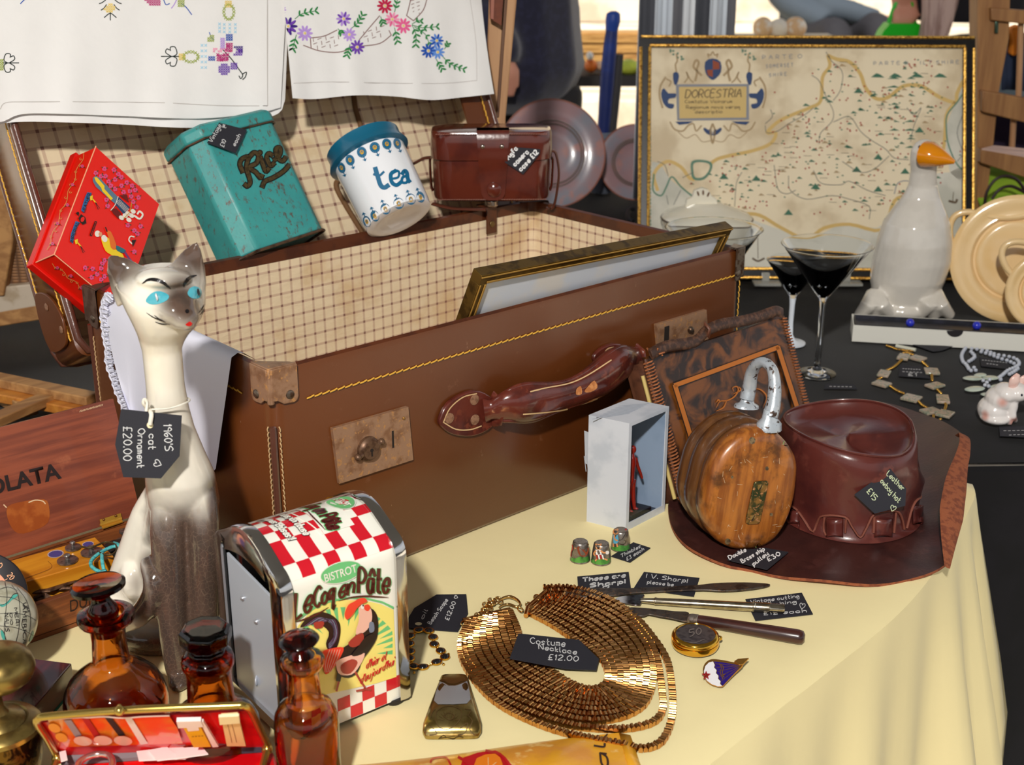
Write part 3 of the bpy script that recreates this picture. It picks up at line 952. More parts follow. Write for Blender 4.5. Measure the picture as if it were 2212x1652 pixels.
for q in ([(860,530),(930,520),(950,600)],[(780,660),(830,650),(880,700),(850,750),(800,700)]): poly(mb, RD(0, q), B1, PI_['maroon'],.0007)
line(mb, RD(0,[(850,540),(820,620),(780,670)]),1.6, B1, PI_['white'],.001)
for c in ((880,740),(915,720),(950,760),(990,680),(975,720),(940,700)): disc(mb, *rp(*c),6,4.5, B1, PI_['white'],.0009,.6)
line(mb, RD(0,[(1000,720),(1050,750),(1080,710),(1050,680),(1030,705)]),4, B1, PI_['white'],.001)
line(mb, RD(0,[(975,600),(960,680),(900,750)]),1.4, B1, PI_['ochre'],.0012)
for q in ([(560,500),(600,505),(585,560),(560,600),(540,650),(525,695),(500,670),(520,600),(540,540)],[(450,770),(490,785),(460,830),(440,890),(430,940),(425,985),(395,960),(405,890),(430,820)]): poly(mb, RD(0, q), B1, PI_['ribbonblue'],.0006)
write(mb, 'LEATHER', rp(535,690), rp(592,515),(-5.5,-2), B1, PI_['dark'],1.0,.0009)
write(mb, 'IMPERIAL', rp(423,972), rp(480,785),(-5.5,-2), B1, PI_['dark'],1.0,.0009)
for x, y in ((580,540),(440,950)):
 poly(mb, RD(0,[(x, y),(x + 30, y - 10),(x + 30, y + 30),(x + 10, y + 40)]), B1, PI_['yellow'],.0007)
 line(mb, RD(0,[(x + 25, y + 20),(x + 60, y + 60)]),2.4, B1, PI_['yellow'],.0007)
 line(mb, RD(0,[(x + 55, y + 55),(x + 95, y + 110)]),1.2, B1, PI_['dark'],.0008)
 line(mb, RD(0,[(x + 55, y + 58),(x + 80, y + 120)]),1.2, B1, PI_['dark'],.0008)
poly(mb, RD(0,[(475,745),(500,705),(540,735),(550,790),(515,805),(490,780)]), B1, PI_['dark'],.0008)
disc(mb, *rp(515,755),4,6, B1,0,.0011,.4)
line(mb, RD(0,[(455,700),(475,690),(470,715)]),3, B1, PI_['dark'],.0009)
poly(mb, RD(0,[(630,770),(650,775),(600,915),(580,905)]), B1, PI_['dark'],.0006)
poly(mb, RD(0,[(634,782),(642,784),(600,904),(590,900)]), B1,0,.0008)
write(mb, 'CUSSONS', rp(598,898), rp(640,790),(-3,-1), B1, PI_['dark'],.8,.001)
# seated lute player
poly(mb, RD(0,[(690,920),(740,920),(790,960),(830,1040),(890,1080),(900,1130),(840,1120),(770,1080),(730,1050),(700,980)]), B1, PI_['yellow'],.0006,2)
poly(mb, RD(0,[(740,870),(780,870),(830,990),(820,1040),(780,1020),(765,940)]), B1, PI_['orange'],.0009,2)
disc(mb, *rp(655,890),6,7, B1, PI_['white'],.0008)
disc(mb, *rp(682,895),4,5, B1, PI_['flesh'],.0009)
disc(mb, *rp(720,935),6,8, B1, PI_['white'],.0009,-.5)
poly(mb, RD(0,[(830,1000),(880,1020),(920,1045),(900,1070),(840,1050)]), B1, PI_['teal'],.001,2)
line(mb, RD(0,[(910,1060),(950,1120),(990,1170)]),4.5, B1, PI_['purple'],.001)
poly(mb, RD(0,[(980,1170),(1015,1155),(1000,1190)]), B1, PI_['yellow'],.0011)
line(mb, RD(0,[(745,870),(730,830)]),2.4, B1, PI_['dark'],.001)
line(mb, RD(0,[(980,985),(950,950),(965,915),(1000,920)]),2.6, B1, PI_['white'],.0009)
poly(mb, RD(0,[(975,950),(1020,945),(985,1015)]), B1, PI_['dark'],.0009)
side = PL(A_, (D_ - A_).cross(sb))
botm = PL(D_, (C_ - D_).cross(sb))
def scroll(mb, a, b, mapf, n, wv):
 a, b = V(a), V(b)
 d = (b - a).normalized()
 q = V((-d.y, d.x))
 pts = [a.lerp(b, i / n) + q * wv * math.sin(i * 1.9) for i in range(n + 1)]
 line(mb, pts, 1.3, mapf, 17,.0005)
 for i in range(1, n):
  c = a.lerp(b, i / n) + q * wv * .9*(1 if i % 2 else -1)
  line(mb, [c + V((3*math.cos(k),3*math.sin(k)))*(1 - k * .1) for k in (0,1.2,2.4,3.6,4.8)],1.1, mapf, 17,.0005)
  if i % 3 == 1:
   petals(mb, c.x + 4, c.y, 3.6, mapf, PI_['pinkf'],.0006,5,.9)
   for k in (.5,2.6): disc(mb, c.x + 4 + 5 * math.cos(k), c.y + 5 * math.sin(k),2.4,1, mapf, PI_['leafd'],.0006, k, 6)
scroll(mb, rp(180,1040), rp(530,130), side, 15,3)
scroll(mb, rp(230,1170), rp(530,1420), botm, 8,3)
mb.build('box_lid', [REDBOX] + [PAINT[n] for n in PK] + [CREAMEDGE, GOLDINK], rb_t, 30)
mb = MB()
ce = [p + sb * .037 for p in (A_, B_, C_, D_)]
cc = sum(ce, V((0,0,0))) / 4
mb.hexa([cc + (p - cc)*1.05 for p in ce],[cc + (p - cc)*1.05 + sb * .012 for p in ce])
mb.build('box_tray', M('red_tray', (222,20,8),.4), rb_t, 30, bev=.0008)
# ================================================================ teal Rice tin
def tin_mat():
 t = NT('teal_tin_paint')
 col = t.mix(t.step(t.noise(14,5),.3,.7), lin((66,158,154)), lin((48,138,138)))
 col = t.mix(t.math('MULTIPLY', t.step(t.noise(190,9,(1,1,.4),.78),.545,.62),.85), col, lin((96,70,58)))
 col = t.mix(t.math('MULTIPLY', t.step(t.noise(48,10,(1,1,.4),.85),.575,.63),.8), col, lin((88,60,50)))
 t.base(col, t.math('ADD', .3, t.math('MULTIPLY', t.noise(60),.25)),.0)
 t.bump(t.noise(300,5),.15,.0006)
 return t.m
TEAL = tin_mat()
TINEDGE = M('bare_tin', (110,84,66),.4,.6, c2=(70,52,42), scale=90)
BL_, BR_ = P(534,553,.231), P(712,504,.236)
th_ = (BR_ - BL_).normalized()
nb_ = V((-th_.y, th_.x, 0)).normalized()
ph = math.radians(60)
tu = (nb_ * math.cos(ph) + ez * math.sin(ph)).normalized()
tn = th_.cross(tu)                     # towards the front
tu = tn.cross(th_) * -1 if (tn.cross(th_)).dot(ez) < 0 else tn.cross(th_)
if tn.dot(EYE - BL_) < 0: tn = -tn
tu = (tu - th_ * .045).normalized()
th_ = (th_ + tu * .045).normalized()
TW, TD = (BR_ - BL_).length, .062
TFp = PL(BL_, tn)
h_ = (TFp(484,283) - BL_).dot(tu)
tin = thing('rice_tin', 'chipped teal storage tin lettered Rice leaning in the suitcase lid', 'tin', BL_ + th_ * TW / 2)
def oct_(z, g=0.0, ch=.016):
 pts = [(ch, 0),(TW - ch * .6,0),(TW, ch * .6),(TW, TD),(0, TD),(0, ch)]
 cx_, cy_ = TW / 2, TD / 2
 return [BL_ + th_ * (x + g * (1 if x > cx_ else -1)) - tn * (y + g * (1 if y > cy_ else -1)) + tu * z for x, y in pts]
mb = MB()
mb.loft([oct_(.002), oct_(h_)])
TB = BV(mb)
qq = [(513,345),(528,330),(556,328),(566,340),(560,356),(540,366)]
def rice(w_, mi, off, dx=0, dy=0):
 for pts in ([(524,372),(518,356),(522,344),(536,340),(532,362),(540,392),(534,402),(528,398)],[(536,342),(548,330),(558,336),(554,352),(538,362),(552,372),(562,384),(566,378)],[(562,340),(568,356),(574,370),(580,364)],[(588,336),(580,332),(576,342),(584,358),(592,352)],[(592,346),(604,334),(604,320),(596,322),(598,338),(610,348),(620,334)],[(566,404),(572,392),(590,384),(612,370),(628,350),(628,332),(618,326)]):
  line(mb, [(x + dx, y + dy) for x, y in pts], w_, TB, mi, off, 5)
 disc(mb, 561 + dx, 330 + dy, w_ * .55, w_ * .55, TB, mi, off)
rice(12.5,1,.0003)
rice(7.8,2,.0006)
mb.build('tin_body', [TEAL, M('tin_black', (20,18,14),.5), M('tin_bronze', (84,68,40),.45,.3, c2=(64,50,28), scale=300)], tin, 30, bev=.003)
mb = MB()
mb.loft([oct_(h_ * .985,.0022), oct_(h_ * 1.075,.0022), oct_(h_ * 1.105,-.003)])
mb.build('tin_lid', TEAL, tin, 30, bev=.0025)
mb = MB()
rg = oct_(.0016,.0012)
mb.tube([p.lerp(q, t) for p, q in zip(rg, rg[1:] + rg[:1]) for t in (0,.5)],.0018,6, True)
rg = oct_(h_ * .98,.0014)
mb.build('base_rim', TINEDGE, tin)
mb = MB()
mb.tube([p.lerp(q, t) for p, q in zip(rg, rg[1:] + rg[:1]) for t in (0,.5)],.0012,6, True)
mb.build('lid_seam', TINEDGE, tin)
card('price_tag', 'small tilted black tag reading Vintage tins, on the teal rice tin', [(447,309),(473,265),(533,281),(509,331)], PL(TFp(490,297,.003), tn + tu * .12),[('Vintage', (458,308),(478,272),(-8,-5),1.3),('tins', (480,275),(482,268),(8,2),1),('£10', (483,318),(488,304),(-8,-4),1.4),('each', (508,316),(520,292),(-7,-4),1.4)])
# ================================================================ tea canister
TBc = P(864,476,.243)
TTc = PY(789,322, TBc.y + .052)
ta = (TTc - TBc)
tl = ta.length
ta.normalize()
r0 = 78*mpp(TBc)
tea = thing('tea_canister', 'white tea canister with blue lid leaning in the suitcase lid', 'canister', TBc)
mb = MB()
mb.lathe(TBc, ta, [(r0 * .55,.003),(r0 * .78,0),(r0 * .96,.003),(r0 * .99,.012),(r0*1.05, tl * .88),(r0*1.05, tl * .9)],64)
WB = BV(mb)
TBLUE = 1
def G(x, y): return (680 + x * .339, y * .339)
for pts, w_ in (([(385,1070),(400,1120),(420,1180),(445,1195),(470,1180)],10),([(375,1110),(410,1120),(440,1095)],5),([(490,1140),(530,1130),(535,1095),(510,1085)],5),([(515,1088),(485,1110),(490,1160),(520,1180),(550,1160)],8.5),([(555,1110),(570,1090),(585,1100),(592,1140),(605,1160)],8.5),([(590,1120),(560,1130),(555,1160),(580,1165),(595,1145)],6)):
 line(mb, [G(*p) for p in pts], w_, WB, 1,.0004,5)
def medal(x, y, rx, ry, rot, tip, petal=True):
 disc(mb, x, y, rx, ry, WB, 1,.0004, rot, 18)
 disc(mb, x, y, rx * .42, ry * .42, WB, 2,.0006, rot, 14)
 line(mb, [(x - rx * .2, y + ry * .2),(x, y - ry * .25),(x + rx * .25, y + ry * .1)],1.2, WB, 1,.0008)
 for k in range(14):
  a = 2*math.pi * k / 14
  disc(mb, x + math.cos(a)*rx * .8, y + math.sin(a)*ry * .8,.45,.35, WB, 0,.0006, a, 5)
 tx, ty = tip
 line(mb, [(x + tx * .55, y + ty * .55),(x + tx, y + ty)],2, WB, 1,.0004,1)
 d = V(tip).normalized()
 q = V((-d.y, d.x))
 e = V((x, y)) + V(tip)
 poly(mb, [e + d * 3, e - d * 3 + q * 5, e - d * 1.5, e - d * 3 - q * 5], WB, 1,.0005)
for x, y, rx in ((172,1068,8),(226,1020,9.5),(300,970,10.5),(382,940,11),(458,918,10),(524,915,8)): medal(*G(x, y), rx, 12,-.3,(7,17))
for x, y, rx in ((333,1410,8),(383,1375,9),(450,1330,10),(534,1295,11),(610,1268,10.5),(672,1255,8.5)): medal(*G(x, y), rx, 12,-.3,(-7,-17))
CHINA = M('white_china', (238,240,244),.12, coat=.4)
mb.build('canister_body', [CHINA, M('tea_blue', (16,100,140),.35), M('tea_gold', (214,166,34),.4)], tea, 40)
mb = MB()
mb.lathe(TBc, ta, [(r0*1.06, tl * .85),(r0*1.19, tl * .88),(r0*1.14, tl * .93),(r0*1.08, tl * .99),(r0*1.09, tl * 1.07),(r0*1.0, tl * 1.085),(.0001, tl * 1.08)],56)
mb.build('canister_lid', M('teal_plastic', (20,98,128),.3, coat=.2), tea, 35)
# ================================================================ camera case
CAMLEA = M('camera_case_leather', (94,38,26),.16, c2=(78,30,22), scale=24, coat=.6, bump=.08, bscale=200)
c0 = P(1062,437,.240)
k_ = mpp(c0)
cx_, cy_ = V((1,.02,0)).normalized(), V((-.02,1,0)).normalized()
hw, hd, ht = 126*k_, .032,.090
ccase = thing('camera_case', 'shiny oxblood leather camera case standing on the back corner of the suitcase', 'camera case', c0)
def crr(g, z, bulge=0.0, tp=0.0):
 out = []
 r = hd * .8
 W_, D_2 = hw + g - tp, hd + g
 for ca, cb, s0 in ((W_ - r, -D_2 + r, -90),(W_ - r, D_2 - r, 0),(-W_ + r, D_2 - r, 90),(-W_ + r, -D_2 + r, 180)):
  for i in range(7):
   q = math.radians(s0 + 90*i / 6)
   out.append(c0 + cy_ * hd + cx_ * (ca + r * math.cos(q)) + cy_ * (cb + r * math.sin(q)) + ez * z)
 return out
mb = MB()
mb.loft([crr(-.006,0), crr(-.001,.002), crr(0,.006), crr(.0006, ht * .5), crr(0, ht * .62)])
mb.build('case_body', CAMLEA, ccase, 35)
mb = MB()
mb.loft([crr(.0012, ht * .585), crr(.003, ht * .6), crr(.003, ht * .8), crr(.002, ht * .96), crr(.001, ht * .985), crr(-.004, ht)])
mb.build('case_lid', CAMLEA, ccase, 35)
fc = c0 - cy_ * .0005
def on(x, z, o=0.0): return fc + cx_ * x - cy_ * o + ez * z
mb = MB()
sw = .0185
rows = []
for z, o, w_ in ((ht + .0012,-.02,1.1),(ht + .0012,.0015,1.1),(ht * .96,.0055,1.08),(ht * .62,.0055,1.0),(ht * .57,.0042,1.0),(ht * .25,.0032,.86),(ht * .12,.0030,.80),(ht * .06,.003,.62),(ht * .035,.003,.3)):
 rows.append([on(.002 - sw * w_, z, o - .001), on(.002 - sw * w_, z, o), on(.002 + sw * w_, z, o), on(.002 + sw * w_, z, o - .001)])
mb.loft(rows, False)
mb.build('closing_tongue', CAMLEA, ccase, 40, bev=.0006)
for x in (-.011,.013):
 mb = MB()
 mb.ell(on(x, ht * .80,.0058),(.003,.0024,.003), None, 12,8)
 mb.build('stud', M('nickel', (190,180,170),.2,1), ccase)
mb = MB()
mb.lathe(on(.003, ht * .19,.0035),-cy_, [(.0095,0),(.0092,.002),(.0065,.0042),(.0001,.005)],24)
mb.build('press_stud', CAMLEA, ccase)
mb = MB()
mb.lathe(c0 + cy_ * hd * .25 + ez * .001,-ez, [(.0085,0),(.0085,.006),(.006,.008),(.0001,.008)],20)
mb.build('tripod_screw', M('nickel', (0,0,0)), ccase, bev=.0005)
mb = MB()
for z in (.004, ht * .965):
 for i in range(46):
  x = -hw * .92 + i * hw * 1.84 / 45
  if z > .01 and abs(x - .002) < sw * 1.1: continue
  o = .0042 if z > .01 else .0012
  mb.tube([on(x - .0012, z, o), on(x, z, o + .0006), on(x + .0012, z + .0004, o)],.0005,4)
mb.build('stitching', M('dark_thread', (150,104,90),.6), ccase, kind='stuff')
for x0_, pts in ((1,[(1188,325),(1200,330),(1207,365),(1205,400),(1196,445),(1180,450)]),(-1,[(930,340),(915,342),(900,350),(890,355)])):
 mb = MB()
 mb.tube([PY(x, y, c0.y + hd) for x, y in [tuple(v) for v in crs([V(p) for p in pts],5)]],.0068,10, sy=.25, up=V((0,0,1)) if x0_ < 0 else V((1,0,0)))
 mb.build('shoulder_strap', M('strap_leather', (92,48,34),.45, bump=.2, bscale=300), ccase)
for s_ in (-1,1):
 mb = MB()
 mb.tube(crs([c0 + cy_ * hd + cx_ * s_ * (hw + .0005) + ez * z_ + cx_ * s_ * o_2 for z_, o_2 in ((ht * .1,.001),(ht * .2,.003),(ht * .5,.004),(ht * .57,.003))],4),.006,8, sy=.3, up=cx_)
 mb.build('strap_loop', CAMLEA, ccase)
mb = MB()
mb.tube(crs([P(935,440,.236), P(975,450,.232), P(1010,452,.232), P(1050,452,.233)],5),.006,8, sy=.3, up=ez)
mb.build('shoulder_strap', M('strap_leather', (0,0,0)), ccase)
card('price_tag', 'black pointed tag with bold white writing, stuck on the front of the camera case', [(1118,318),(1167,322),(1166,332),(1130,376),(1090,350)], PL(on(0, ht * .6,.0035),-cy_),[('Agfa', (1099,345),(1118,322),(-7,-6),2.6),('camera', (1113,359),(1142,330),(-7,-7),2.6),('case £12', (1126,370),(1163,330),(-7,-7),2.6)], ink=M('white_ink', (240,240,240),.6))
# ================================================================ gilt picture frame standing in the case
fn_ = (-ey * math.cos(math.radians(24)) - ez * math.sin(math.radians(24))).normalized()
GP = PL(S(.3,.0065, CH + .003), fn_)
gTL, gTR = GP(1041,596), GP(1584,491)
gx = (gTR - gTL).normalized()
gz = fn_.cross(gx)
if gz.z < 0: gz = -gz
gw = (gTR - gTL).length
gh = .17
gframe = thing('picture_frame', 'slim gilt picture frame standing in the suitcase against its front wall', 'picture frame', gTL - gz * gh + gx * gw / 2)
GILT = M('antique_gilt', (120,92,40),.35,.75, c2=(84,62,26), scale=60, bump=.1)
GILTB = M('bright_gilt', (212,166,84),.3,.8)
def gp(x, z, o=0.0): return gTL + gx * x - gz * z + fn_ * o
def bar(mb, x0, x1, z0, z1, o0, o1, mi): mb.hexa([gp(x0, z1, o0), gp(x1, z1, o0), gp(x1, z0, o0), gp(x0, z0, o0)],[gp(x0, z1, o1), gp(x1, z1, o1), gp(x1, z0, o1), gp(x0, z0, o1)], mi)
for nm, (x0, x1, z0, z1, vert) in dict(a=(0, gw, 0,.011,0), b=(0,.011,.011, gh, 1), c=(gw - .011, gw, .011, gh, 1), d=(.011, gw - .011, gh - .011, gh, 0)).items():
 mb = MB()
 bar(mb, x0, x1, z0, z1,-.013,0,0)
 if vert:
  bar(mb, x0 + .0012, x0 + .003, z0, z1,0,.0012,1)
  bar(mb, x1 - .0035, x1 - .001, z0, z1,0,.001,1)
 else:
  bar(mb, x0, x1, z0 + .0012, z0 + .003,0,.0012,1)
  bar(mb, x0 + .009, x1 - .009, z1 - .0035, z1 - .001,0,.001,1)
 mb.build('frame_bar', [GILT, GILTB], gframe, 30, bev=.0006)
mb = MB()
bar(mb, .010, gw - .010,.010, gh - .010,-.006,-.004,0)
mb.build('picture_sheet', M('pale_blue_paper', (214,220,230),.5, c2=(226,222,216), scale=14, coat=.3), gframe, 0)
# ================================================================ lace-edged white cloth over the left side
DL = PL(S(-.006,0,0),-ex)
dcl = thing('lace_cloth', 'white lace-edged cloth draped over the left side of the suitcase behind the cat', 'cloth', S(-.01,.2,.1))
WCOT = M('white_cotton', (226,226,240),.8, bump=.2, bscale=30, bd=.003)
tops = [(224,634),(262,648),(300,668),(340,690),(380,712),(420,734),(460,756),(500,772)]
bots = [(282,900),(300,1000),(330,1050),(360,1050),(395,1040),(425,1035),(448,1030),(466,1012)]
a_, b_ = resamp(crs([V(p) for p in tops],4),30), resamp(crs([V(p) for p in bots],4),30)
LP = PL(S(0.012,0, CH + .004), ez)
def dfn(u, v):
 i = min(29, int(round(u * 29)))
 if v < .2:                              # the part folded over the rim
  k = v / .2
  q = DL(a_[i].x, a_[i].y, 0)
  q.z = CH + .005
  return q + ex * (.026*(1 - k)) - ez * (.02*max(0,.6 - k))
 k = (v - .2) / .8
 q = a_[i].lerp(b_[i], k)
 sw_ = V((-math.sin(k * math.pi)*(10 if u < .1 else 0),0))
 return DL(q.x + sw_.x, q.y, .004*math.sin(min(1, k * 4)*math.pi / 2) + .007*k * (.5 + .5*math.sin(u * 11 + 1 + k)))
mb = MB()
mb.grid(dfn, 29,20)
mb.build('cloth_panel', WCOT, dcl, 60)
mb = MB()
eg = [(232,632),(224,650),(220,675),(222,700),(226,730),(231,755),(230,775),(236,800),(244,820),(251,845),(262,870),(272,895),(282,915)]
L_ = resamp(crs([V(p) for p in eg],5),60)
for i in range(59):
 p, q = L_[i], L_[i + 1]
 d = (q - p).normalized()
 n2 = V((-d.y, d.x))
 mb.tube([DL(*(p + n2*s_),.006 + .002*(i % 2)) for s_ in (0,-4)] + [DL(*(p.lerp(q, .5) - n2*(13 + 4*math.sin(i * .9))),.005)] + [DL(*(q + n2*s_),.006) for s_ in (-4,0)],.0011,5)
for k_, am in ((-2,1.5),(-6,2.5),(-10,2)):
 mb.tube([DL(L_[i].x - k_ * .9 - 4 + am * math.sin(i * 1.7 + k_), L_[i].y + am * math.cos(i * 1.3),.006) for i in range(60)],.0014,5)
mb.build('lace_edging', M('lace_thread', (224,224,238),.9, bump=.5, bscale=900), dcl)
# ================================================================ ceramic cat
CY = .945
cat = thing('cat_ornament', 'tall glazed ceramic siamese cat with turquoise eyes, standing before the suitcase corner', 'cat ornament', P(365,1450))
mb = MB()
rings = []
for y, cx_c, hw_, Yc, ry in ((1420,356,84,1.0,.034),(1330,362,92,1.0,.036),(1230,368,92,.996,.034),(1150,386,84,.984,.030),(1085,397,77,.966,.028),(1028,389,74,.957,.027),(977,378,62,.953,.023),(926,367,52,.95,.020),(881,363,44,.948,.017),(830,357,41,.946,.0155),(754,350,42,.945,.016),(712,352,56,.944,.02),(690,352,50,.944,.018)):
 c = PY(cx_c, y, Yc)
 r = hw_ * mpp(c)
 rings.append([c + V((r * math.cos(a), ry * math.sin(a),0)) for a in [2*math.pi * i / 28 for i in range(28)]])
mb.loft(rings)
cm = lambda x, y, Y: PY(x, y, Y)
k_ = mpp(PY(350,640, CY))
rings = []
for y, x0_, x1_, ry, Yc in ((738,306,398,.016,.944),(722,300,408,.020,.943),(705,293,424,.023,.941),(685,284,437,.026,.940),(662,273,443,.029,.940),(638,262,443,.030,.941),(615,252,440,.029,.943),(598,256,436,.026,.944),(584,274,424,.021,.945),(577,300,400,.014,.945)):
 c = PY((x0_ + x1_) / 2, y, Yc)
 r = (x1_ - x0_) / 2*mpp(c)
 rings.append([c + V((r * math.cos(a), ry * math.sin(a),0)) for a in [2*math.pi * i / 28 for i in range(28)]])
mb.loft(rings)
for c, r in (((385,664,.926),(44,38,.022)),((400,682,.921),(32,28,.018)),((408,692,.919),(20,18,.015)),((322,655,.930),(40,34,.018)),((352,600,.928),(60,20,.016))):
 mb.ell(PY(*c),(r[0]*k_, r[2], r[1]*k_), None, 20,12)
for pts, rad in (([(300,632,.944),(276,602,.944),(254,574,.943),(236,552,.943)],[60,46,30,7]),([(392,622,.944),(406,588,.944),(417,550,.943),(426,521,.943)],[56,42,24,4])):
 mb.tube([PY(*p) for p in pts],[q * k_ for q in rad],16, sy=.5, up=V((0,1,0)))
# fore legs, haunches, paws and tail
def leg(pts, rad, sy=1.0):
 pp = [PY(x, y, Y) for x, y, Y in pts]
 mb.tube(crs(pp, 4),[r * 1.08 / FPX for r in rad],18, sy=sy)
leg([(378,1035,.962),(366,1090,.952),(363,1150,.942),(366,1220,.936),(370,1300,.934),(378,1400,.934),(386,1450,.934)],[16,36,38,36,33,29,27])
leg([(424,1000,.966),(434,1060,.956),(440,1120,.946),(441,1200,.94),(440,1300,.942),(440,1390,.945)],[14,32,33,32,31,29])
for c, r in (((392,1462,.930),(30,20,.020)),((440,1412,.938),(28,18,.02))):
 mb.ell(PY(*c),(r[0]*k_, r[2], r[1]*k_), None, 16,10)
for c, r in (((268,1305,1.0),(66,80,.034)),((300,1235,.99),(44,70,.03)),((462,1300,1.0),(26,55,.03)),((345,1345,.99),(120,50,.036))):
 mb.ell(PY(*c),(r[0]*k_, r[2], r[1]*k_), None, 20,12)
leg([(340,1040,.962),(314,1110,.975),(296,1180,.985),(280,1250,.992),(262,1320,.998)],[16,30,38,48,58])
mb.tube(crs([PY(*p) for p in ((322,1222,.935),(334,1255,.928),(330,1290,.928),(300,1330,.938),(262,1352,.955))],5),[q * k_ for q in (22,27,29,27,20)],14)
mb.ell(PY(321,1219,.935),21*k_, None, 12,8)
# keep the foot flat on the table
mb.v = [V((v.x, v.y, max(v.z, .0004))) for v in mb.v]
def cat_mat():
 t = NT('siamese_glaze')
 o = cat.location
 z = t.dot(t.pos, (0,0,1))
 x = t.dot(t.pos, (1,0,0))
 zb = (PY(380,1085,.93) - o).z
 xb = (PY(300,1200,.94) - o).x
 wob = t.math('MULTIPLY', t.math('SUBTRACT', t.noise(30,3),.5),.03)
 f = t.step(t.math('ADD', z, wob), zb + .012, zb - .03)
 f = t.math('MULTIPLY', f, t.step(t.math('ADD', x, wob), xb - .004, xb + .012))
 tail = t.step(t.dist(PY(320,1268,.94) - o),.036,.022)
 sh = t.math('MULTIPLY', t.step(x, (PY(440,1100,.95) - o).x, (PY(464,1100,.95) - o).x), t.step(z, (PY(440,1000,.95) - o).z, (PY(440,1060,.95) - o).z))
 ft = t.step(z, .045,.02)
 muz = t.step(t.dist(PY(405,645,.912) - o),.032,.010)
 e1 = t.step(t.dist(PY(240,560,.943) - o),.044,.010)
 e2 = t.step(t.dist(PY(428,530,.943) - o),.046,.012)
 sd = t.step(t.dist(PY(440,690,.95) - o),.026,.008)
 m = f
 for q in (tail, sh, ft, muz, e1, e2, sd): m = t.math('MAXIMUM', m, q)
 cream = t.mix(t.step(t.noise(12),.4,.7), lin((240,234,220)), lin((230,220,202)))
 brown = t.mix(t.step(t.noise(90,4,(1,1,.2)),.4,.65), lin((78,54,42)), lin((58,39,31)))
 col = t.mix(t.math('MULTIPLY', m, .96), cream, brown)
 cr = t.node('TexVoronoi', feature='DISTANCE_TO_EDGE')
 t.l.new(t.pos, cr.inputs['Vector'])
 cr.inputs['Scale'].default_value = 240
 col = t.mix(t.math('MULTIPLY', t.math('MULTIPLY', t.math('LESS_THAN', cr.outputs['Distance'],.03), t.math('MAXIMUM', f, ft)),.13), col, lin((190,160,135)))
 t.base(col, .12)
 t.b.inputs['Coat Weight'].default_value = .3
 t.b.inputs['Coat Roughness'].default_value = .04
 return t.m
body = mb.build('cat_body', cat_mat(), cat, 60, rem=.0018, smo=6)
bpy.context.view_layer.update()
CB = BV(body)
def cq(x, y): return (x * .2542,500 + y * .2542)
EYEB = M('cat_eye_blue', (84,172,188),.1, c2=(56,156,174), scale=60, coat=.8)
INK = M('cat_ink', (24,20,22),.3)
for pts, pu, ang in (([(1240,590),(1270,540),(1320,510),(1380,512),(1435,545),(1420,585),(1350,615),(1280,618)],(1336,562),.25),([(1592,525),(1615,480),(1655,466),(1695,480),(1710,515),(1700,555),(1660,572),(1615,560)],(1665,520),.1)):
 mb = MB()
 sm = crs([V(cq(*p)) for p in pts],4, True)
 ctr = sum(sm, V((0,0))) / len(sm)
 n_ = len(sm)
 vs_ = [CB(p.x, p.y, .0003) for p in sm] + [CB(*(ctr + (p - ctr) * .5),.0009) for p in sm] + [CB(ctr.x, ctr.y, .0012)]
 mb.add(vs_, [(i, (i + 1) % n_, n_ + (i + 1) % n_, n_ + i) for i in range(n_)] + [(n_ + i, n_ + (i + 1) % n_, 2*n_) for i in range(n_)])
 g = mb.build('eye', EYEB, cat, 60)
 mb = MB()
 disc(mb, *cq(*pu),2.6,8.5, CB, 0,.0024,-ang)
 mb.build('pupil', INK, g, 0)
mb = MB()
for pts, w_ in (([(1215,438),(1260,412),(1320,410),(1385,432),(1420,458),(1445,478)],7),([(1560,465),(1575,425),(1610,392),(1665,372)],7)):
 line(mb, [cq(*p) for p in pts], w_, CB, 0,.0005,5, taper=.8)
mb.build('eyebrows', INK, cat, 0)
mb = MB()
for pts in ([(1248,690),(1300,725),(1360,750),(1410,768)],[(1312,710),(1350,738),(1400,762)],[(1322,766),(1370,782),(1445,788)],[(1730,622),(1712,660),(1690,690)],[(1735,655),(1720,685),(1702,705)]): line(mb, [cq(*p) for p in pts],2.6, CB, 0,.0004,5, taper=.7)
mb.build('whiskers', INK, cat, 0)
mb = MB()
disc(mb, *cq(1587,678),4.2,4.4, CB, 0,.0006)
mb.build('nose', INK, cat, 0)
mb = MB()
poly(mb, [cq(*p) for p in [(1572,788),(1595,770),(1610,762),(1630,778),(1622,795),(1605,802),(1585,798)]], CB, 0,.0006)
mb.build('mouth', M('cat_lip_red', (206,24,20),.25), cat, 0)
TP = PL(PY(330,950,.914), V((.05,-1,.22)))
def heart(x, y, s, w_=1.8, rot=0, mi=1):
 def f(mb, off):
  c, q = math.cos(rot), math.sin(rot)
  pts = [(0,8),(-7,-1),(-6,-7),(-2,-7),(0,-3),(2,-7),(6,-7),(7,-1),(0,8)]
  line(mb, [(x + (a * c - b * q)*s, y + (a * q + b * c)*s) for a, b in pts], w_, f.m, mi, off + .0002)
 return f
hf = heart(341,1001,1.0,1.8,-1.2)
hf.m = TP
card('price_tag', 'large black tag reading 1960s cat ornament, tied round the cat', [(262,883),(393,897),(388,985),(348,1033),(267,1030),(249,960)], TP, [("1960'S", (353,917),(357,973),(17,0)),('cat', (322,938),(321,970),(15,0)),('Ornament', (298,927),(296,1010),(15,-1)),('£20.00', (267,922),(267,994),(18,0))], hole=(324,918,7,7), extra=hf, w=2.1)
mb = MB()
neck = [PY(318,884,.93), PY(330,884,.922), PY(365,882,.925), PY(396,872,.931), PY(410,864,.944), PY(396,858,.962), PY(345,862,.968), PY(314,876,.95)]
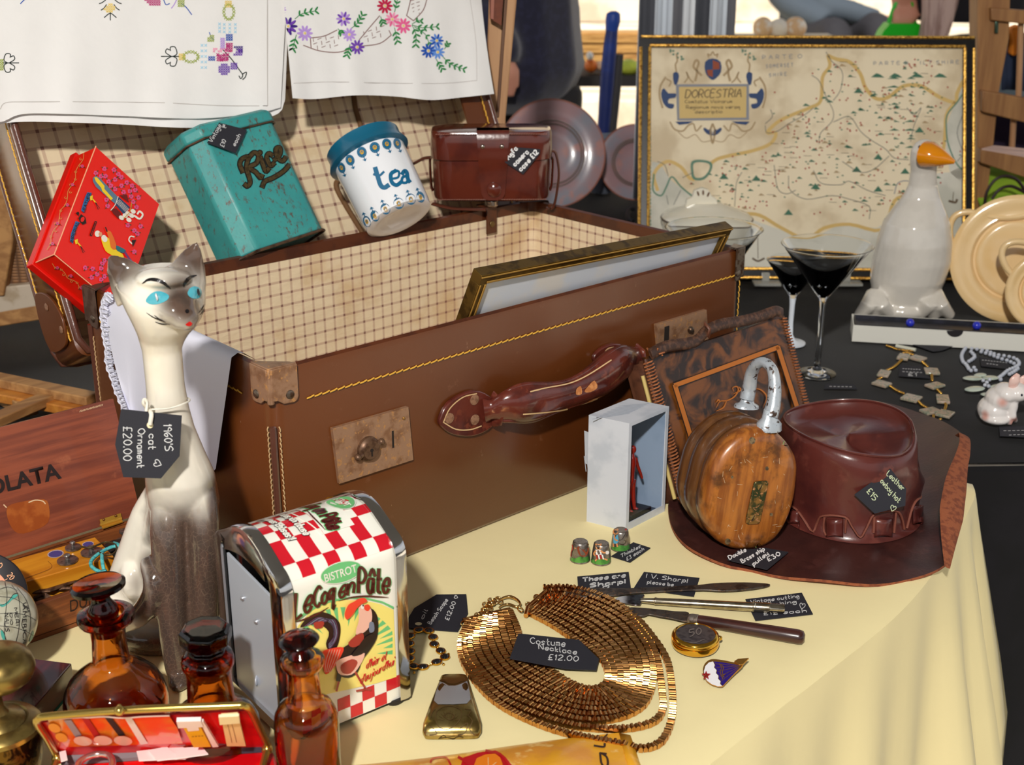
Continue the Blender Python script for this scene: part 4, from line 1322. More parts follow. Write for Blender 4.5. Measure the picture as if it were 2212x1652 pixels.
mb.tube(crs(neck, 6, True),.0007,6, True)
mb.tube(crs([PY(322,884,.922), PY(327,895,.914), PY(324,917,.9125)],4),.0016,6)
mb.tube(crs([PY(322,884,.922), PY(310,872,.918), PY(312,862,.918), PY(318,870,.918), PY(316,888,.916)],5),.0013,6)
mb.build('tag_string', M('cotton_string', (236,230,216),.8), None, 60, loc=PY(360,880,.94), label='white cotton string looped round the neck of the cat, holding its tag', category='string')
# ================================================================ wooden balance box, lid open
def lean(p0, back, target):
 """angle and length so that p0 + t(cos back + sin up) meets a pixel"""
 best = None
 for i in range(30,140):
  a = math.radians(i)
  d = back * math.cos(a) + ez * math.sin(a)
  for t in [x * .002 for x in range(10,260)]:
   q = pix(p0 + d * t)
   e = (q[0] - target[0]) ** 2 + (q[1] - target[1]) ** 2
   if best is None or e < best[0]: best = (e, d, t)
 return best[1], best[2]
Q0 = P(135,1365)
hx = P(304,1110,.036) - Q0
A1, B1_ = hx.dot(ex), hx.dot(ey)
def W(a, b, z): return Q0 + ex * a + ey * b + ez * z
MAHOG = wood('mahogany', (148,74,46),(112,52,34), ex, 16,.42,14,.2,.15, worn=(164,92,60))
OAKW = wood('old_oak', (150,84,40),(104,54,26), ex, 18,.5,12,.25, worn=(172,110,62))
YWOOD = wood('yellow_pine', (222,150,40),(196,120,26), ex, 10,.28,14,.08,.4)
FELT = M('green_felt', (16,70,48),.95, sheen=.3)
box = thing('balance_box', 'old wooden box with raised lid lettered in black, left of the cat', 'wooden box', W(-.08, B1_ / 2,0))
mb = MB()
AL = A1 - .34
th = .0055
mb.hexa([W(AL, 0,0), W(A1,0,0), W(A1, B1_, 0), W(AL, B1_, 0)],[W(AL, 0,.005), W(A1,0,.005), W(A1, B1_, .005), W(AL, B1_, .005)])
for (a0, a1, b0, b1) in ((AL, A1,0, th),(AL, A1, B1_ - th, B1_),(AL, AL + th, th, B1_ - th),(A1 - th, A1, th, B1_ - th)):
 mb.hexa([W(a0, b0,.005), W(a1, b0,.005), W(a1, b1,.005), W(a0, b1,.005)],[W(a0, b0,.034), W(a1, b0,.034), W(a1, b1,.034), W(a0, b1,.034)])
FW = PL(W(0,0,0),-ey)
typeset(mb, 'DUK', (152,1322),(208,1303),(-3,-24), FW, 1,.0004,.0,.1)
mb.build('box_tray', [OAKW, M('branded_ink', (40,24,14),.7)], box, 30, bev=.0008)
mb = MB()
mb.hexa([W(AL + th, th, .005), W(A1 - th, th, .005), W(A1 - th, B1_ - th, .005), W(AL + th, B1_ - th, .005)],[W(AL + th, th, .0065), W(A1 - th, th, .0065), W(A1 - th, B1_ - th, .0065), W(AL + th, B1_ - th, .0065)])
mb.build('felt_lining', FELT, box, 0)
HG = W(A1, B1_, .036)
ld, lt = lean(HG, ey, (245,862))
ln_ = ex.cross(ld)
if ln_.dot(EYE - HG) < 0: ln_ = -ln_
def Wl(a, t, d=0.0): return W(a, B1_, .036) + ld * t - ln_ * d
LDP = PL(Wl(0,0), ln_)
mb = MB()
mb.hexa([Wl(AL, 0,.008), Wl(A1,0,.008), Wl(A1,0,0), Wl(AL, 0,0)],[Wl(AL, lt, .008), Wl(A1, lt, .008), Wl(A1, lt, 0), Wl(AL, lt, 0)])
typeset(mb, 'OLATA', (-24,1072),(134,1033),(-8,-35), LDP, 1,.0004,.03)
poly(mb, [(16,1095),(50,1083),(95,1078),(106,1095),(104,1128),(75,1145),(40,1152),(20,1130)], LDP, 2,.0003,3)
line(mb, [(62,1085),(76,1080),(92,1082),(98,1088)],2.5, LDP, 3,.0005)
line(mb, [(8,1090),(14,1096)],2.5, LDP, 3,.0005)
for i in range(16): line(mb, [(172 + i * 3.2,890 - i * .9),(174 + i * 3.2,886 - i * .9)],1.2, LDP, 3,.0004,1)
mb.build('box_lid', [MAHOG, M('black_stencil', (38,26,24),.35), M('orange_worn_varnish', (150,70,20),.4, c2=(170,90,34), scale=60), M('pale_chips', (222,190,150),.8)], box, 30, bev=.001)
mb = MB()
mb.prism([LDP(x, y, .0008) for x, y in ((215,1122),(260,1108),(262,1118),(217,1133))], ln_ * .001)
mb.prism([P(x, y, .0365) for x, y in ((218,1136),(262,1122),(266,1128),(222,1143))], ez * .001)
mb.tube([P(216,1134,.038), P(263,1120,.038)],.0014,8)
for x, y in ((224,1122),(250,1114)): mb.ell(LDP(x, y, .0018),.0014, None, 8,5,1)
mb.build('hinge', [M('brass_hinge', (222,170,66),.35,.7), M('hinge_screw', (120,80,40),.4,.7)], box, 30)
# weights block and weights
zt = .0385
blk = thing('weights_block', 'varnished yellow wood block with holes for weights, lying in the wooden box', 'weights block', P(150,1215,.03))
mb = MB()
tq = [P(20,1266, zt), P(246,1201, zt), P(206,1159, zt), P(-40,1228, zt)]
mb.prism([p - ez * .031 for p in tq], ez * .031)
ZP = PL(V((0,0, zt)), ez)
for x, y, rx, ry in ((120,1196,18,8.5),(190,1175,13,6)):
 disc(mb, x, y, rx, ry, ZP, 1,.0003,-.15)
 disc(mb, x, y, rx * .85, ry * .8, ZP, 2,.0006,-.15)
line(mb, [(45,1252),(100,1232),(112,1222),(104,1212)],1.2, ZP, 3,.0003)
mb.build('block_body', [YWOOD, M('hole_rim', (190,170,170),.5), M('purple_velvet', (76,62,128),.95), M('groove_dark', (150,90,30),.6)], blk, 30, bev=.001)
NICK = M('grey_nickel', (158,150,146),.28,.85, c2=(120,112,108), scale=200)
for i, (x, y, s_, lab) in enumerate(((146,1213,22, 'front grey metal weight with a knob, on the yellow block'),(158,1185,17, 'rear small grey metal weight with a knob, on the yellow block'),(198,1195,23, 'right-hand grey metal weight with a knob, beside the teal cord'))):
 c = P(x, y, zt + .0003)
 r = s_ * mpp(c)
 wt = thing('brass_weight', lab, 'weight', c, 'metal weights in the block')
 mb = MB()
 mb.lathe(c, ez, [(r * .9,0),(r, .0008),(r * .98,.0022),(r * .5,.0026),(r * .22,.0032),(r * .2,.005)],28)
 mb.build('weight_disc', NICK, wt, 35)
 mb = MB()
 mb.ell(c + ez * .0063,(r * .36, r * .36,.0018), None, 16,8)
 mb.build('weight_knob', NICK, wt)
mb = MB()
kx = P(272,1178,.02)
mb.lathe(kx, ez, [(.009,0),(.009,.006),(.003,.008),(.0028,.012),(.005,.0145),(.0048,.0165),(.0001,.0172)],24)
mb.build('brass_weight', NICK, None, 35, loc=kx, label='taller grey weight in the back corner of the wooden box, beside the cat', category='weight', group='metal weights in the block')
CORD = M('teal_cord', (96,196,196),.7, c2=(60,160,166), scale=300)
mb = MB()
def g5(x, y): return (x * .2542,850 + y * .2542)
for pts in ([(1075,1315),(1020,1300),(960,1300),(880,1335),(800,1390),(770,1440),(790,1480),(850,1512),(895,1505)],[(868,1345),(868,1420),(882,1500)],[(1060,1330),(1010,1285),(970,1270)],[(895,1510),(820,1535),(760,1550)]):
 mb.tube(crs([P(*g5(*p),.046 if i_ < len(pts) - 1 else .040) for i_, p in enumerate(pts)],5),.0017,7)
mb.build('teal_cord', CORD, None, 60, loc=P(215,1200,.04), label='looped teal ribbon cord lying over the yellow weights block', category='cord')
mb = MB()
mb.tube(crs([P(*g5(*p),.047) for p in [(690,1300),(760,1310),(820,1290),(900,1262),(975,1280),(992,1320),(960,1362),(890,1368),(830,1340)]],5),.0009,6)
mb.build('scale_chain', M('dark_brass_chain', (96,80,50),.4,.7, bump=.4, bscale=1500), None, 60, loc=P(220,1190,.045), label='thin dark brass scale chain curled by the teal cord', category='chain')
mb = MB()
c = P(258,1222,.014)
mb.lathe(c, ez, [(.010,0),(.0145,.004),(.0145,.018),(.012,.022),(.0001,.0225)],12)
mb.build('scale_pan', M('dark_pan', (52,54,52),.25,.6), None, 40, loc=c, label='dark metal scale pan standing in the wooden box against the cat', category='scale pan')
RB = M('rusty_beam', (112,80,58),.45,.6, c2=(74,50,38), scale=200, bump=.2)
sc_ = thing('balance_beam', 'rusty folded balance beam lying in the front of the wooden box', 'balance beam', P(100,1280,.02))
mb = MB()
zb = .024
mb.tube([P(48,1281, zb), P(80,1278, zb), P(105,1272, zb), P(185,1268, zb)],[.0012,.0018,.0022,.0012],8)
mb.tube([P(44,1284, zb), P(85,1277, zb + .002), P(105,1275, zb + .003), P(185,1247, zb)],[.0012,.0024,.003,.0012],8, sy=.6)
mb.build('beam', RB, sc_)
mb = MB()
mb.prism([P(58,1297, zb - .006), P(98,1282, zb), P(116,1293, zb - .004), P(98,1299, zb - .006)], ez * .0012)
mb.tube([P(60,1296, zb - .006), P(94,1284, zb), P(100,1276, zb)],.0014,7)
mb.build('beam_pointer', RB, sc_, 30)
# ================================================================ small globe and dial
gc = P(-8,1340,.060)
gr = 86*mpp(gc)
gl = thing('globe', 'small antique style paper globe with turquoise coasts at the left edge', 'globe', V((gc.x, gc.y, 0)))
mb = MB()
mb.ell(gc, gr, None, 40,28)
GB = BV(mb)
def g2(x, y): return (x * .1453,1180 + y * .1453)
TQ = 1
for pts in ([(0,860),(60,860),(140,790),(190,730),(260,715),(235,760),(170,800),(110,860),(40,900),(0,890)],[(10,1240),(60,1290),(90,1400),(170,1470),(210,1520),(160,1500),(90,1450),(40,1380),(10,1300)],[(440,1370),(480,1250),(500,1290),(470,1380),(430,1420)]):
 poly(mb, [g2(*p) for p in pts], GB, 1,.0004,2)
for pts in ([(0,880),(90,850),(150,780),(200,715),(260,700)],[(0,1220),(50,1270),(95,1390),(170,1460),(240,1510),(300,1500)],[(0,1000),(200,990),(400,1030),(530,1100)],[(0,1180),(200,1200),(380,1260),(500,1330)],[(0,750),(180,770),(300,830),(420,930)],[(70,540),(100,700),(90,900),(60,1200),(90,1480)],[(170,580),(260,720),(290,960),(270,1250),(200,1520)],[(250,620),(380,800),(440,1020),(430,1260),(360,1460)],[(330,1070),(320,1180),(380,1330),(330,1450)],[(0,640),(120,610),(250,660)]):
 line(mb, [g2(*p) for p in pts],1.1, GB, 2,.0005,5)
typeset(mb, 'AMERICA', g2(330,860), g2(330,1460), V((8,-1)), GB, 2,.0006,.0)
write(mb, 'UM', g2(325,860), g2(380,980),(8,-3), GB, 2,1.4,.0006)
write(mb, 'MERI', g2(205,920), g2(235,1170),(6,-1), GB, 2,1.3,.0006)
write(mb, 'DIO', g2(140,1000), g2(150,1160),(5,0), GB, 2,1.2,.0006)
write(mb, 'NALIS', g2(62,1000), g2(80,1260),(8,0), GB, 2,1.5,.0006)
mb.build('globe_ball', [M('globe_paper', (186,184,164),.18, c2=(160,156,134), scale=60, coat=.5), M('globe_turquoise', (84,178,164),.3), M('globe_ink', (50,48,48),.4)], gl, 60)
mb = MB()
mb.lathe(V((gc.x, gc.y, 0)), ez, [(gr * .6,0),(gr * .6,.003),(gr * .3,.007),(gr * .14,.012),(gr * .14, gc.z - gr * .95),(gr * .3, gc.z - gr * .93)],24)
mb.build('globe_stand', M('aged_brass', (0,0,0)), gl, 40)
dc = P(-44,1290,.054)
dn = (EYE + V((-.1,0,0)) - dc).normalized()
DP = PL(dc, dn)
dial = thing('round_dial', 'round black dial with salmon numerals half hidden behind the small globe', 'dial', V((dc.x, dc.y, 0)))
mb = MB()
rr_ = 98*mpp(dc)
mb.lathe(dc - dn * .012, dn, [(rr_ * .96,0),(rr_, .002),(rr_, .0115),(rr_ * .97,.012),(.0001,.012)],56)
mb.build('dial_face', M('dial_black', (26,22,28),.35), dial, 35)
mb = MB()
disc(mb, -44,1290,66,66, DP, 0,.0005,0,48)
disc(mb, -44,1292,46,46, DP, 1,.0008,0,40)
for i, tx in enumerate(('0', '10', '20', '30', '40', '50')):
 a = math.radians(-96 + 25*i + 12)
 d = V((math.cos(a), math.sin(a)))
 q = V((-d.y, d.x))
 c = V((-44,1290)) + d * 76
 write(mb, tx, c - q * (6 if len(tx) > 1 else 3), c + q * (6 if len(tx) > 1 else 3), d * 12, DP, 2,1.5,.0006)
 line(mb, [V((-44,1290)) + d * 67, V((-44,1290)) + d * 72],1.2, DP, 2,.0006,1)
mb.build('dial_scale', [M('dial_salmon', (236,150,112),.5), M('dial_purple', (66,40,100),.5), M('dial_numeral', (250,176,128),.5)], dial, 0)
# ================================================================ brass finial jar
BRASS = M('dull_brass', (150,128,72),.32,.85, c2=(118,98,56), scale=50, bump=.08, bscale=200)
by = .80
def bz(y): return PY(0, y, by).z
bk = 1.0 / FPX * dep(PY(0,1550, by))
jar = thing('brass_jar', 'engraved brass jar with mushroom knob in the bottom left corner', 'brass jar', PY(-4,1700, by) * 1)
jx = PY(-4,1550, by)
jar.location = (jx.x, by, 0)
J0 = V((jx.x, by, 0))
mb = MB()
mb.lathe(J0, ez, [(62*bk, .0),(70*bk, .006),(80*bk, bz(1640)),(84*bk, bz(1600)),(82*bk, bz(1572)),(70*bk, bz(1566))],56)
mb.build('jar_body', M('engraved_brass', (112,84,36),.3,.9, c2=(40,26,14), scale=70, lo=.42, hi=.55, bump=.5, bscale=160, dist=2), jar, 40)
mb = MB()
mb.lathe(J0, ez, [(80*bk, bz(1580)),(88*bk, bz(1575)),(88*bk, bz(1566)),(80*bk, bz(1558)),(62*bk, bz(1553)),(58*bk, bz(1556)),(52*bk, bz(1548)),(24*bk, bz(1538)),(16*bk, bz(1525)),(14*bk, bz(1505)),(20*bk, bz(1490))],56)
mb.build('jar_lid', BRASS, jar, 35)
mb = MB()
ka = (ez + V((.16,-.1,0))).normalized()
mb.lathe(PY(2,1492, by), ka, [(16*bk, 0),(40*bk, .006),(66*bk, .016),(70*bk, .022),(62*bk, .029),(40*bk, .034),(.0001,.036)],48)
mb.build('mushroom_knob', BRASS, jar, 40)
# ================================================================ maroon lacquer box corner
mz = .024
mp = [P(155,1432, mz), P(62,1540, mz), P(-60,1480, mz), P(60,1420, mz)]
mar = thing('lacquer_box', 'dark maroon lacquered wooden box with green felt foot behind the brass jar', 'box', sum(mp, V((0,0,0))) / 4 - ez * mz)
mb = MB()
mb.prism([V((p.x, p.y, .0022)) for p in mp], ez * (mz - .0022))
mb.build('box_body', wood('maroon_lacquer', (84,12,26),(48,8,16), mp[1] - mp[0],20,.18,10,.12,.6), mar, 20, bev=.001)
mb = MB()
mb.prism([V((p.x, p.y, 0)) for p in mp], ez * .0021)
mb.build('felt_base', M('green_baize', (10,104,84),.9), mar, 0)
# ================================================================ amber apothecary bottles
def amber_mat(name, c, dens):
 t = NT(name)
 t.base((1,.93,.85,1),.02)
 t.b.inputs['Transmission Weight'].default_value = 1
 t.b.inputs['IOR'].default_value = 1.5
 va = t.node('VolumeAbsorption')
 va.inputs['Color'].default_value = c
 va.inputs['Density'].default_value = dens
 t.l.new(va.outputs[0], t.n['Material Output'].inputs['Volume'])
 t.bump(t.noise(60,3),.08,.002)
 return t.m
AMBER = amber_mat('amber_glass', (.91,.60,.0,1),860)
AMBER2 = amber_mat('dark_amber_glass', (.80,.42,.0,1),620)
def bottle(label, cx, base_y, outer, stop, oct=False, tilt=(0,0), wall=3.2):
 b0 = P(cx, base_y)
 Y = b0.y
 def hz(y): return PY(cx, y, Y).z
 def hr(y, w_): return w_ * mpp(PY(cx, y, Y))
 bt = thing('amber_bottle', label, 'bottle', b0, 'amber glass apothecary bottles')
 o_ = V((b0.x, b0.y, 0))
 pr = [(hr(base_y, outer[0][1]) * .8,.0003)] + [(hr(y, w_), max(hz(y),.0015)) for y, w_ in outer]
 inn = [(hr(y, max(w_ - wall * (2.2 if w_ > 70 else 1.6),6)), max(hz(y) - (.0 if y < base_y - 30 else -.006),.006)) for y, w_ in outer if w_ < 1e3]
 inn = [q for q, (y, w_) in zip(inn, outer) if y < base_y - 6 and not (50 < w_ < 66 and y < outer[-1][0] + 30)]
 mb = MB()
 mb.lathe(o_, ez, pr + inn[::-1] + [(inn[0][0] * .8,.005),(.0001,.0045)],56)
 mb.build('bottle_body', AMBER, bt, 50)
 ax = (ez + V((tilt[0], tilt[1],0))).normalized()
 y0 = stop[0][0]
 s0 = V((b0.x, b0.y, hz(y0)))
 mb = MB()
 mb.lathe(s0, ax, [(hr(y, w_), hz(y) - hz(y0)) for y, w_ in stop],8 if oct else 48, hint=V((.4,.9,.1)) if oct else V((0,1,0)))
 mb.build('glass_stopper', AMBER2, bt, 30 if oct else 50, bev=.0012 if oct else 0)
bottle('large round amber glass bottle with flat disc stopper in front of the cat', 258,1572,
    [(1572,100),(1564,108),(1555,110),(1508,110),(1488,106),(1470,96),(1455,80),(1442,60),(1432,46),(1424,39),(1380,36),(1352,38),(1344,44),(1340,58),(1332,62),(1324,60),(1320,44)],
    [(1368,26),(1330,30),(1324,33),(1310,30),(1298,21),(1288,19),(1282,24),(1276,46),(1270,58),(1263,59),(1258,52),(1262,30),(1264,.1)], tilt=(-.09,.02))
bottle('amber glass bottle with faceted octagonal stopper beside the napkin dispenser', 468,1640,
    [(1640,92),(1634,98),(1560,98),(1545,90),(1530,72),(1520,56),(1510,50),(1455,48),(1440,52),(1434,56),(1424,57),(1414,54),(1408,44)],
    [(1440,34),(1412,40),(1404,44),(1398,34),(1390,40),(1384,57),(1362,58),(1352,48),(1353,30),(1355,.1)], oct=True, wall=4)
bottle('slim front amber glass bottle with disc stopper before the rooster picture', 672,1722,
    [(1722,62),(1716,68),(1560,70),(1540,67),(1524,58),(1514,44),(1508,36),(1470,34),(1448,34),(1440,42),(1432,47),(1424,48),(1418,44),(1414,34)],
    [(1450,20),(1424,24),(1416,30),(1408,24),(1400,15),(1396,14),(1392,22),(1388,40),(1382,45),(1376,40),(1370,20),(1369,.1)], tilt=(-.07,0))
# ================================================================ red sewing purse
pz = .030
h0, h1 = P(120,1632, pz), P(580,1612, pz)
hd_ = (h1 - h0).normalized()
hb = V((-hd_.y, hd_.x, 0))
pd, pt = lean(h0 + hd_ * .004, hb, (78,1556))
pn = hd_.cross(pd)
if pn.dot(EYE - h0) < 0: pn = -pn
PP = PL(h0, pn)
purse = thing('sewing_purse', 'open red purse with gilt frame holding a sewing kit, bottom left', 'purse', V(((h0.x + h1.x) / 2, h0.y, 0)))
GLT = M('purse_gilt', (190,160,84),.22,.9)
mb = MB()
mb.tube(crs([PP(x, y) for x, y in ((122,1632),(100,1592),(80,1562),(84,1552),(110,1546),(300,1532),(500,1524),(525,1524),(541,1534),(560,1572),(580,1612))],5),.0026,10)
mb.build('purse_frame', GLT, purse)
mb = MB()
mb.ell(PP(258,1535,.0035),.0035, None, 14,9)
mb.tube([PP(258,1530,.002), PP(258,1526,.0)],.0018,8)
mb.build('clasp', GLT, purse)
REDP = M('red_satin', (222,14,14),.3, c2=(190,6,16), scale=40, coat=.3)
mb = MB()
qd = [(122,1630),(84,1556),(536,1530),(578,1612)]
mb.prism([PP(x, y, -.0035) for x, y in qd], pn * .0015)
def pq(x, y): return (x * .2555,1230 + y * .2555)
for pts, mi in (([(400,1262),(1430,1238),(1500,1340),(1545,1470),(560,1500),(440,1350)],1),([(540,1275),(600,1270),(690,1400),(640,1420)],2),([(690,1258),(745,1255),(845,1400),(800,1420)],3),([(885,1252),(940,1250),(1060,1400),(1005,1408)],4),([(1050,1250),(1110,1250),(1250,1470),(1190,1480)],5)):
 poly(mb, [pq(*p) for p in pts], PP, mi, .0003 if mi == 1 else .001)
line(mb, [pq(*p) for p in [(395,1268),(560,1258),(690,1250),(740,1252),(880,1244),(1040,1256),(1200,1244),(1430,1236)]],3, PP, 5,.0016)
for x, y in ((700,1450),(870,1445),(1040,1448)): disc(mb, *pq(x, y),20,10, PP, 6,.0022,.12)
for x, y in ((460,1340),(520,1420)): disc(mb, *pq(x, y),14,9, PP, 7,.0012,.4)
mb.build('back_pocket', [REDP, M('orange_plastic', (238,84,30),.2, c2=(226,130,40), scale=30, coat=.6), M('thread_grey', (150,130,140),.6), M('thread_red', (178,4,10),.6), M('thread_black', (22,16,20),.6), M('thread_white', (238,220,222),.6), M('button_pearl', (236,190,176),.15, coat=.5), M('thread_gold', (230,140,40),.6)], purse, 0)
mb = MB()
mb.prism([PP(*pq(x, y),.003) for x, y in ((1545,1300),(1690,1295),(1785,1475),(1640,1480))], pn * .002,1)
mb.prism([PP(*pq(x, y),.0025) for x, y in ((1495,1250),(1700,1245),(1720,1295),(1510,1305))], pn * .003,0)
mb.prism([PP(*pq(x, y),.0025) for x, y in ((1690,1260),(1720,1262),(1850,1475),(1800,1480))], pn * .002,0)
poly(mb, [pq(*p) for p in [(1570,1320),(1670,1318),(1685,1360),(1590,1368)]], PP, 0,.0054)
write(mb, '----', pq(1625,1418), pq(1720,1412),(-2,-5), PP, 2,1.2,.0056)
mb.build('needle_packet', [M('packet_white', (244,226,222),.5), M('packet_yellow', (238,176,20),.5), M('packet_ink', (110,40,20),.6)], purse, 0)
mb = MB()
mb.prism([PP(*pq(x, y),.003) for x, y in ((1870,1215),(2010,1205),(2080,1470),(1920,1470))], pn * .002,0)
mb.prism([PP(*pq(x, y),.0055) for x, y in ((1850,1225),(2020,1215),(2030,1275),(1860,1290))], pn * .002,1)
for d in (40,80): line(mb, [pq(1885 + d * .9,1292), pq(1920 + d, 1462)],.9, PP, 2,.0054,1)
mb.build('tape_measure', [M('tape_cream', (236,196,140),.6), M('tape_roll', (244,224,180),.6), M('tape_ink', (120,60,40),.6)], purse, 0)
# front half of the purse, lying low
zf = .022
mb = MB()
f0 = [h0 - hd_ * .004, h1 + hd_ * .003]
def fq(x, y, z): return P(x, y, z)
mb.prism([P(130,1648, zf), P(590,1618, zf), P(640,1760,.012), P(90,1780,.012)],-ez * .010)
mb.build('front_pocket', REDP, purse, 20, bev=.003)
mb = MB()
mb.prism([P(126,1628, pz - .003), P(576,1610, pz - .003), P(588,1620, zf + .0006), P(132,1650, zf + .0006)],-ez * .0012)
mb.build('purse_gusset', M('grey_lining', (120,112,116),.7, c2=(60,56,70), scale=30), purse, 0)
for i, pts in enumerate(([(295,1624),(400,1612),(440,1618),(400,1640),(300,1644)],[(320,1622),(360,1614),(390,1638),(340,1644)],[(380,1618),(436,1614),(450,1630),(380,1640)],[(128,1626),(142,1622),(146,1642),(132,1646)])):
 mb = MB()
 mb.prism([P(x, y, pz + .0008 + .0013*i) for x, y in pts], ez * .0008)
 mb.build('paper_packet', M('tissue_white', (246,232,228),.7), purse, 0)
for x, y in ((124,1638),(577,1618)):
 mb = MB()
 c = P(x, y, pz)
 mb.ell(c, .0042, None, 12,8)
 mb.tube([c - V((0,.003,0)), c - V((.002,.02,.008))],.0026,8)
 mb.build('frame_hinge', GLT, purse)
sci = P(205,1648, pz + .008)
mb = MB()
mb.tube(crs([P(x, y, pz + .006) for x, y in ((166,1660),(172,1646),(190,1634),(215,1628),(236,1632),(243,1646),(240,1664))],6),.0024,10)
mb.build('scissors', M('pink_chrome', (226,200,196),.15,.9), None, 60, loc=sci, label='handle loop of small steel scissors sticking out of the red purse', category='scissors')
# ================================================================ napkin dispenser
FRt = P(886,1499,.005)
nx_ = V((.79,.613,0)).normalized()
FL_ = FRt - nx_ * min((k * .001 for k in range(60,160)), key=lambda d: abs(pix(FRt - nx_ * d)[0] - 622))
ny_ = V((-nx_.y, nx_.x, 0))
NW = (FRt - FL_).length
ND = min((k * .001 for k in range(50,150)), key=lambda d: abs(pix(FL_ + ny_ * d)[0] - 487))
NF = PL(FL_, -ny_)
z1 = NF(866,1186).z
disp = thing('napkin_dispenser', 'chrome napkin dispenser with a rooster picture and red checks', 'napkin dispenser', FL_ + nx_ * NW / 2 + ny_ * ND / 2 - ez * .005)
def nprof(g=0.0, zb=.0, r=.016, bulge=.013):
 """outline of the arched section, front bottom -> over the top -> back bottom"""
 pts = [(-g, FL_.z + zb),(-g, z1 - r * .4)]
 for k in range(1,7):
  a = math.pi / 2*k / 7
  pts.append((-g + r * (1 - math.cos(a)), z1 - r * .4 + (r + .002)*math.sin(a)))
 zt_ = z1 - r * .4 + r + .002 + g
 for k in range(1,12):
  u = k / 12
  pts.append((r + (ND - 2*r)*u, zt_ + bulge * math.sin(math.pi * u)))
 m_ = [(ND - y, z) for y, z in pts[:8]][::-1]
 return pts + m_
def npt(x, yz, o=0): return FL_ * 1 + nx_ * x + ny_ * yz[0] + V((0,0, yz[1] - FL_.z))
CHROME = M('chrome', (214,212,210),.1,1, bump=.03, bscale=30, bd=.004)
cap = .011
pr = nprof()
mb = MB()
mb.loft([[npt(x, q) for q in pr] for x in (cap * .6, NW * .34, NW * .67, NW - cap * .6)], False, 0, False)
# arc-length chart of the sleeve: x in 0..1 across, s along the profile
sl = [0]
for a, b in zip(pr, pr[1:]): sl.append(sl[-1] + math.hypot(b[0] - a[0], b[1] - a[1]))
def chart(x, s, off=.0003):
 s = max(0, min(s, sl[-1] - 1e-6))
 j = max(i for i in range(len(sl) - 1) if sl[i] <= s)
 t = (s - sl[j]) / (sl[j + 1] - sl[j])
 a, b = pr[j], pr[j + 1]
 n = V((-(b[1] - a[1]),(b[0] - a[0]))).normalized()
 return npt(x, (a[0] + (b[0] - a[0])*t + n.x * off, a[1] + (b[1] - a[1])*t + n.y * off))
PRN = {n: M('tin_print_' + n, c, .22, coat=.3) for n, c in dict(red=(206,26,42), cream=(242,240,228), green=(112,200,128), brown=(84,30,28), yellow=(248,232,128), black=(34,26,28), plum=(90,60,90), coral=(238,70,50), rosy=(242,190,170), grey=(120,130,150), rust=(170,60,50)).items()}
PN = list(PRN)
ni = {n: i for i, n in enumerate(PN)}
SM = sl[-1] / 2
x0_, x1_ = cap, NW - cap
nc = 8
sq = (x1_ - x0_) / nc
sfront = sl[8]
def rowsq(s0, s1, n_rows, ph=0):
 h = (s1 - s0) / n_rows
 for r_ in range(n_rows):
  for c in range(nc):
   if (r_ + c + ph) % 2: continue
   xa, xb, ya, yb = x0_ + c * sq, x0_ + (c + 1)*sq, s0 + r_ * h, s0 + (r_ + 1)*h
   mb.grid(lambda u, v: chart(xa + (xb - xa) * u, ya + (yb - ya) * v, .0003),2,3, ni['red'])
def cpoly(pts, mi, off=.0005, sm=0):
 pts = [V(p) for p in pts]
 if sm: pts = crs(pts, sm, True)
 mb.add([chart(p.x, p.y, off) for p in pts],[tuple(range(len(pts)))], mi)
mapc = lambda x, y, off: chart(x / 1000, y / 1000, off)
rowsq(.0005, sq * 2,2)
fs = NF(745,1275).z - FL_.z            # where the front border of checks ends
rowsq(sfront - sq * 2.2, sfront + .002,2,1)
rowsq(sfront + .002, sl[-9],6)
# front panel
cpoly([(x0_, sq * 2),(x1_, sq * 2),(x1_, sfront - sq * 2.2),(x0_, sfront - sq * 2.2)], ni['cream'],.0002)
ya_ = sq * 2 + .001
def fr_(x, y): return (460 + x * .2542,1060 + y * .2542)
def NFp(x, y, off=.0003): return NF(x, y, off)
B1 = NFp
poly(mb, [fr_(*p) for p in [(670,1650),(680,1330),(720,1150),(840,1010),(980,950),(1130,925),(1280,930),(1420,960),(1535,1010),(1560,1580),(1390,1635),(1000,1720),(760,1775),(672,1790)]], B1, ni['yellow'],.0006)
cx__, cy__ = fr_(1120,1400)
for i in range(22):
 a = math.radians(-172 + i * 8)
 r1, r2 = 70 if i % 2 else 85,128
 p1 = V((cx__ + math.cos(a)*r1, cy__ + math.sin(a)*r1 * .9))
 e = []
 for da in (-.045,.045): e.append(V((cx__ + math.cos(a + da)*r2 * .93, cy__ + math.sin(a + da)*r2 * .82)))
 if any(q.x < 632 or q.x > 850 or q.y < 1298 for q in e):
  e = [V((min(max(q.x, 634),848), max(q.y, 1300))) for q in e]
 poly(mb, [p1, e[0], e[1]], B1, ni['green'],.0008)
poly(mb, [fr_(*p) for p in [(700,1120),(780,1060),(900,980),(1020,940),(1160,916),(1300,922),(1440,955),(1535,1005),(1538,985),(1440,938),(1300,906),(1150,902),(1000,925),(880,965),(760,1045),(690,1110)]], B1, ni['green'],.001)
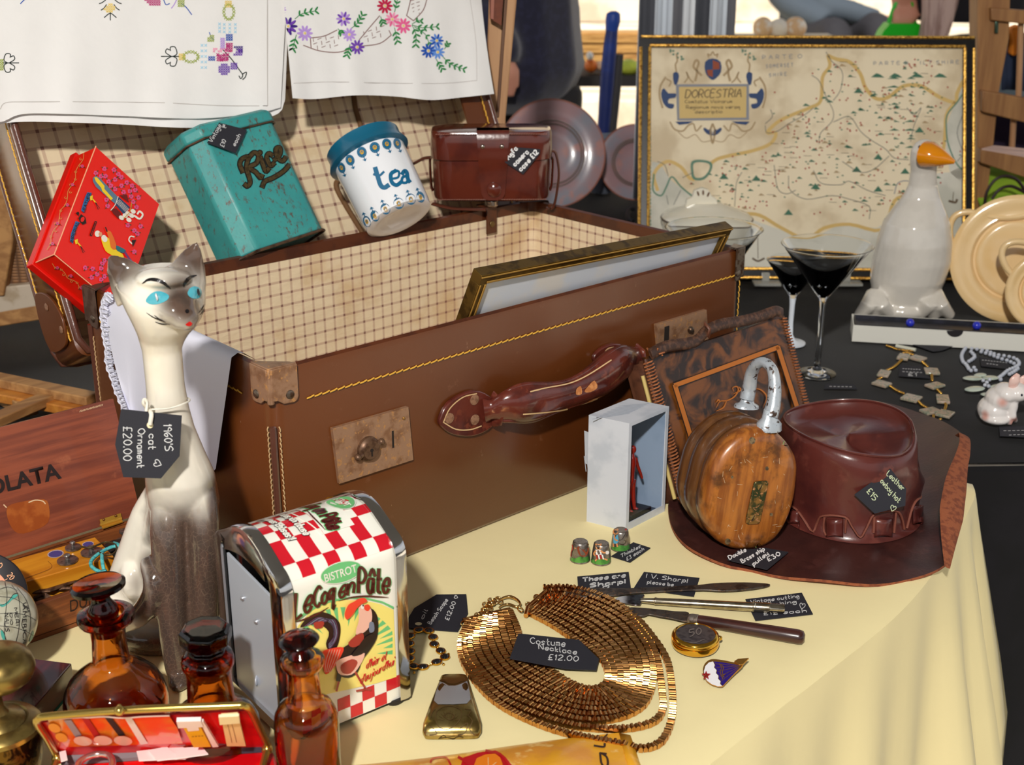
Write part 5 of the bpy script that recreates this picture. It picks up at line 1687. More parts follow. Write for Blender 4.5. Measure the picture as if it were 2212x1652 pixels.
# lettering
disc(mb, *fr_(1090,692),47,23, B1, ni['cream'],.001,-.28,32)
disc(mb, *fr_(1090,692),45,21, B1, ni['green'],.0013,-.28,32)
typeset(mb, 'BISTROT', fr_(955,778), fr_(1228,688),(-3.5,-17), B1, ni['cream'],.0017,.01,0)
def script(s, p0, p1, up, w_, off=.0016, mi=None, mp=None):
 write(mb, s, p0, p1, up, mp or B1, ni['green'], w_ + 2.2, off - .0003,1.6,.25,0,.25)
 write(mb, s, p0, p1, up, mp or B1, ni['brown'] if mi is None else mi, w_, off, 1.6,.25,0,.25)
script('Le', fr_(695,1085), fr_(835,1010),(-4,-50),8)
script('Coq', fr_(858,1000), fr_(1035,920),(-2,-42),7.5)
script('en', fr_(1072,912), fr_(1195,862),(-2,-38),7)
script('Pâte', fr_(1235,862), fr_(1490,862),(-3,-50),8)
line(mb, [fr_(*p) for p in [(1070,935),(1180,905),(1300,895),(1400,900),(1490,905)]],4, B1, ni['brown'],.0015, taper=.8)
line(mb, [fr_(*p) for p in [(690,1115),(780,1090),(900,1040),(980,990)]],4, B1, ni['brown'],.0015, taper=.8)
# rooster
def rp_(pts, c, off, sm=3): poly(mb, [fr_(*p) for p in pts], B1, ni[c], off, sm)
rp_([(740,1160),(800,1080),(900,1030),(1000,1050),(1070,1110),(1085,1180),(1075,1260),(1050,1330),(990,1360),(960,1300),(985,1200),(900,1130),(820,1140)], 'black', .0014)
for k in range(7): line(mb, [fr_(*p) for p in [(780 + k * 26,1150 - k * 6),(900 + k * 22,1075 + k * 4),(1010 + k * 8,1130 + k * 16),(1030 - k * 4,1230 + k * 16),(985,1300 + k * 6)]],2.2, B1, ni['grey' if k % 2 else 'plum'],.0017)
rp_([(860,1120),(940,1110),(930,1160),(870,1170)], 'rust', .0019)
rp_([(930,1400),(1010,1350),(1110,1330),(1200,1250),(1240,1130),(1280,1010),(1350,1000),(1395,1060),(1405,1160),(1390,1260),(1330,1360),(1270,1440),(1230,1540),(1150,1590),(1060,1560),(1040,1480),(960,1560),(940,1500)], 'black', .0020)
rp_([(930,1370),(1000,1340),(1110,1330),(1080,1420),(1030,1500),(960,1560),(935,1480)], 'coral', .0023)
for k in range(5): line(mb, [fr_(*p) for p in [(1080 - k * 22,1350),(1050 - k * 22,1440),(1000 - k * 12,1540)]],1.2, B1, ni['rosy'],.0025)
rp_([(1060,1440),(1200,1390),(1290,1380),(1250,1480),(1180,1560),(1080,1560),(1050,1500)], 'rosy', .0024)
rp_([(1090,1480),(1180,1430),(1230,1460),(1170,1550),(1100,1545)], 'rust', .0026)
rp_([(1240,990),(1300,970),(1345,1010),(1350,1100),(1310,1180),(1230,1230),(1215,1190),(1240,1100)], 'rosy', .0024)
rp_([(1150,1290),(1240,1210),(1280,1220),(1270,1290),(1190,1330)], 'rust', .0024)
rp_([(1230,1330),(1300,1240),(1370,1220),(1340,1320),(1260,1390),(1180,1400)], 'black', .0027)
rp_([(1330,1120),(1365,1120),(1370,1190),(1330,1200)], 'grey', .0026)
rp_([(1120,1040),(1150,970),(1200,940),(1240,915),(1290,910),(1310,940),(1270,960),(1230,990),(1190,1050),(1150,1090),(1128,1085)], 'coral', .0026)
rp_([(1285,975),(1320,965),(1338,990),(1320,1020),(1290,1010)], 'coral', .0027)
disc(mb, *fr_(1272,985),4,5, B1, ni['cream'],.0027)
disc(mb, *fr_(1276,975),1.8,1.8, B1, ni['black'],.003)
for pts in ([(1090,1560),(1070,1620),(1050,1700)],[(1210,1540),(1250,1610),(1290,1680),(1220,1700)],[(1290,1680),(1340,1690)]): line(mb, [fr_(*p) for p in pts],4.5, B1, ni['rust'],.0022)
line(mb, [fr_(*p) for p in [(1075,1560),(1065,1610)]],10, B1, ni['black'],.0023)
write(mb, "d'hier et", fr_(1300,1512), fr_(1470,1430),(2,-17), B1, ni['red'],2.0,.0022,2,.4,0,.3)
write(mb, "d'aujourd'hui", fr_(1250,1640), fr_(1530,1480),(2,-17), B1, ni['red'],2.0,.0022,2,.4,0,.3)
# top of the sleeve: second banner, oval and slogan (seen from the front it reads up the slope)
mid0, mid1 = sfront + .004, sl[-9] - .002
def tp(x, v): return ((x0_ + (x1_ - x0_)*x)*1000,(mid0 + (mid1 - mid0)*v)*1000)
def tquad(x0, v0, x1, v1, c, off):
 mb.grid(lambda u, v: chart(x0_ + (x1_ - x0_)*(x0 + (x1 - x0)*u), mid0 + (mid1 - mid0)*(v0 + (v1 - v0)*v), off),6,10, ni[c])
tquad(.50,.02,.80,.98, 'cream', .0006)
def toval(x, v, rx, rv, c, off):
 q = [tp(x + rx * math.cos(a), v + rv * math.sin(a)) for a in [2*math.pi * i / 28 for i in range(28)]]
 mb.add([mapc(*p, off) for p in q],[tuple(range(28))], ni[c])
toval(.86,.55,.13,.25, 'cream', .0008)
toval(.86,.55,.115,.23, 'green', .0011)
typeset(mb, 'BISTROT', tp(.83,.74), tp(.83,.36), V(tp(.90,.5)) - V(tp(.83,.5)), mapc, ni['cream'],.0014,.01)
for s_, w_, c in (('Le Coq en Pâte', 4.6, 'green'),('Le Coq en Pâte', 3.0, 'brown')):
 write(mb, s_, tp(.58,.96), tp(.56,.06), V(tp(.72,.5)) - V(tp(.58,.5)), mapc, ni[c], w_, .001 if c == 'green' else .0013,1.6,.2,0,.25)
line(mb, [tp(.53,.6), tp(.51,.35), tp(.525,.08)],1.6, mapc, ni['brown'],.0013, taper=.7)
line(mb, [tp(.47,1.0), tp(.41,.7), tp(.42,.4), tp(.48,.03)],1.2, mapc, ni['cream'],.0009)
for i, s_ in enumerate(('Chez nous, on abuse', 'des bonnes choses !')):
 x = .30 - .15*i
 write(mb, s_, tp(x, .95), tp(x + .03,.10), V(tp(x + .07,.5)) - V(tp(x, .5)), mapc, ni['black'],2.2,.001,2,0,0,.2)
 write(mb, s_, tp(x, .95), tp(x + .03,.10), V(tp(x + .07,.5)) - V(tp(x, .5)), mapc, ni['cream'],1.3,.0012,2,0,0,.2)
mats_ = [PRN[n] for n in PN]
# sleeve itself must be cream: shift slot of the first faces
nsl = 3*(len(pr) - 1)
for i in range(nsl): mb.m[i] = ni['cream']
mb.build('printed_sleeve', mats_, disp, 40)
for xa, xb, sg in ((0, cap, 1),(NW - cap, NW, -1)):
 mb = MB()
 xo, xi = (xa, xb) if sg > 0 else (xb, xa)
 rim_ = [[npt(xi, q) for q in nprof(.0004)],[npt(xi, q) for q in nprof(.0032)],[npt(xo + sg * .005, q) for q in nprof(.0038)],[npt(xo + sg * .0012, q) for q in nprof(.0026)],[npt(xo, q) for q in nprof(-.001,.001)],[npt(xo, q) for q in nprof(-.012,.010,.012,.008)],[npt(xo + sg * .010, q) for q in nprof(-.0128,.011,.012,.008)]]
 mb.loft(rim_, False, 0, True)
 q = nprof(-.0128,.011,.012,.008)
 mb.add([npt(xo + sg * .010, p) for p in q],[tuple(range(len(q)))])
 mb.build('chrome_end', CHROME, disp, 40)
mb = MB()
zt2 = NF(560,1240).z
pl_ = [(.016, FL_.z + .004),(ND - .016, FL_.z + .004),(ND - .016, z1 - .006),(.016, z1 - .014)]
mb.prism([npt(.003, p) for p in pl_], nx_ * .002)
mb.ell(npt(.0030,(ND * .5, z1 * .25)),(.0012,.0045,.0045), None, 14,8)
g = mb.build('napkin_plate', M('brushed_grey_plate', (200,206,216),.4,.3), disp, 40, bev=.0006)
for y_, z_ in ((ND * .62, z1 * .74),(ND * .42, z1 * .66)):
 mb = MB()
 mb.ell(npt(.0028,(y_, z_)),.0022, None, 10,7)
 mb.build('plate_rivet', M('plate_rivet', (206,208,214),.3,.8), g)
for a_, b_ in ((NW - .012,.006),(.014,.006),(NW - .012, ND - .012),(.014, ND - .012)):
 mb = MB()
 mb.lathe(npt(a_, (b_, .0)), ez, [(.0065,.0),(.0085,.0025),(.0085,.0058)],18)
 mb.build('rubber_foot', M('black_rubber', (30,28,30),.6), disp, 40)
# ================================================================ price cards on the table
def flat(x, y, off=0.0): return P(x, y, .0004 + off)
def hearted(x, y, s, w_=1.6, rot=0, mapf=flat):
 f = heart(x, y, s, w_, rot)
 f.m = mapf
 return f
card('price_tag', 'black tag with punched hole reading Oil Beach Scape, behind the bracelet', [(943,1285),(1007,1284),(1011,1326),(989,1365),(878,1357),(878,1342),(895,1314)], flat, [('oil', (914,1337),(924,1318),(-7,-4),1.5),('Beach Scape', (931,1348),(968,1296),(-8,-3),1.5),('£12.00 <', (969,1340),(990,1288),(-8,-3),1.6)], hole=(904,1347,7.5,3.5), w=1.6)
card('price_tag', 'black tag reading These are Sharp, behind the double-ended blade', [(1247,1246),(1358,1236),(1363,1272),(1249,1277)], flat, [('These are', (1259,1256),(1350,1246),(0,-8),3.0),('Sharp!', (1275,1268),(1350,1259),(0,-8),3.0),('<', (1303,1272),(1315,1271),(0,-7),2)])
card('price_tag', 'black tag reading V. Sharp please be, second behind the double-ended blade', [(1391,1236),(1511,1249),(1499,1289),(1369,1271)], flat, [('! V. Sharp!', (1396,1247),(1484,1258),(2,-8),1.7),('please be', (1398,1260),(1454,1266),(1,-7),1.5)])
card('price_tag', 'black tag reading Vintage cutting, under the end of the silver knife', [(1610,1295),(1732,1281),(1756,1327),(1632,1341)], flat, [('Vintage cutting', (1622,1303),(1726,1290),(-1,-7),1.5),('& etching', (1634,1313),(1720,1302),(-1,-7),1.5),('£12 each', (1650,1328),(1742,1322),(-1,-7),1.6)], extra=hearted(1733,1309,.8,1.4,0.2))
card('price_tag', 'small black tag pricing the thimbles, lying beside the rear thimble', [(1368,1172),(1405,1184),(1361,1215),(1320,1202)], flat, [('Thimbles', (1342,1204),(1384,1182),(-1,-7),1.4),('£3 each', (1354,1211),(1391,1188),(-1,-7),1.4)])
# ================================================================ cutting tools
IRON = M('dark_iron', (84,76,70),.42,.6, c2=(56,46,42), scale=120, c3=(110,84,64), bump=.15, bscale=300)
SILV = M('silver_plate', (196,186,166),.18,1, c2=(164,150,126), scale=90)
def g4(x, y): return (1180 + x * .2724,1060 + y * .2724)
def slab(mb, pts, z, h, mi=0, sm=3):
 q = [V(g4(*p)) for p in pts]
 if sm: q = crs(q, sm, True)
 mb.prism([P(v.x, v.y, z) for v in q], ez * h, mi)
mb = MB()
slab(mb, [(95,836),(180,806),(290,790),(450,783),(620,785),(900,775),(1190,760),(1330,745),(1500,739),(1660,742),(1778,755),(1690,780),(1560,797),(1400,806),(1250,798),(1000,806),(700,822),(560,840),(400,852),(250,855),(160,846)],.0016,.0022)
mb.build('sharpening_blade', IRON, None, 30, bev=.0008, loc=P(1430,1275), label='long dark iron double-ended blade lying across the two sharp tags', category='blade')
kn = thing('silver_knife', 'silver plated knife with tubular handle between the dark blade and wooden knife', 'knife', P(*g4(1200,900)))
mb = MB()
slab(mb, [(546,866),(570,848),(640,836),(772,826),(768,850),(745,912),(650,902),(580,890)],.0022,.0010,0,2)
mb.build('knife_blade', M('bright_steel', (200,196,196),.12,1, c2=(120,100,100), scale=60), kn, 30, bev=.0004)
mb = MB()
ha, hb_ = P(*g4(748,868),.0052), P(*g4(1888,935),.0056)
def hpt(t): return ha.lerp(hb_, t)
mb.tube([hpt(0), hpt(.02), hpt(.095), hpt(.1), hpt(.105), hpt(.12), hpt(.4), hpt(.78), hpt(.785), hpt(.795), hpt(.8), hpt(.89), hpt(.9), hpt(.91), hpt(.985), hpt(1)],[.0018,.0022,.0028,.0036,.0036,.0032,.0038,.0042,.0052,.0052,.0046,.0046,.0050,.0044,.0044,.0038],20)
mb.build('knife_handle', SILV, kn, 40)
wk = thing('erasing_knife', 'small knife with dark rosewood handle and steel ferrule', 'knife', P(*g4(1500,1060)))
mb = MB()
slab(mb, [(658,936),(740,936),(850,945),(1020,964),(1130,975),(1125,1045),(1000,1022),(900,1005),(815,988),(780,1000),(735,1000),(690,980)],.003,.0016,0,3)
mb.build('knife_blade', IRON, wk, 30, bev=.0005)
ha, hb_ = P(*g4(1125,1013),.0052), P(*g4(2050,1166),.0066)
mb = MB()
mb.tube([hpt(0), hpt(.01), hpt(.03), hpt(.085), hpt(.09)],[.0036,.0045,.005,.0052,.0046],20)
mb.build('ferrule', M('dull_ferrule', (150,138,130),.35,.8, c2=(110,96,84), scale=200), wk, 40)
mb = MB()
mb.tube([hpt(.088), hpt(.2), hpt(.5), hpt(.8), hpt(.95), hpt(.985), hpt(1)],[.0048,.0052,.0058,.0063,.0064,.0056,.0030],24)
mb.build('knife_handle', wood('rosewood', (78,40,34),(46,22,20), hb_ - ha, 30,.28,14,.1,.4), wk, 50)
mb.build
# ================================================================ pill box, badge
pc = P(1501,1399)
pr_ = 51*mpp(pc)
pb = thing('pill_box', 'round gold pill box with a coin set in its lid', 'pill box', pc)
GOLD = M('polished_gold', (232,178,66),.1,1, bump=.04, bscale=120)
mb = MB()
mb.lathe(pc, ez, [(pr_ * .78,.0002),(pr_ * .97,.003),(pr_ * 1.02,.006),(pr_ * 1.0,.0085)],48)
mb.build('box_body', GOLD, pb, 50)
mb = MB()
mb.lathe(pc, ez, [(pr_ * .98,.0087),(pr_ * 1.02,.0098),(pr_ * 1.0,.0122),(pr_ * .92,.0138),(pr_ * .84,.0140),(pr_ * .82,.0134)],48)
mb.build('box_lid', GOLD, pb, 50)
mb = MB()
mb.lathe(pc, ez, [(pr_ * .83,.0130),(pr_ * .82,.0136),(.0001,.0137)],40)
cz = lambda x, y, off=0.0: P(x, y, .0138 + off)
write(mb, '50', (1490,1374),(1514,1369),(0,-14), cz, 1,2.2,.0002)
line(mb, [(1478,1384),(1500,1388),(1522,1380)],1, cz, 1,.0002)
mb.build('coin_inset', [M('dark_coin', (112,104,102),.3,.8, c2=(86,78,78), scale=150), M('coin_relief', (170,160,150),.3,.8)], pb, 40)
mb = MB()
mb.ell(P(1555,1378,.009),.0022, None, 10,7)
mb.build('thumb_catch', GOLD, pb)
bz_ = PL(P(1560,1450,.006), V((-.12,-.1,1)))
bd = thing('parachute_badge', 'small enamel parachute badge in white and purple with a red star', 'badge', P(1560,1455))
out_ = [(1250,1470),(1242,1430),(1255,1385),(1285,1355),(1325,1344),(1400,1352),(1480,1368),(1540,1378),(1560,1388),(1545,1408),(1480,1470),(1420,1535),(1398,1556),(1360,1556),(1310,1540),(1270,1510)]
BG = M('badge_gilt', (206,150,70),.25,.9)
mb = MB()
q = crs([V(g4(*p)) for p in out_],3, True)
mb.prism([bz_(v.x, v.y, -.0016) for v in q], bz_.n * .0014)
def bpoly(pts, mi, off, sm=0): poly(mb, [g4(*p) for p in pts], bz_, mi, off, sm)
bpoly([(1258,1470),(1250,1430),(1262,1388),(1290,1360),(1322,1352),(1336,1380),(1330,1400),(1350,1420),(1345,1445),(1365,1465),(1362,1490),(1382,1508),(1378,1530),(1396,1548),(1360,1550),(1312,1533),(1275,1505)],1,.0002)
bpoly([(1330,1352),(1400,1360),(1480,1374),(1545,1388),(1480,1462),(1402,1545),(1384,1528),(1388,1508),(1368,1488),(1370,1462),(1351,1445),(1356,1420),(1337,1400),(1342,1380)],2,.0002)
for p in ((1340,1370),(1348,1400),(1362,1432),(1376,1470),(1390,1505),(1405,1540)): line(mb, [g4(*p), g4(1545,1390)],.9, bz_, 0,.0004,1)
for p in ([(1370,1370),(1390,1400),(1380,1440),(1400,1490)],[(1385,1375),(1405,1400),(1396,1440),(1410,1480)],[(1395,1470),(1420,1450)]): line(mb, [g4(*q) for q in p],1.8, bz_, 0,.0005)
star = []
for i in range(10):
 a = math.pi * i / 5 - math.pi / 2
 r_ = 36 if i % 2 == 0 else 15
 star.append((1268 + r_ * math.cos(a),1466 + r_ * math.sin(a)))
mb.prism([bz_(*g4(*p),.0004) for p in star], bz_.n * .0008,3)
line(mb, [g4(1258,1470), g4(1266,1458), g4(1276,1464), g4(1270,1476)],1, bz_, 0,.0016)
mb.build('enamel_canopy', [BG, M('enamel_white', (246,244,246),.1, coat=.6), M('enamel_purple', (42,22,120),.1, coat=.6), M('enamel_red', (150,18,26),.12, coat=.6)], bd, 30)
mb = MB()
mb.prism([bz_(*g4(*p),-.0005) for p in ((1490,1360),(1520,1342),(1608,1334),(1560,1385),(1530,1392))], bz_.n * .0016)
mb.build('harness_tip', BG, bd, 30, bev=.0004)
# ================================================================ thimbles
PEW = M('pewter', (150,142,134),.3,.8, c2=(120,112,104), scale=200)
THM = [PEW, M('enamel_green', (86,150,62),.25, c2=(60,120,50), scale=120), M('th_brown', (134,62,34),.35), M('th_red', (176,40,34),.35), M('th_tan', (214,146,92),.35), M('th_white', (238,232,226),.35), M('th_blue', (90,170,200),.35), M('th_dark', (50,34,26),.4)]
def thimble(label, cx, by_, r_px, tex):
 c = P(cx, by_)
 r = r_px * mpp(c)
 t_ = thing('thimble', label, 'thimble', c, 'painted pewter thimbles')
 hgt = .0205
 mb = MB()
 mb.lathe(c, ez, [(r * .97,0),(r * 1.0,.0004),(r * 1.0,.0012),(r * .97,.0016),(r * .93,.006),(r * .86, hgt * .6),(r * .78, hgt * .88),(r * .76, hgt * .9),(r * .73, hgt * .97),(r * .64, hgt),(.0001, hgt)],36)
 TB_ = BV(mb)
 def D(x, y): return (cx + x, by_ + y)
 ga = [D(r_px * .99*math.cos(a),5*math.sin(a) - 2) for a in [math.pi * i / 12 for i in range(13)]]
 gtop = [D(-r_px * .95,-8), D(-r_px * .5,-3), D(0,-7), D(r_px * .5,-5), D(r_px * .94,-10)]
 tq_ = resamp(crs([V(p) for p in gtop],4),12)
 bq_ = resamp([V(D(-r_px * .97,1)), V(D(-r_px * .6,5)), V(D(0,7)), V(D(r_px * .6,5)), V(D(r_px * .97,0))],12)
 mb.grid(lambda u, v: TB_(*(bq_[int(round(u * 11))].lerp(tq_[int(round(u * 11))], v)),.0002),11,3,1)
 tex(mb, TB_, D)
 mb.build('thimble_body', THM, t_, 50)
 mb = MB()
 for i in range(7):
  for k in range(max(1, i * 6)):
   rr2 = r * .64*i / 6.5
   a = 2*math.pi * k / max(1, i * 6)
   mb.ell(c + V((rr2*math.cos(a), rr2*math.sin(a), hgt)),(.00042,.00042,.0004), None, 6,4)
 mb.build('knurled_cap', PEW, t_, 50, kind='stuff')
def pheasant(mb, B, D):
 poly(mb, [D(-6,-27), D(-2,-29), D(1,-25), D(6,-22), D(16,-26), D(18,-24), D(16,-14), D(10,-8), D(2,-8), D(-4,-15)], B, 2,.0005,2)
 line(mb, [D(-8,-25), D(-11,-26)],1.6, B, 4,.0005,1)
 line(mb, [D(4,-8), D(4,-3)],1.2, B, 7,.0005,1)
 line(mb, [D(-20,-30), D(-16,-32), D(-15,-24), D(-18,-18), D(-19,-8)],2, B, 3,.0005)
 disc(mb, *D(17,-33),2,2, B, 4,.0004)
def cricketer(mb, B, D):
 disc(mb, *D(-5,-32),6,5.5, B, 4,.0004)
 for x in (-10,0): disc(mb, *D(x, -37),2,2, B, 4,.0004)
 disc(mb, *D(-5,-30),2.6,2, B, 7,.0006)
 poly(mb, [D(-11,-26), D(0,-26), D(2,-15), D(-10,-15)], B, 5,.0005)
 line(mb, [D(-10,-24), D(-14,-18), D(-12,-14)],3.4, B, 4,.0006)
 line(mb, [D(0,-24), D(5,-20), D(9,-20)],3.4, B, 4,.0006)
 for x in (-9,-5,-1,3): line(mb, [D(x, -15), D(x + 2,-6)],2.6, B, 3 if (x // 4) % 2 else 5,.0006,1)
 line(mb, [D(4,-8), D(13,-4)],3, B, 4,.0006,1)
 line(mb, [D(-9,-6), D(-11,-2)],3, B, 4,.0006,1)
 disc(mb, *D(13,-20),4,4, B, 5,.0005)
def kite(mb, B, D):
 disc(mb, *D(-10,-35),6,5.5, B, 4,.0004)
 for x in (-15,-6): disc(mb, *D(x, -40),2,2, B, 4,.0004)
 poly(mb, [D(-15,-29), D(-5,-29), D(-3,-16), D(-7,-10), D(-14,-10)], B, 6,.0005)
 line(mb, [D(-12,-28), D(-11,-20), D(-6,-17)],3.2, B, 4,.0006)
 line(mb, [D(-14,-10), D(-14,-4)],3.2, B, 4,.0006,1)
 line(mb, [D(-7,-10), D(-6,-4)],3.2, B, 4,.0006,1)
 line(mb, [D(-5,-17), D(4,-20), D(12,-34)],.9, B, 7,.0005)
 line(mb, [D(-2,-10), D(6,-8), D(12,-14), D(8,-18)],.9, B, 7,.0005)
 poly(mb, [D(9,-40), D(14,-42), D(13,-34)], B, 3,.0005)
thimble('leftmost thimble, painted with a brown pheasant on green', 1253,1209,22, pheasant)
thimble('middle and nearest thimble, painted with a bear in striped trousers', 1298,1213,22, cricketer)
thimble('rear thimble by the black tag, painted with a bear in blue', 1340,1184,21.5, kite)
# ================================================================ costume necklace
def g3(x, y): return V((980 + x * .2555,1230 + y * .2555))
ROSE = M('rose_gold', (222,164,98),.2,1, c2=(196,134,72), scale=120)
neck_ = thing('costume_necklace', 'wide gold box-chain costume necklace curved on the yellow cloth', 'necklace', P(1230,1450))
inn = [(1100,1322),(1117,1362),(1128,1400),(1150,1425),(1184,1449),(1223,1476),(1262,1492),(1292,1492),(1311,1478),(1313,1458),(1303,1432),(1281,1409),(1235,1381),(1192,1353),(1140,1326)]
o7 = [(1030,1340),(1014,1385),(1022,1430),(1062,1478),(1110,1512),(1170,1537),(1235,1557),(1290,1562),(1345,1553),(1385,1532),(1403,1505),(1411,1470),(1408,1430),(1390,1390),(1350,1345),(1290,1312),(1225,1292),(1183,1288)]
e1 = [(1022,1343),(1004,1388),(1012,1434),(1052,1487),(1100,1523),(1165,1551),(1235,1572),(1300,1579),(1360,1578),(1410,1565),(1431,1540),(1430,1500),(1425,1460),(1418,1425),(1399,1385),(1356,1336),(1295,1302),(1228,1283),(1178,1281)]
e2 = [(1014,1346),(995,1391),(1003,1438),(1043,1495),(1090,1533),(1155,1565),(1215,1586),(1275,1600),(1340,1612),(1385,1622),(1425,1610),(1446,1575),(1453,1535),(1450,1480),(1440,1430),(1411,1383),(1364,1330),(1300,1292),(1232,1274),(1173,1274)]
I_ = resamp([P(v.x, v.y, .0) for v in crs([V(p) for p in inn],6)],220)
O_ = resamp([P(v.x, v.y, .0) for v in crs([V(p) for p in o7],6)],220)
strands = [[a.lerp(b, k / 7) for a, b in zip(I_, O_)] for k in range(8)]
for e in (e1, e2): strands.append([P(v.x, v.y, .0) for v in crs([V(p) for p in e],6)])
rn = random.Random(3)
for k, st in enumerate(strands):
 L = sum((b - a).length for a, b in zip(st, st[1:]))
 n = int(L / .0034)
 pts = resamp(st, n + 1)
 mb = MB()
 for i in range(n):
  a, b = pts[i], pts[i + 1]
  t = (b - a).normalized()
  s_ = V((-t.y, t.x, 0))
  wd = .0028 if (i + k) % 2 else .0025
  tl_ = rn.uniform(-.10,.10) + (.06 if i % 2 else -.06)
  h = .0042 + .0004*((i + k) % 2)
  l2 = (b - a).length * .49
  c = (a + b) / 2
  prf = [(-l2,0),(-l2, h * .72),(-l2 * .55, h * .96),(0, h),(l2 * .55, h * .96),(l2, h * .72),(l2,0)]
  r0_ = [c + t * u - s_ * wd + ez * (z * (1 - tl_ * u / l2) + .0002) for u, z in prf]
  r1_ = [c + t * u + s_ * wd + ez * (z * (1 - tl_ * u / l2) + .0002) for u, z in prf]
  mb.loft([r0_, r1_])
 mb.build('box_chain', ROSE, neck_, 25)
LG = M('pale_gold', (222,180,110),.18,1)
for pts in (((1000,1340),(1040,1330),(1102,1316)),((1136,1330),(1140,1312),(1180,1276))):
 mb = MB()
 mb.tube([P(x, y, .003) for x, y in pts],.0022,8)
 mb.build('end_bar', ROSE, neck_, 50)
def ring_(mb, x, y, rx, ry, rot, z=.003, r=.0007):
 c, s_ = math.cos(rot), math.sin(rot)
 mb.tube([P(x + rx * math.cos(a)*c - ry * math.sin(a)*s_, y + rx * math.cos(a)*s_ + ry * math.sin(a)*c, z + .001*math.sin(a * 2)) for a in [2*math.pi * i / 14 for i in range(14)]], r, 6, True)
mb = MB()
for i, (x, y) in enumerate([(1004,1345),(1014,1341),(1024,1336),(1033,1331),(1040,1326),(1047,1320),(1052,1314),(1050,1308),(1058,1305),(1062,1299),(1070,1298),(1078,1296),(1048,1318),(1056,1311)]): ring_(mb, x, y, 9,5.5,-.4 + (i % 2)*1.1,.003 + .001*(i % 2))
ring_(mb, 1160,1290,7,6,0)
ring_(mb, 1142,1306,7,5,.4)
ring_(mb, 1124,1316,7,4,.6)
mb.build('extension_chain', LG, neck_, 60)
mb = MB()
mb.tube(crs([P(*p, .004) for p in ((1079,1296),(1090,1290),(1104,1289),(1118,1296),(1124,1305),(1116,1310),(1100,1305),(1088,1306),(1078,1312))],5),[.0009,.0013,.0016,.0013,.0010,.0010,.0013,.001,.0007],8)
mb.build('lobster_clasp', LG, neck_, 60)
card('price_tag', 'black tag reading Costume Necklace, lying inside the gold necklace', [(1120,1369),(1251,1383),(1294,1424),(1288,1448),(1220,1445),(1101,1423)], lambda x, y, off=0.0: P(x, y, .0052 + off),[('Costume', (1146,1389),(1220,1396),(0,-13)),('Necklace', (1164,1401),(1245,1413),(0,-10)),('£12.00', (1184,1424),(1248,1428),(2,-11))], w=1.9)
# ================================================================ bracelet
br = thing('bracelet', 'gold bracelet set with black oval stones in front of the hole-punched tag', 'bracelet', P(915,1415))
def g6(x, y): return (560 + x * .2555,1230 + y * .2555)
JET = M('jet_stone', (22,20,22),.06, coat=.6)
st_ = [(1350,525),(1435,530),(1470,585),(1480,645),(1535,700),(1570,752),(1500,795),(1385,837),(1305,832),(1275,765),(1278,705),(1272,640),(1278,575)]
cs_ = [P(*g6(*p)) for p in st_]
for i, c in enumerate(cs_):
 mb = MB()
 nxt = cs_[(i + 1) % len(cs_)]
 d = (nxt - cs_[i - 1]).normalized()
 rx, ry = .0042,.0036
 mb.tube([c + ez * .0016 + d * rx * math.cos(a) + V((-d.y, d.x, 0))*ry * math.sin(a) for a in [2*math.pi * k / 18 for k in range(18)]],.0009,6, True)
 mb.ell(c + ez * .0014,(rx, ry, .0026),(d, V((-d.y, d.x, 0)), ez),16,8,1)
 mb.build('stone_link', [GOLD, JET], br, 60)
mb = MB()
for i in range(len(cs_)):
 a, b = cs_[i], cs_[(i + 1) % len(cs_)]
 L = (b - a).length
 k = max(1, int((L - .0075) / .0022))
 for j in range(k):
  c = a.lerp(b, (.0045 + (L - .009)*(j + .5) / k) / L) + ez * .0012
  d = (b - a).normalized()
  q = orth(d if (j % 2) else ez)
  mb.tube([c + (d * math.cos(t) * .0013 + V((-d.y, d.x, 0))*math.sin(t) * .0010) for t in [2*math.pi * m / 10 for m in range(10)]],.0004,5, True)
for p in ((1558,800),(1310,870),(1600,715)):
 mb.ell(P(*g6(*p),.0012),(.0012,.0018,.001), None, 8,5)
mb.build('link_chain', GOLD, br, 60)
# ================================================================ engraved brass clip
cl_ = thing('engraved_clip', 'engraved brass and steel wedge-shaped clip lying before the bracelet', 'clip', P(975,1560))
ax0, ax1 = P(981,1470), P(976,1598)
dv = (ax1 - ax0).normalized()
sv = V((-dv.y, dv.x, 0))
CLB = M('clip_brass', (186,164,104),.2,.95, c2=(150,126,70), scale=60, bump=.1, bscale=120)
rings = []
Lc = (ax1 - ax0).length
for t, w_, h in ((0,.0095,.006),(.04,.0108,.008),(.3,.0138,.0115),(.6,.0182,.0125),(.88,.0222,.0120),(.96,.0224,.009),(1.0,.0205,.004)):
 c = ax0 + dv * Lc * t
 ring = []
 for k in range(22):
  a = 2*math.pi * k / 22
  ca, sa = math.cos(a), math.sin(a)
  ex_ = abs(ca) ** .45*(1 if ca > 0 else -1)
  zz = abs(sa) ** .6*(1 if sa > 0 else -1)
  ring.append(c + sv * w_ * ex_ + ez * (h * .5 + .0005 + zz * h * .5))
 rings.append(ring)
mb = MB()
mb.loft(rings)
KB = BV(mb)
def Kq(x, y): return g6(x, y)
INKB = 1
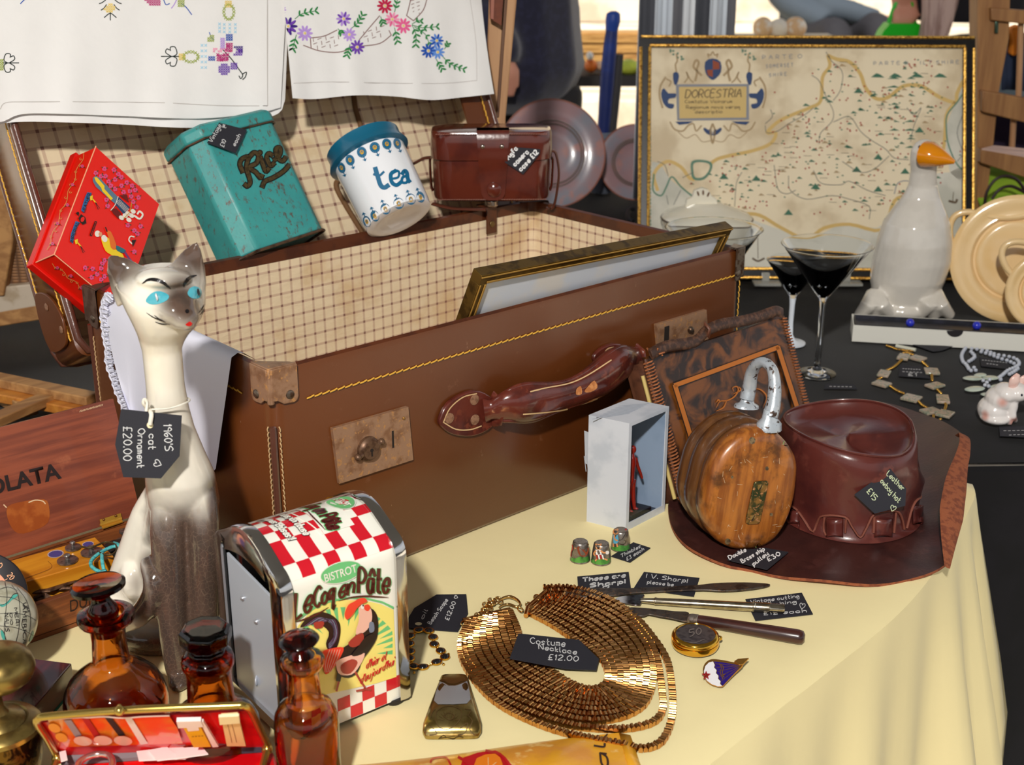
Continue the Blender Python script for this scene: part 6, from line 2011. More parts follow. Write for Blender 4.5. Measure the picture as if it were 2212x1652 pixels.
for pts in ([(1500,1200),(1560,1160),(1650,1160),(1710,1200),(1690,1280),(1600,1350),(1520,1330),(1490,1260),(1500,1200)],[(1560,1240),(1600,1210),(1650,1240),(1610,1270),(1560,1240)],[(1440,1400),(1500,1390),(1480,1350),(1440,1330)],[(1700,1340),(1760,1300),(1740,1380),(1680,1400)],[(1500,1450),(1560,1400),(1600,1460)],[(1620,1450),(1690,1410),(1760,1440)],[(1760,1230),(1800,1280),(1780,1350),(1820,1400)],[(1740,1180),(1790,1190),(1760,1240)],[(1450,1250),(1470,1200),(1490,1180)]):
 line(mb, [Kq(*p) for p in pts],1.9, KB, 1,.0003)
for i in range(10):
 a = math.pi * (1.05 + i * .1)
 line(mb, [Kq(1600 + 40*math.cos(a),1280 + 30*math.sin(a)), Kq(1600 + 90*math.cos(a),1280 + 85*math.sin(a))],.9, KB, 1,.0002,2)
mb.build('clip_body', [CLB, M('engraving', (84,64,30),.6,.3)], cl_, 50)
mb = MB()
for (pts, mi, off) in (([(1530,950),(1560,960),(1600,985),(1660,985),(1720,965),(1755,945),(1778,1040),(1786,1100),(1755,1135),(1640,1142),(1510,1142),(1478,1110),(1495,1040)],0,.0004),):
 a_ = [V(Kq(*p)) for p in pts]
 ctr = sum(a_, V((0,0))) / len(a_)
 nn = len(a_)
 vs_ = [KB(p.x, p.y, off) for p in a_] + [KB(*(ctr + (p - ctr) * .5), off + .0001) for p in a_] + [KB(ctr.x, ctr.y, off)]
 mb.add(vs_, [(i, (i + 1) % nn, nn + (i + 1) % nn, nn + i) for i in range(nn)] + [(nn + i, nn + (i + 1) % nn, 2*nn) for i in range(nn)])
line(mb, [Kq(*p) for p in [(1525,945),(1560,938),(1600,960),(1660,962),(1715,940),(1755,935)]],2.2, KB, 1,.0007)
mb.build('steel_mouth', [M('mirror_steel', (196,202,210),.32,.7), CLB], cl_, 50)
# ================================================================ yellow snack pouch at the bottom edge
pch = thing('snack_pouch', 'crumpled yellow snack pouch with an orange slice print at the bottom edge', 'pouch', P(1080,1720))
tp_ = [(560,1668),(640,1662),(780,1652),(900,1640),(1000,1627),(1100,1612),(1220,1596),(1338,1583)]
bt_ = [(560,1830),(700,1835),(850,1830),(1000,1815),(1150,1800),(1290,1780),(1400,1770),(1420,1765)]
ta_, ba_ = resamp(crs([V(p) for p in tp_],4),50), resamp(crs([V(p) for p in bt_],4),50)
def pouch(u, v):
 i = int(round(u * 49))
 q = ta_[i].lerp(ba_[i], v)
 h = .012*math.sin(math.pi * min(1, max(0, v))) ** .7*min(1,(1 - u)*4 + .15)*min(1, u * 5 + .1)
 h += .0012*math.sin(u * 37 + v * 9)*math.sin(math.pi * v)
 b = P(q.x, q.y, .0008)
 return V((b.x, b.y, .0012 + max(0, h)))
POY = M('pouch_yellow', (236,168,40),.32, c2=(224,150,60), scale=18, c3=(246,200,120), bump=.3, bscale=60, bd=.002, coat=.2)
mb = MB()
mb.grid(pouch, 49,16)
mb.add([P(q.x, q.y, .0006) for q in ta_] + [P(q.x, q.y, .0006) for q in ba_[::-1]],[tuple(range(100))])
UB = BV(mb)
poly(mb, [(1000,1638),(1070,1622),(1090,1640),(1110,1668),(1010,1675)], UB, 1,.0006,2)
poly(mb, [(1030,1640),(1070,1630),(1085,1650),(1080,1668),(1030,1668)], UB, 2,.001,2)
line(mb, [(930,1648),(935,1640),(960,1636),(970,1646),(970,1660),(928,1668)],4, UB, 1,.0006)
line(mb, [(990,1638),(1010,1650),(1030,1668)],6, UB, 1,.0012)
line(mb, [(1050,1624),(1080,1632),(1098,1650),(1104,1668)],5, UB, 1,.0012)
for p in ((1040,1664),(1055,1640),(1072,1650)): line(mb, [(1056,1664), p],1.4, UB, 3,.0014,1)
write(mb, 'al', (1314,1660),(1306,1608),(-24,-3), UB, 4,5,.001,2,.2)
write(mb, 'n', (1314,1684),(1312,1666),(-24,-3), UB, 4,5,.001,2,.2)
line(mb, [(1303,1596),(1312,1588)],3, UB, 4,.001,1)
mb.build('pouch_body', [POY, M('pouch_red', (196,24,34),.35), M('pouch_orange', (244,134,30),.35), M('pouch_cream', (250,216,150),.4), M('pouch_ink', (58,30,14),.4)], pch, 70)
mb = MB()
mb.add([P(1337,1583,.001), P(1362,1588,.004), P(1376,1630,.002), P(1420,1764,.001), P(1400,1768,.003), P(1352,1640,.005)],[(0,1,5),(1,2,5),(2,3,4,5)])
mb.build('crimped_end', POY, pch, 30, sol=.0006)
# ================================================================ boxed figurine
F0, F1, F2 = P(1350,1147), P(1434,1104), P(1267,1126)
u_, v_ = (F1 - F0).normalized(),(F2 - F0).normalized()
bw, bd2 = (F1 - F0).length, (F2 - F0).length
bh = PL(F0, u_.cross(ez))(1348,918).z
fb = thing('figurine_box', 'pale grey card display box with a clear window and a red figurine inside', 'display box', F0 + u_ * bw / 2 + v_ * bd2 / 2)
CARDG = M('pale_grey_card', (206,210,218),.55, c2=(188,194,204), scale=24)
CARDD = M('grey_card_print', (178,186,198),.6)
def Bx(a, b, z): return F0 + u_ * a + v_ * b + ez * z
def pan(mb, a0, a1, b0, b1, z0, z1, mi=0): mb.hexa([Bx(a0, b0, z0), Bx(a1, b0, z0), Bx(a1, b1, z0), Bx(a0, b1, z0)],[Bx(a0, b0, z1), Bx(a1, b0, z1), Bx(a1, b1, z1), Bx(a0, b1, z1)], mi)
mb = MB()
tk = .0012
pan(mb, 0, tk, 0, bd2,0, bh)
pan(mb, tk, bw, bd2 - tk, bd2,0, bh)
pan(mb, bw - tk, bw, 0, bd2 - tk, 0, bh)
pan(mb, tk, bw - tk, 0, bd2 - tk, 0, tk)
pan(mb, tk, bw - tk, 0, bd2 - tk, bh - tk, bh)
e = .0045
pan(mb, 0, e, -.0008,0,0, bh)
pan(mb, bw - e, bw, -.0008,0,0, bh)
pan(mb, e, bw - e, -.0008,0,0,.008)
pan(mb, e, bw - e, -.0008,0, bh - .004, bh)
SF = PL(F0,-u_)
for i in range(9): line(mb, [(1262 + i * 5,985 - i * 2),(1266 + i * 5,1018 + i * 2)],1.6, SF, 1,.0003,1)
for k in range(9):
 for i in range(7):
  if (i * 7 + k * 3) % 5: poly(mb, [(1268 + i * 7,1060 + k * 6),(1273 + i * 7,1061 + k * 6),(1273 + i * 7,1064 + k * 6),(1268 + i * 7,1063 + k * 6)], SF, 1,.0003)
for q in ([(1262,930),(1290,940),(1300,990),(1280,1010),(1264,1000)],[(1290,1040),(1320,1010),(1340,1050),(1335,1140),(1310,1120)],[(1275,1020),(1300,1030),(1296,1045),(1272,1040)]): poly(mb, q, SF, 2,.0002)
TF = PL(Bx(0,0, bh), ez)
for i in range(8): line(mb, [(1280 + i * 8,905 - i * 4),(1360 + i * 6,892 - i * 3)],1.2, TF, 1,.0003,1)
mb.build('box_card', [CARDG, CARDD, M('grey_card_wash', (192,198,208),.6)], fb, 20)
mb = MB()
pan(mb, tk + .0004, bw - tk - .0004,.0004, bd2 - tk - .0004, tk + .0002, tk + .0012)
pan(mb, tk + .0004, bw - tk - .0004, bd2 - tk - .002, bd2 - tk - .001, tk + .0012, bh - tk)
mb.build('box_insert', M('grey_insert', (70,78,90),.4, c2=(104,114,128), scale=30), fb, 0)
mb = MB()
pan(mb, tk, bw - tk, .0002,.0005, tk + .001, bh - tk - .001)
mb.build('clear_window', thin_glass('clear_plastic', (236,242,248),.08), fb, 0)
mb = MB()
pan(mb, bw * .24, bw * .76,.004,.026, tk + .0013, tk + .009)
fg = thing('figurine', 'plain red standing figurine on a black plinth inside the grey window box', 'figurine', Bx(bw * .6,.015, tk + .0013))
mb.build('plinth', M('black_plinth', (20,22,28),.3), fg, 20, bev=.0006)
mb = MB()
def fp(a, b, z): return Bx(bw * .44 + a, .014 + b, tk + .009 + z)
for sg in (-1,1):
 mb.tube([fp(sg * .004,-.002,.0), fp(sg * .0042,.0,.012), fp(sg * .0035,0,.022), fp(sg * .0025,0,.034)],[.0018,.0024,.0024,.0034],10)
 mb.ell(fp(sg * .0042,-.003,.0012),(.0018,.0035,.0014),(u_, v_, ez),8,6)
 mb.tube([fp(sg * .0055,0,.056), fp(sg * .010,0,.046), fp(sg * .0125,-.002,.037), fp(sg * .0135,-.003,.032)],[.0024,.0019,.0016,.0014],8)
mb.tube([fp(0,0,.032), fp(0,0,.042), fp(0,0,.052), fp(0,0,.060), fp(0,0,.064)],[.0045,.0044,.0062,.0048,.002],12, sy=.7)
mb.ell(fp(0,-.0005,.068),(.0032,.0036,.0045),(u_, v_, ez),12,9)
mb.build('figure', M('red_figure_paint', (196,40,20),.3, coat=.3), fg, 60, rem=.0007, smo=3)
# ================================================================ tooled leather handbag
G0 = P(1480,1083,.013)
gd, gt = lean(G0, ey, (1397,772))
gn = ex.cross(gd)
if gn.dot(EYE - G0) < 0: gn = -gn
BG_ = PL(G0, gn)
gwid = (BG_(1692,676) - BG_(1397,772)).dot(ex)
bag = thing('handbag', 'mottled brown tooled leather handbag with laced edges leaning on the suitcase', 'handbag', G0 + ex * gwid / 2)
def tort():
 t = NT('mottled_leather')
 n = t.noise(26,3,(1,1,1),.5,1.6)
 col = t.mix(t.step(n, .40,.62), lin((40,22,12)), lin((120,68,24)))
 col = t.mix(t.step(t.noise(60,3, dist=1.2),.56,.72), col, lin((70,40,24)))
 t.base(col, .34)
 t.bump(t.noise(400,4),.2,.0005)
 return t.m
MOT = tort()
BROWNL = M('bag_brown_leather', (96,58,40),.45, c2=(72,42,30), scale=60, bump=.2)
TANL = M('tan_lacing', (176,108,66),.6, c2=(140,80,48), scale=200)
def Gp(a, t, d=0.0): return G0 + ex * a + gd * t + gn * d
mb = MB()
def gq(u, v):
 sag = .004*math.sin(u * math.pi)*(v > .9)
 return Gp(u * gwid + .004*(1 - v)*(u - .5), v * (gt - sag) + .0,.003*math.sin(u * math.pi)*math.sin(v * math.pi) - .0015*(v > .95))
mb.grid(gq, 16,12)
mb.grid(lambda u, v: gq(u, v) - gn * (.006),16,12)
ngx = 17
rim_i = [i for i in range(17)] + [17*(k + 1) + 16 for k in range(12)] + [17*12 + i for i in range(15,-1,-1)] + [17*k for k in range(11,0,-1)]
nb2 = 17*13
mb.f += [(a, b, b + nb2, a + nb2) for a, b in zip(rim_i, rim_i[1:] + rim_i[:1])]
mb.m += [0]*len(rim_i)
fx = lambda x, y, off=0.0: BG_(x, y, .0036 + off)
def g7(x, y): return (1360 + x * .3752,640 + y * .3752)
for a, b, w_, mi in (((262,512),(855,293),9.5,1),((855,293),(1010,780),9.5,1),((262,512),(400,960),9.5,1)):
 line(mb, [g7(*a), g7(*b)],13, fx, 2,.0,6)
 line(mb, [g7(*a), g7(*b)], w_, fx, mi, .0003,6)
for pts in ([(500,640),(520,605),(560,600),(600,580),(625,545),(620,520),(595,525),(600,545)],[(600,560),(640,540),(630,520)],[(500,610),(512,595),(520,610)],[(720,530),(760,540),(790,580),(770,640)],[(560,600),(540,640),(500,660)]): line(mb, [g7(*p) for p in pts],3, fx, 1,.0003,5, taper=.7)
mb.build('front_panel', [MOT, M('orange_tooling', (188,108,36),.5), M('dark_outline', (30,18,12),.5)], bag, 60)
mb = MB()
D1 = .030
prof_g = [(0,-.006),(0,-.012),(.002,-.018),(.006,-D1 + .006),(.004,-D1)]
mb.loft([[Gp(-.001, t, -.006), Gp(.008, t, -.011), Gp(.007, t, -.018), Gp(-.001, t, -D1)] for t in [gt * k / 8 * .96 for k in range(9)]], False, 0, False)
mb.build('gusset', BROWNL, bag, 60, sol=.0015)
mb = MB()
mb.hexa([Gp(-.002,0,-D1 - .003), Gp(gwid, 0,-D1 - .003), Gp(gwid, 0,-D1), Gp(-.002,0,-D1)],[Gp(-.002, gt * .97,-D1 - .003), Gp(gwid, gt * .97,-D1 - .003), Gp(gwid, gt * .97,-D1), Gp(-.002, gt * .97,-D1)])
mb.build('back_panel', BROWNL, bag, 20)
for q, r_, m_ in (([Gp(-.001,0,-.003), Gp(-.0015, gt * .5,-.003), Gp(0, gt * .985,-.003)],.0024, BROWNL),([Gp(gwid, 0,-.003), Gp(gwid, gt * .98,-.003)],.0024, BROWNL),([Gp(-.001,.004,-.013), Gp(.0, gt * .88,-.013)],.0022, M('cream_lining_edge', (206,180,110),.6))):
 mb = MB()
 mb.tube(q, r_, 8)
 mb.build('edge_binding', m_, bag, 60)
for side_, a_, sgn in (('l', 0,1),('r', gwid, -1)):
 mb = MB()
 n = 44
 for i in range(n):
  t = gt * (.01 + .97*i / n)
  mb.tube([Gp(a_ + sgn * .006, t + .0012,.0012), Gp(a_ + sgn * .002, t + .0004,.0026), Gp(a_ - sgn * .0028, t, .0006), Gp(a_ - sgn * .003, t - .0004,-.004)],.00095,5)
 mb.build('lacing', TANL, bag, 60)
mb = MB()
mb.tube(crs([BG_(*p, .006) for p in ((1405,765),(1440,748),(1500,738),(1525,715),(1560,700),(1600,694),(1640,684),(1675,672),(1690,676))],5),.0062,10, sy=.3, up=gn)
mb.build('top_strap', M('dark_strap', (62,40,30),.4, c2=(96,64,46), scale=200, bump=.3), bag, 60)
mb = MB()
c = BG_(1527,712,.007)
mb.tube([c + gd * .007, c + gn * .004, c - gd * .007, c - gn * .003],.0022,8, True)
mb.build('strap_keeper', M('keeper_leather', (104,62,44),.45), bag, 60)
for q0 in ((1412,762),(1478,1083)):
 mb = MB()
 for k in range(5):
  c = BG_(q0[0] + k * 2, q0[1],.002)
  mb.tube([c, c + V((.006*math.cos(k * 1.3),-.003,.006*math.sin(k * 1.7) * .5)), c + V((.011*math.cos(k * 1.3),-.004,.002 + .005*math.sin(k)))],.0009,5)
 mb.build('lace_ends', TANL, bag, 60)
# ================================================================ leather hat
HATL = M('hat_leather', (92,42,36),.28, c2=(72,32,30), scale=14, coat=.25, bump=.15, bscale=160, c3=(104,52,44))
BRIM = M('brim_leather', (66,34,30),.38, c2=(54,28,26), scale=20, bump=.2, bscale=260, c3=(74,40,36))
SUEDE = M('suede_edge', (150,84,52),.85, c2=(120,62,40), scale=160, bump=.5, bscale=500)
hc = V((P(1862,1168).x, P(1862,1168,.003).y + .080,.003))
hat = thing('leather_hat', 'floppy oxblood leather cowboy hat with wide brim at the table corner', 'hat', V((hc.x, hc.y, 0)))
bo = [(1443,1096,.002),(1455,1150,.002),(1490,1192,.002),(1560,1222,.002),(1620,1233,.001),(1700,1252,.002),(1790,1262,.003),(1872,1266,.002),(1950,1258,.0),(2015,1243,-.002),(2050,1212,.0),(2056,1150,.010),(2068,1080,.024),(2080,1010,.034),(2086,955,.038),(2060,930,.026),(1995,900,.008),(1900,870,.003),(1800,880,.003),(1700,950,.003),(1600,1010,.003),(1510,1050,.003),(1460,1075,.002)]
bp3 = resamp(crs([P(x, y, z) for x, y, z in bo],6, True),120, True)
rings = []
ang = [math.atan2(p.y - hc.y, p.x - hc.x) for p in bp3]
for f in (0,.1,.3,.55,.8,.95,1.0):
 ring = []
 for p, a in zip(bp3, ang):
  q = V((hc.x + .068*math.cos(a), hc.y + .080*math.sin(a),.004))
  r_ = q.lerp(p, f)
  r_.z = .003 + (p.z)*f ** 2.2 + .0025*math.sin(a * 3 + 1)*f * (1 - f)*2 + .0015*math.sin(a * 9)*f * f
  ring.append(V((r_.x, r_.y, max(r_.z, .0022) if r_.x < .47 else r_.z)))
 rings.append(ring)
rings.append([p - ez * .0028 for p in rings[-1]])
rings.append([p - ez * .0026 for p in rings[3]])
rings.append([p - ez * .0018 for p in rings[0]])
mb = MB()
mb.loft(rings, False)
for i in range(len(mb.f)):
 mb.m[i] = 1 if i // 120 >= 6 else 0
mb.build('hat_brim', [BRIM, SUEDE], hat, 60)
mb = MB()
rp3 = crs([P(2046,1225,.004), P(2050,1160,.016), P(2058,1090,.030), P(2070,1020,.042), P(2083,970,.050), P(2083,942,.052), P(2068,942,.046)],6)
mb.tube(rp3,[.003,.008,.013,.012,.008,.0065,.0065,.003],12, sy=.2, up=V((.5,.2,1)))
mb.build('curled_brim_edge', SUEDE, hat, 60)
rings = []
for z, f, dx, dy in ((.004,1.06,0,0),(.008,1.0,0,0),(.025,.985,0,0),(.045,.985,.0,0),(.062,.985,-.001,0),(.078,.965,-.003,.0),(.088,.945,-.004,.001),(.0935,.915,-.004,.001),(.0945,.885,-.004,.001),(.0925,.86,-.004,.001),(.086,.835,-.004,.001),(.083,.70,-.004,.001),(.081,.4,-.004,.001),(.0805,.05,-.004,.001)):
 ring = []
 for k in range(72):
  a = 2*math.pi * k / 72
  g_ = f
  if z < .09:
   g_ += .02*math.sin(a * 3 + z * 60)*math.sin(math.pi * z / .09) + .012*math.sin(a * 7 + z * 90)*math.sin(math.pi * z / .09)
   g_ -= .10*math.exp(-((z - .060) / .012) ** 2)*math.exp(-((a - 6.05) / .32) ** 2)
   g_ -= .05*math.exp(-((z - .052) / .014) ** 2)*math.exp(-((a - 5.2) / .5) ** 2)
   g_ += .05*math.exp(-((z - .040) / .012) ** 2)*math.exp(-((a - 5.9) / .5) ** 2)
  zz = z + (.004*math.sin(a * 2 + .6) if z > .07 else 0) - (.006*math.exp(-((a - 5.6) / .6) ** 2) if z > .07 else 0)
  if z > .0865 and f < .84: zz = z - .004*math.sin(a + .4)
  ring.append(V((hc.x + dx + .073*g_ * math.cos(a), hc.y + dy + .083*g_ * math.sin(a), zz)))
 rings.append(ring)
mb = MB()
mb.loft(rings, False)
mb.f.append(tuple(range(13*72,14*72)))
mb.m.append(0)
HC = BV(mb)
mb.build('hat_crown', HATL, hat, 70)
mb = MB()
mb.tube(resamp([V((p.x, p.y, p.z + .0008)) for p in rings[8]],90, True),.0014,6, True)
mb.build('crown_seam', HATL, hat, 60)
for x, y, w_, h_ in ((1716,1122,22,40),(1803,1140,36,42),(1907,1140,38,42),(1982,1112,22,42)):
 mb = MB()
 mb.grid(lambda u, v: HC(x + (u - .5)*w_, y + (v - .5)*h_, .0008 + .0042*math.sin(math.pi * u)),8,4)
 mb.build('band_loop', HATL, hat, 60, sol=.0012)
for pts in ([(1700,1088),(1722,1100),(1742,1128),(1757,1150),(1768,1124),(1780,1113),(1825,1116),(1840,1136),(1858,1160),(1872,1138),(1890,1108),(1932,1103),(1946,1116),(1952,1142)],[(1957,1140),(1968,1098),(1980,1078),(1998,1074),(2004,1090),(1998,1120)],[(1782,1115),(1780,1140),(1784,1158)],[(1828,1120),(1826,1150)],[(1888,1115),(1886,1150)],[(1934,1106),(1930,1150)]):
 mb = MB()
 mb.tube([HC(v.x, v.y, .001) for v in crs([V(p) for p in pts],3)],.0013,6)
 mb.build('cut_band_edge', M('cut_leather_edge', (122,66,50),.7, bump=.4, bscale=600), hat, 60)
HTP = PL(HC(1905,1062,.003), V((.12,-1,.3)))
card('price_tag', 'black tag reading Leather cowboy hat, leaning on the hat crown', [(1923,1012),(1957,1055),(1955,1092),(1889,1109),(1845,1068)], HTP, [('Leather', (1915,1025),(1949,1060),(6,-9),1.7),('Cowboy hat', (1896,1034),(1940,1086),(7,-9),1.7),('£15', (1872,1062),(1888,1082),(8,-9),1.9)], ink=M('pale_green_ink', (196,206,168),.7), extra=hearted(1929,1098,.8,1.5,.4, HTP))
card('price_tag', 'black tag reading Double brass ship pulley, on the hat brim under the wooden pulley', [(1653,1184),(1703,1193),(1657,1231),(1571,1210),(1595,1189)], lambda x, y, off=0.0: P(x, y, .0062 + off),[('Double', (1576,1208),(1612,1190),(-4,-7),2.2),('Brass ship', (1604,1216),(1652,1188),(-5,-7),2.2),('pulley', (1628,1222),(1660,1197),(-5,-7),2.2),('£30', (1660,1212),(1686,1198),(-5,-7),2.2)], ink=M('white_ink', (0,0,0)))
# ================================================================ wooden pulley block
pn_ = V((.30,-.95,.07)).normalized()
PC = PL(P(1605,1190,.006), pn_)
pul = thing('pulley_block', 'worn wooden ship pulley block with silver-painted shackle standing on the hat brim', 'pulley', P(1600,1175,.004))
def g8(x, y): return (1360 + x * .3752,640 + y * .3752)
ol = [(640,805),(740,772),(830,782),(900,830),(950,900),(974,970),(972,1060),(955,1180),(915,1300),(850,1400),(760,1455),(650,1466),(560,1440),(490,1370),(448,1280),(440,1200),(460,1100),(490,990),(545,890)]
oo = resamp([PC(v.x, v.y) for v in crs([V(g8(*p)) for p in ol],5, True)],56, True)
ctr = sum(oo, V((0,0,0))) / 56
rings = []
for t, f in ((-.0015,.0),(-.0015,.5),(-.0008,.82),(.001,.93),(.005,1.0),(.015,1.03),(.0215,1.02),(.0235,.985),(.0255,.95),(.0285,.95),(.0305,.985),(.033,1.03),(.040,1.04),(.047,1.03),(.0495,.98),(.052,.95),(.055,.95),(.057,.99),(.060,1.02),(.068,1.0),(.074,.94),(.077,.8),(.078,.0)):
 rings.append([ctr + (p - ctr)*max(f, .001) - pn_ * t for p in oo])
mb = MB()
mb.loft(rings)
def pulwood():
 t = NT('pulley_wood')
 ax = (PC(*g8(760,780)) - PC(*g8(640,1460))).normalized()
 x, y, z = orth(ax)
 co = t.node('CombineXYZ')
 for i, a in enumerate((x, y, z)): t.l.new(t.math('MULTIPLY', t.dot(t.pos, a),1.0 if i < 2 else .12), co.inputs[i])
 gr = t.noise(150,5, vec=co.outputs[0])
 col = t.mix(t.step(gr, .35,.65), lin((176,106,40)), lin((132,72,26)))
 col = t.mix(t.math('MULTIPLY', t.step(t.noise(24,6, rough=.65),.50,.66),.85), col, lin((70,42,20)))
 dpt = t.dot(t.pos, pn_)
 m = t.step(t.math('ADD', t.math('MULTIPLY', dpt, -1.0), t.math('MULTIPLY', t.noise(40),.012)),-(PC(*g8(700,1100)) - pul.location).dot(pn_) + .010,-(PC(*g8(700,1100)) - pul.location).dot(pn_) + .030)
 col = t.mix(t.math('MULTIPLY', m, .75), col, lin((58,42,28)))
 vo = t.noise(90,2,(1,1,1),.4)
 col = t.mix(t.math('MULTIPLY', t.step(t.noise(300,3, vec=co.outputs[0]),.68,.74),.5), col, lin((206,176,140)))
 t.base(col, .3)
 t.b.inputs['Coat Weight'].default_value = .35
 t.bump(gr, .15,.0008)
 return t.m
PW = PL(PC(700,100,.0016), pn_)
PB = BV(mb)
for x, y, r_ in ((790,990,4),(705,830,7),(900,848,5),(565,1410,6),(745,1440,6),(815,1255,3.5),(590,1040,3)):
 disc(mb, *g8(x, y), r_, r_ * 1.1, PB, 1 if y in (848,1440) else 2,.0003)
rs = random.Random(5)
for i in range(60):
 x, y, a = rs.uniform(500,930), rs.uniform(860,1400), rs.uniform(-1.2,1.2) + 1.0
 L = rs.uniform(6,34)
 if ((x - 705) / 230) ** 2 + ((y - 1120) / 300) ** 2 > .9 or 640 < x < 800 and 1040 < y < 1310: continue
 line(mb, [g8(x, y), g8(x + L * math.cos(a), y + L * math.sin(a))],.8, PB, 3,.0003,1)
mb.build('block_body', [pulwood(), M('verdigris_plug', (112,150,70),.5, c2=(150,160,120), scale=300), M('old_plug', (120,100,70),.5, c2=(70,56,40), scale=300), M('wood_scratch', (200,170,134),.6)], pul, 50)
mb = MB()
bp_ = [(664,1300),(668,1270),(712,1075),(722,1062),(785,1058),(795,1068),(792,1090),(748,1290),(738,1306),(680,1310)]
mb.prism([PC(*g8(x, y),.0012) for x, y in bp_], pn_ * .0022)
g_pl = mb.build('brass_plate', M('verdigris_brass', (172,128,70),.35,.75, c2=(70,78,50), scale=110, lo=.4, hi=.6, c3=(222,160,110)), pul, 30, bev=.0006)
for x, y in ((752,1098),(708,1275)):
 mb = MB()
 c = PC(*g8(x, y),.0034)
 mb.lathe(c, pn_, [(.0032,0),(.003,.0008),(.0001,.0014)],16)
 d_ = (ex * .6 + ez * .8)
 mb.box(c + pn_ * .0013, d_ * .0030, pn_ * .0003, d_.cross(pn_) * .0004,1)
 mb.build('plate_screw', [M('screw_brass', (186,152,92),.3,.85), M('slot_dark', (0,0,0))], g_pl, 30)
mb = MB()
def sp(x, y, t): return PC(*g8(x, y),-t)
sk = crs([sp(676,590,.058), sp(690,520,.058), sp(704,440,.054), sp(735,390,.044), sp(780,382,.034), sp(822,425,.024), sp(836,520,.016), sp(828,620,.012), sp(810,690,.010)],6)
N_ = len(sk)
mb.tube(sk, [.0062 + .0012*math.cos(2*math.pi * i / (N_ - 1)) for i in range(N_)],16)
for (a, b) in (((676,612,.058),(672,640,.058)),((806,700,.010),(800,770,.010))):
 p0, p1 = sp(*a), sp(*b)
 mb.tube([p0 + (p0 - p1) * .7, p0, p0.lerp(p1,.4), p1],[.0065,.0078,.0125,.0132],14, sy=.75, up=pn_)
mb.build('shackle', M('silver_paint', (184,192,200),.36,.35, c2=(196,202,208), scale=60, c3=(72,54,44), bump=.3, bscale=200), pul, 60)
# ================================================================ goose
gs0 = P(1958,688)
goose = thing('goose_ornament', 'white ceramic goose with orange beak standing before the framed map', 'goose ornament', gs0)
GY = 1.955
mb = MB()
rings = []
for y, xl, xr, ryf, Yo in ((668,1900,2028,.8,0),(640,1884,2022,.85,0),(600,1881,2040,.9,0),(560,1886,2052,.92,.0),(520,1896,2055,.92,0),(480,1909,2051,.9,0),(450,1930,2040,.85,0),(425,1950,2030,.8,0),(400,1962,2024,.8,-.002),(370,1967,2023,.85,-.005),(345,1966,2024,.9,-.01),(325,1968,2024,.9,-.012),(310,1977,2020,.85,-.012),(301,1990,2008,.7,-.012)):
 c = PY((xl + xr) / 2, y, GY + Yo)
 r = (xr - xl) / 2*mpp(c)
 rings.append([c + V((r * math.cos(a), r * ryf * math.sin(a),0)) for a in [2*math.pi * i / 30 for i in range(30)]])
mb.loft(rings)
gk = mpp(PY(1960,600, GY))
for fx_, base in ((1890,-1),(2018,1)):      # webbed feet: three toes each
 for dx in (-34,0,34):
  mb.tube([PY(fx_ - base * 0,640, GY - .02), PY(fx_ + dx * .5,662, GY - .045), P(fx_ + dx, 682,.006)],[22*gk, 17*gk, 13*gk],10)
 mb.ell(P(fx_, 676,.006) + V((0,.012,0)),(34*gk, .03,.008), None, 14,8)
mb.ell(P(1955,668,.012),(60*gk, .03,.016), None, 14,8)
mb.v = [V((v.x, v.y, max(v.z, .0005))) for v in mb.v]
GLAZE = M('goose_glaze', (214,208,198),.13, c2=(206,200,190), scale=20, coat=.5)
gob = mb.build('goose_body', GLAZE, goose, 60, rem=.0022, smo=4)
mb = MB()
bc = [PY(1999,333, GY - .022), PY(2010,334, GY - .028), PY(2030,340, GY - .034), PY(2050,346, GY - .039), PY(2062,350, GY - .041)]
mb.tube(bc, [34*gk, 33*gk, 24*gk, 12*gk, 5*gk],18, sy=.8)
mb.build('beak', M('orange_glaze', (226,138,12),.12, coat=.5), goose, 60)
bpy.context.view_layer.update()
OB = BV(gob)
mb = MB()
disc(mb, 1987,318,3.4,4.2, OB, 0,.0006)
mb.build('eye', M('eye_blue_black', (24,34,60),.2), goose, 0)
# ================================================================ glasses
CLEAR = glass('clear_glass', (252,254,255),0,1.45)
def martini(label, cx, base, rim_y, rim_r, apex_y, foot_r, stem_mat, stem_r=.0042):
 b = P(cx, base)
 Y = b.y
 def hz(y): return PY(cx, y, Y).z
 k = mpp(PY(cx, rim_y, Y))
 t_ = thing('martini_glass', label, 'glass', b, 'martini glasses')
 o_ = V((b.x, b.y, 0))
 R_ = rim_r * k
 mb = MB()
 za, zr = hz(apex_y), hz(rim_y)
 mb.lathe(o_, ez, [(stem_r, za - .001),(stem_r + .002, za + .003),(R_ * .97, zr - .0012),(R_, zr),(R_ - .0006, zr + .0005),(R_ - .0012, zr),(.0035, za + .0055),(.0001, za + .005)],64)
 mb.build('bowl', CLEAR, t_, 60)
 fr2 = foot_r * mpp(b)
 mb = MB()
 mb.lathe(o_, ez, [(stem_r + .0005, za - .001),(stem_r * .9, za - .012),(stem_r * .8, za * .45),(stem_r, .014),(stem_r * 2,.006),(fr2 * .6,.0035),(fr2,.0022),(fr2,.0006),(fr2 * .9,.0003),(.0001,.0003)],40)
 mb.build('stem_and_foot', stem_mat, t_, 60)
martini('front clear martini glass on the black cloth before the framed map', 1764,808,528,99,648,41, CLEAR)
martini('martini glass with frosted white stem, just behind the front clear one', 1705,742,562,62,642,34, M('frosted_white_glass', (222,228,236),.3))
martini('martini glass half hidden behind the right end of the suitcase', 1528,765,492,106,640,40, CLEAR)
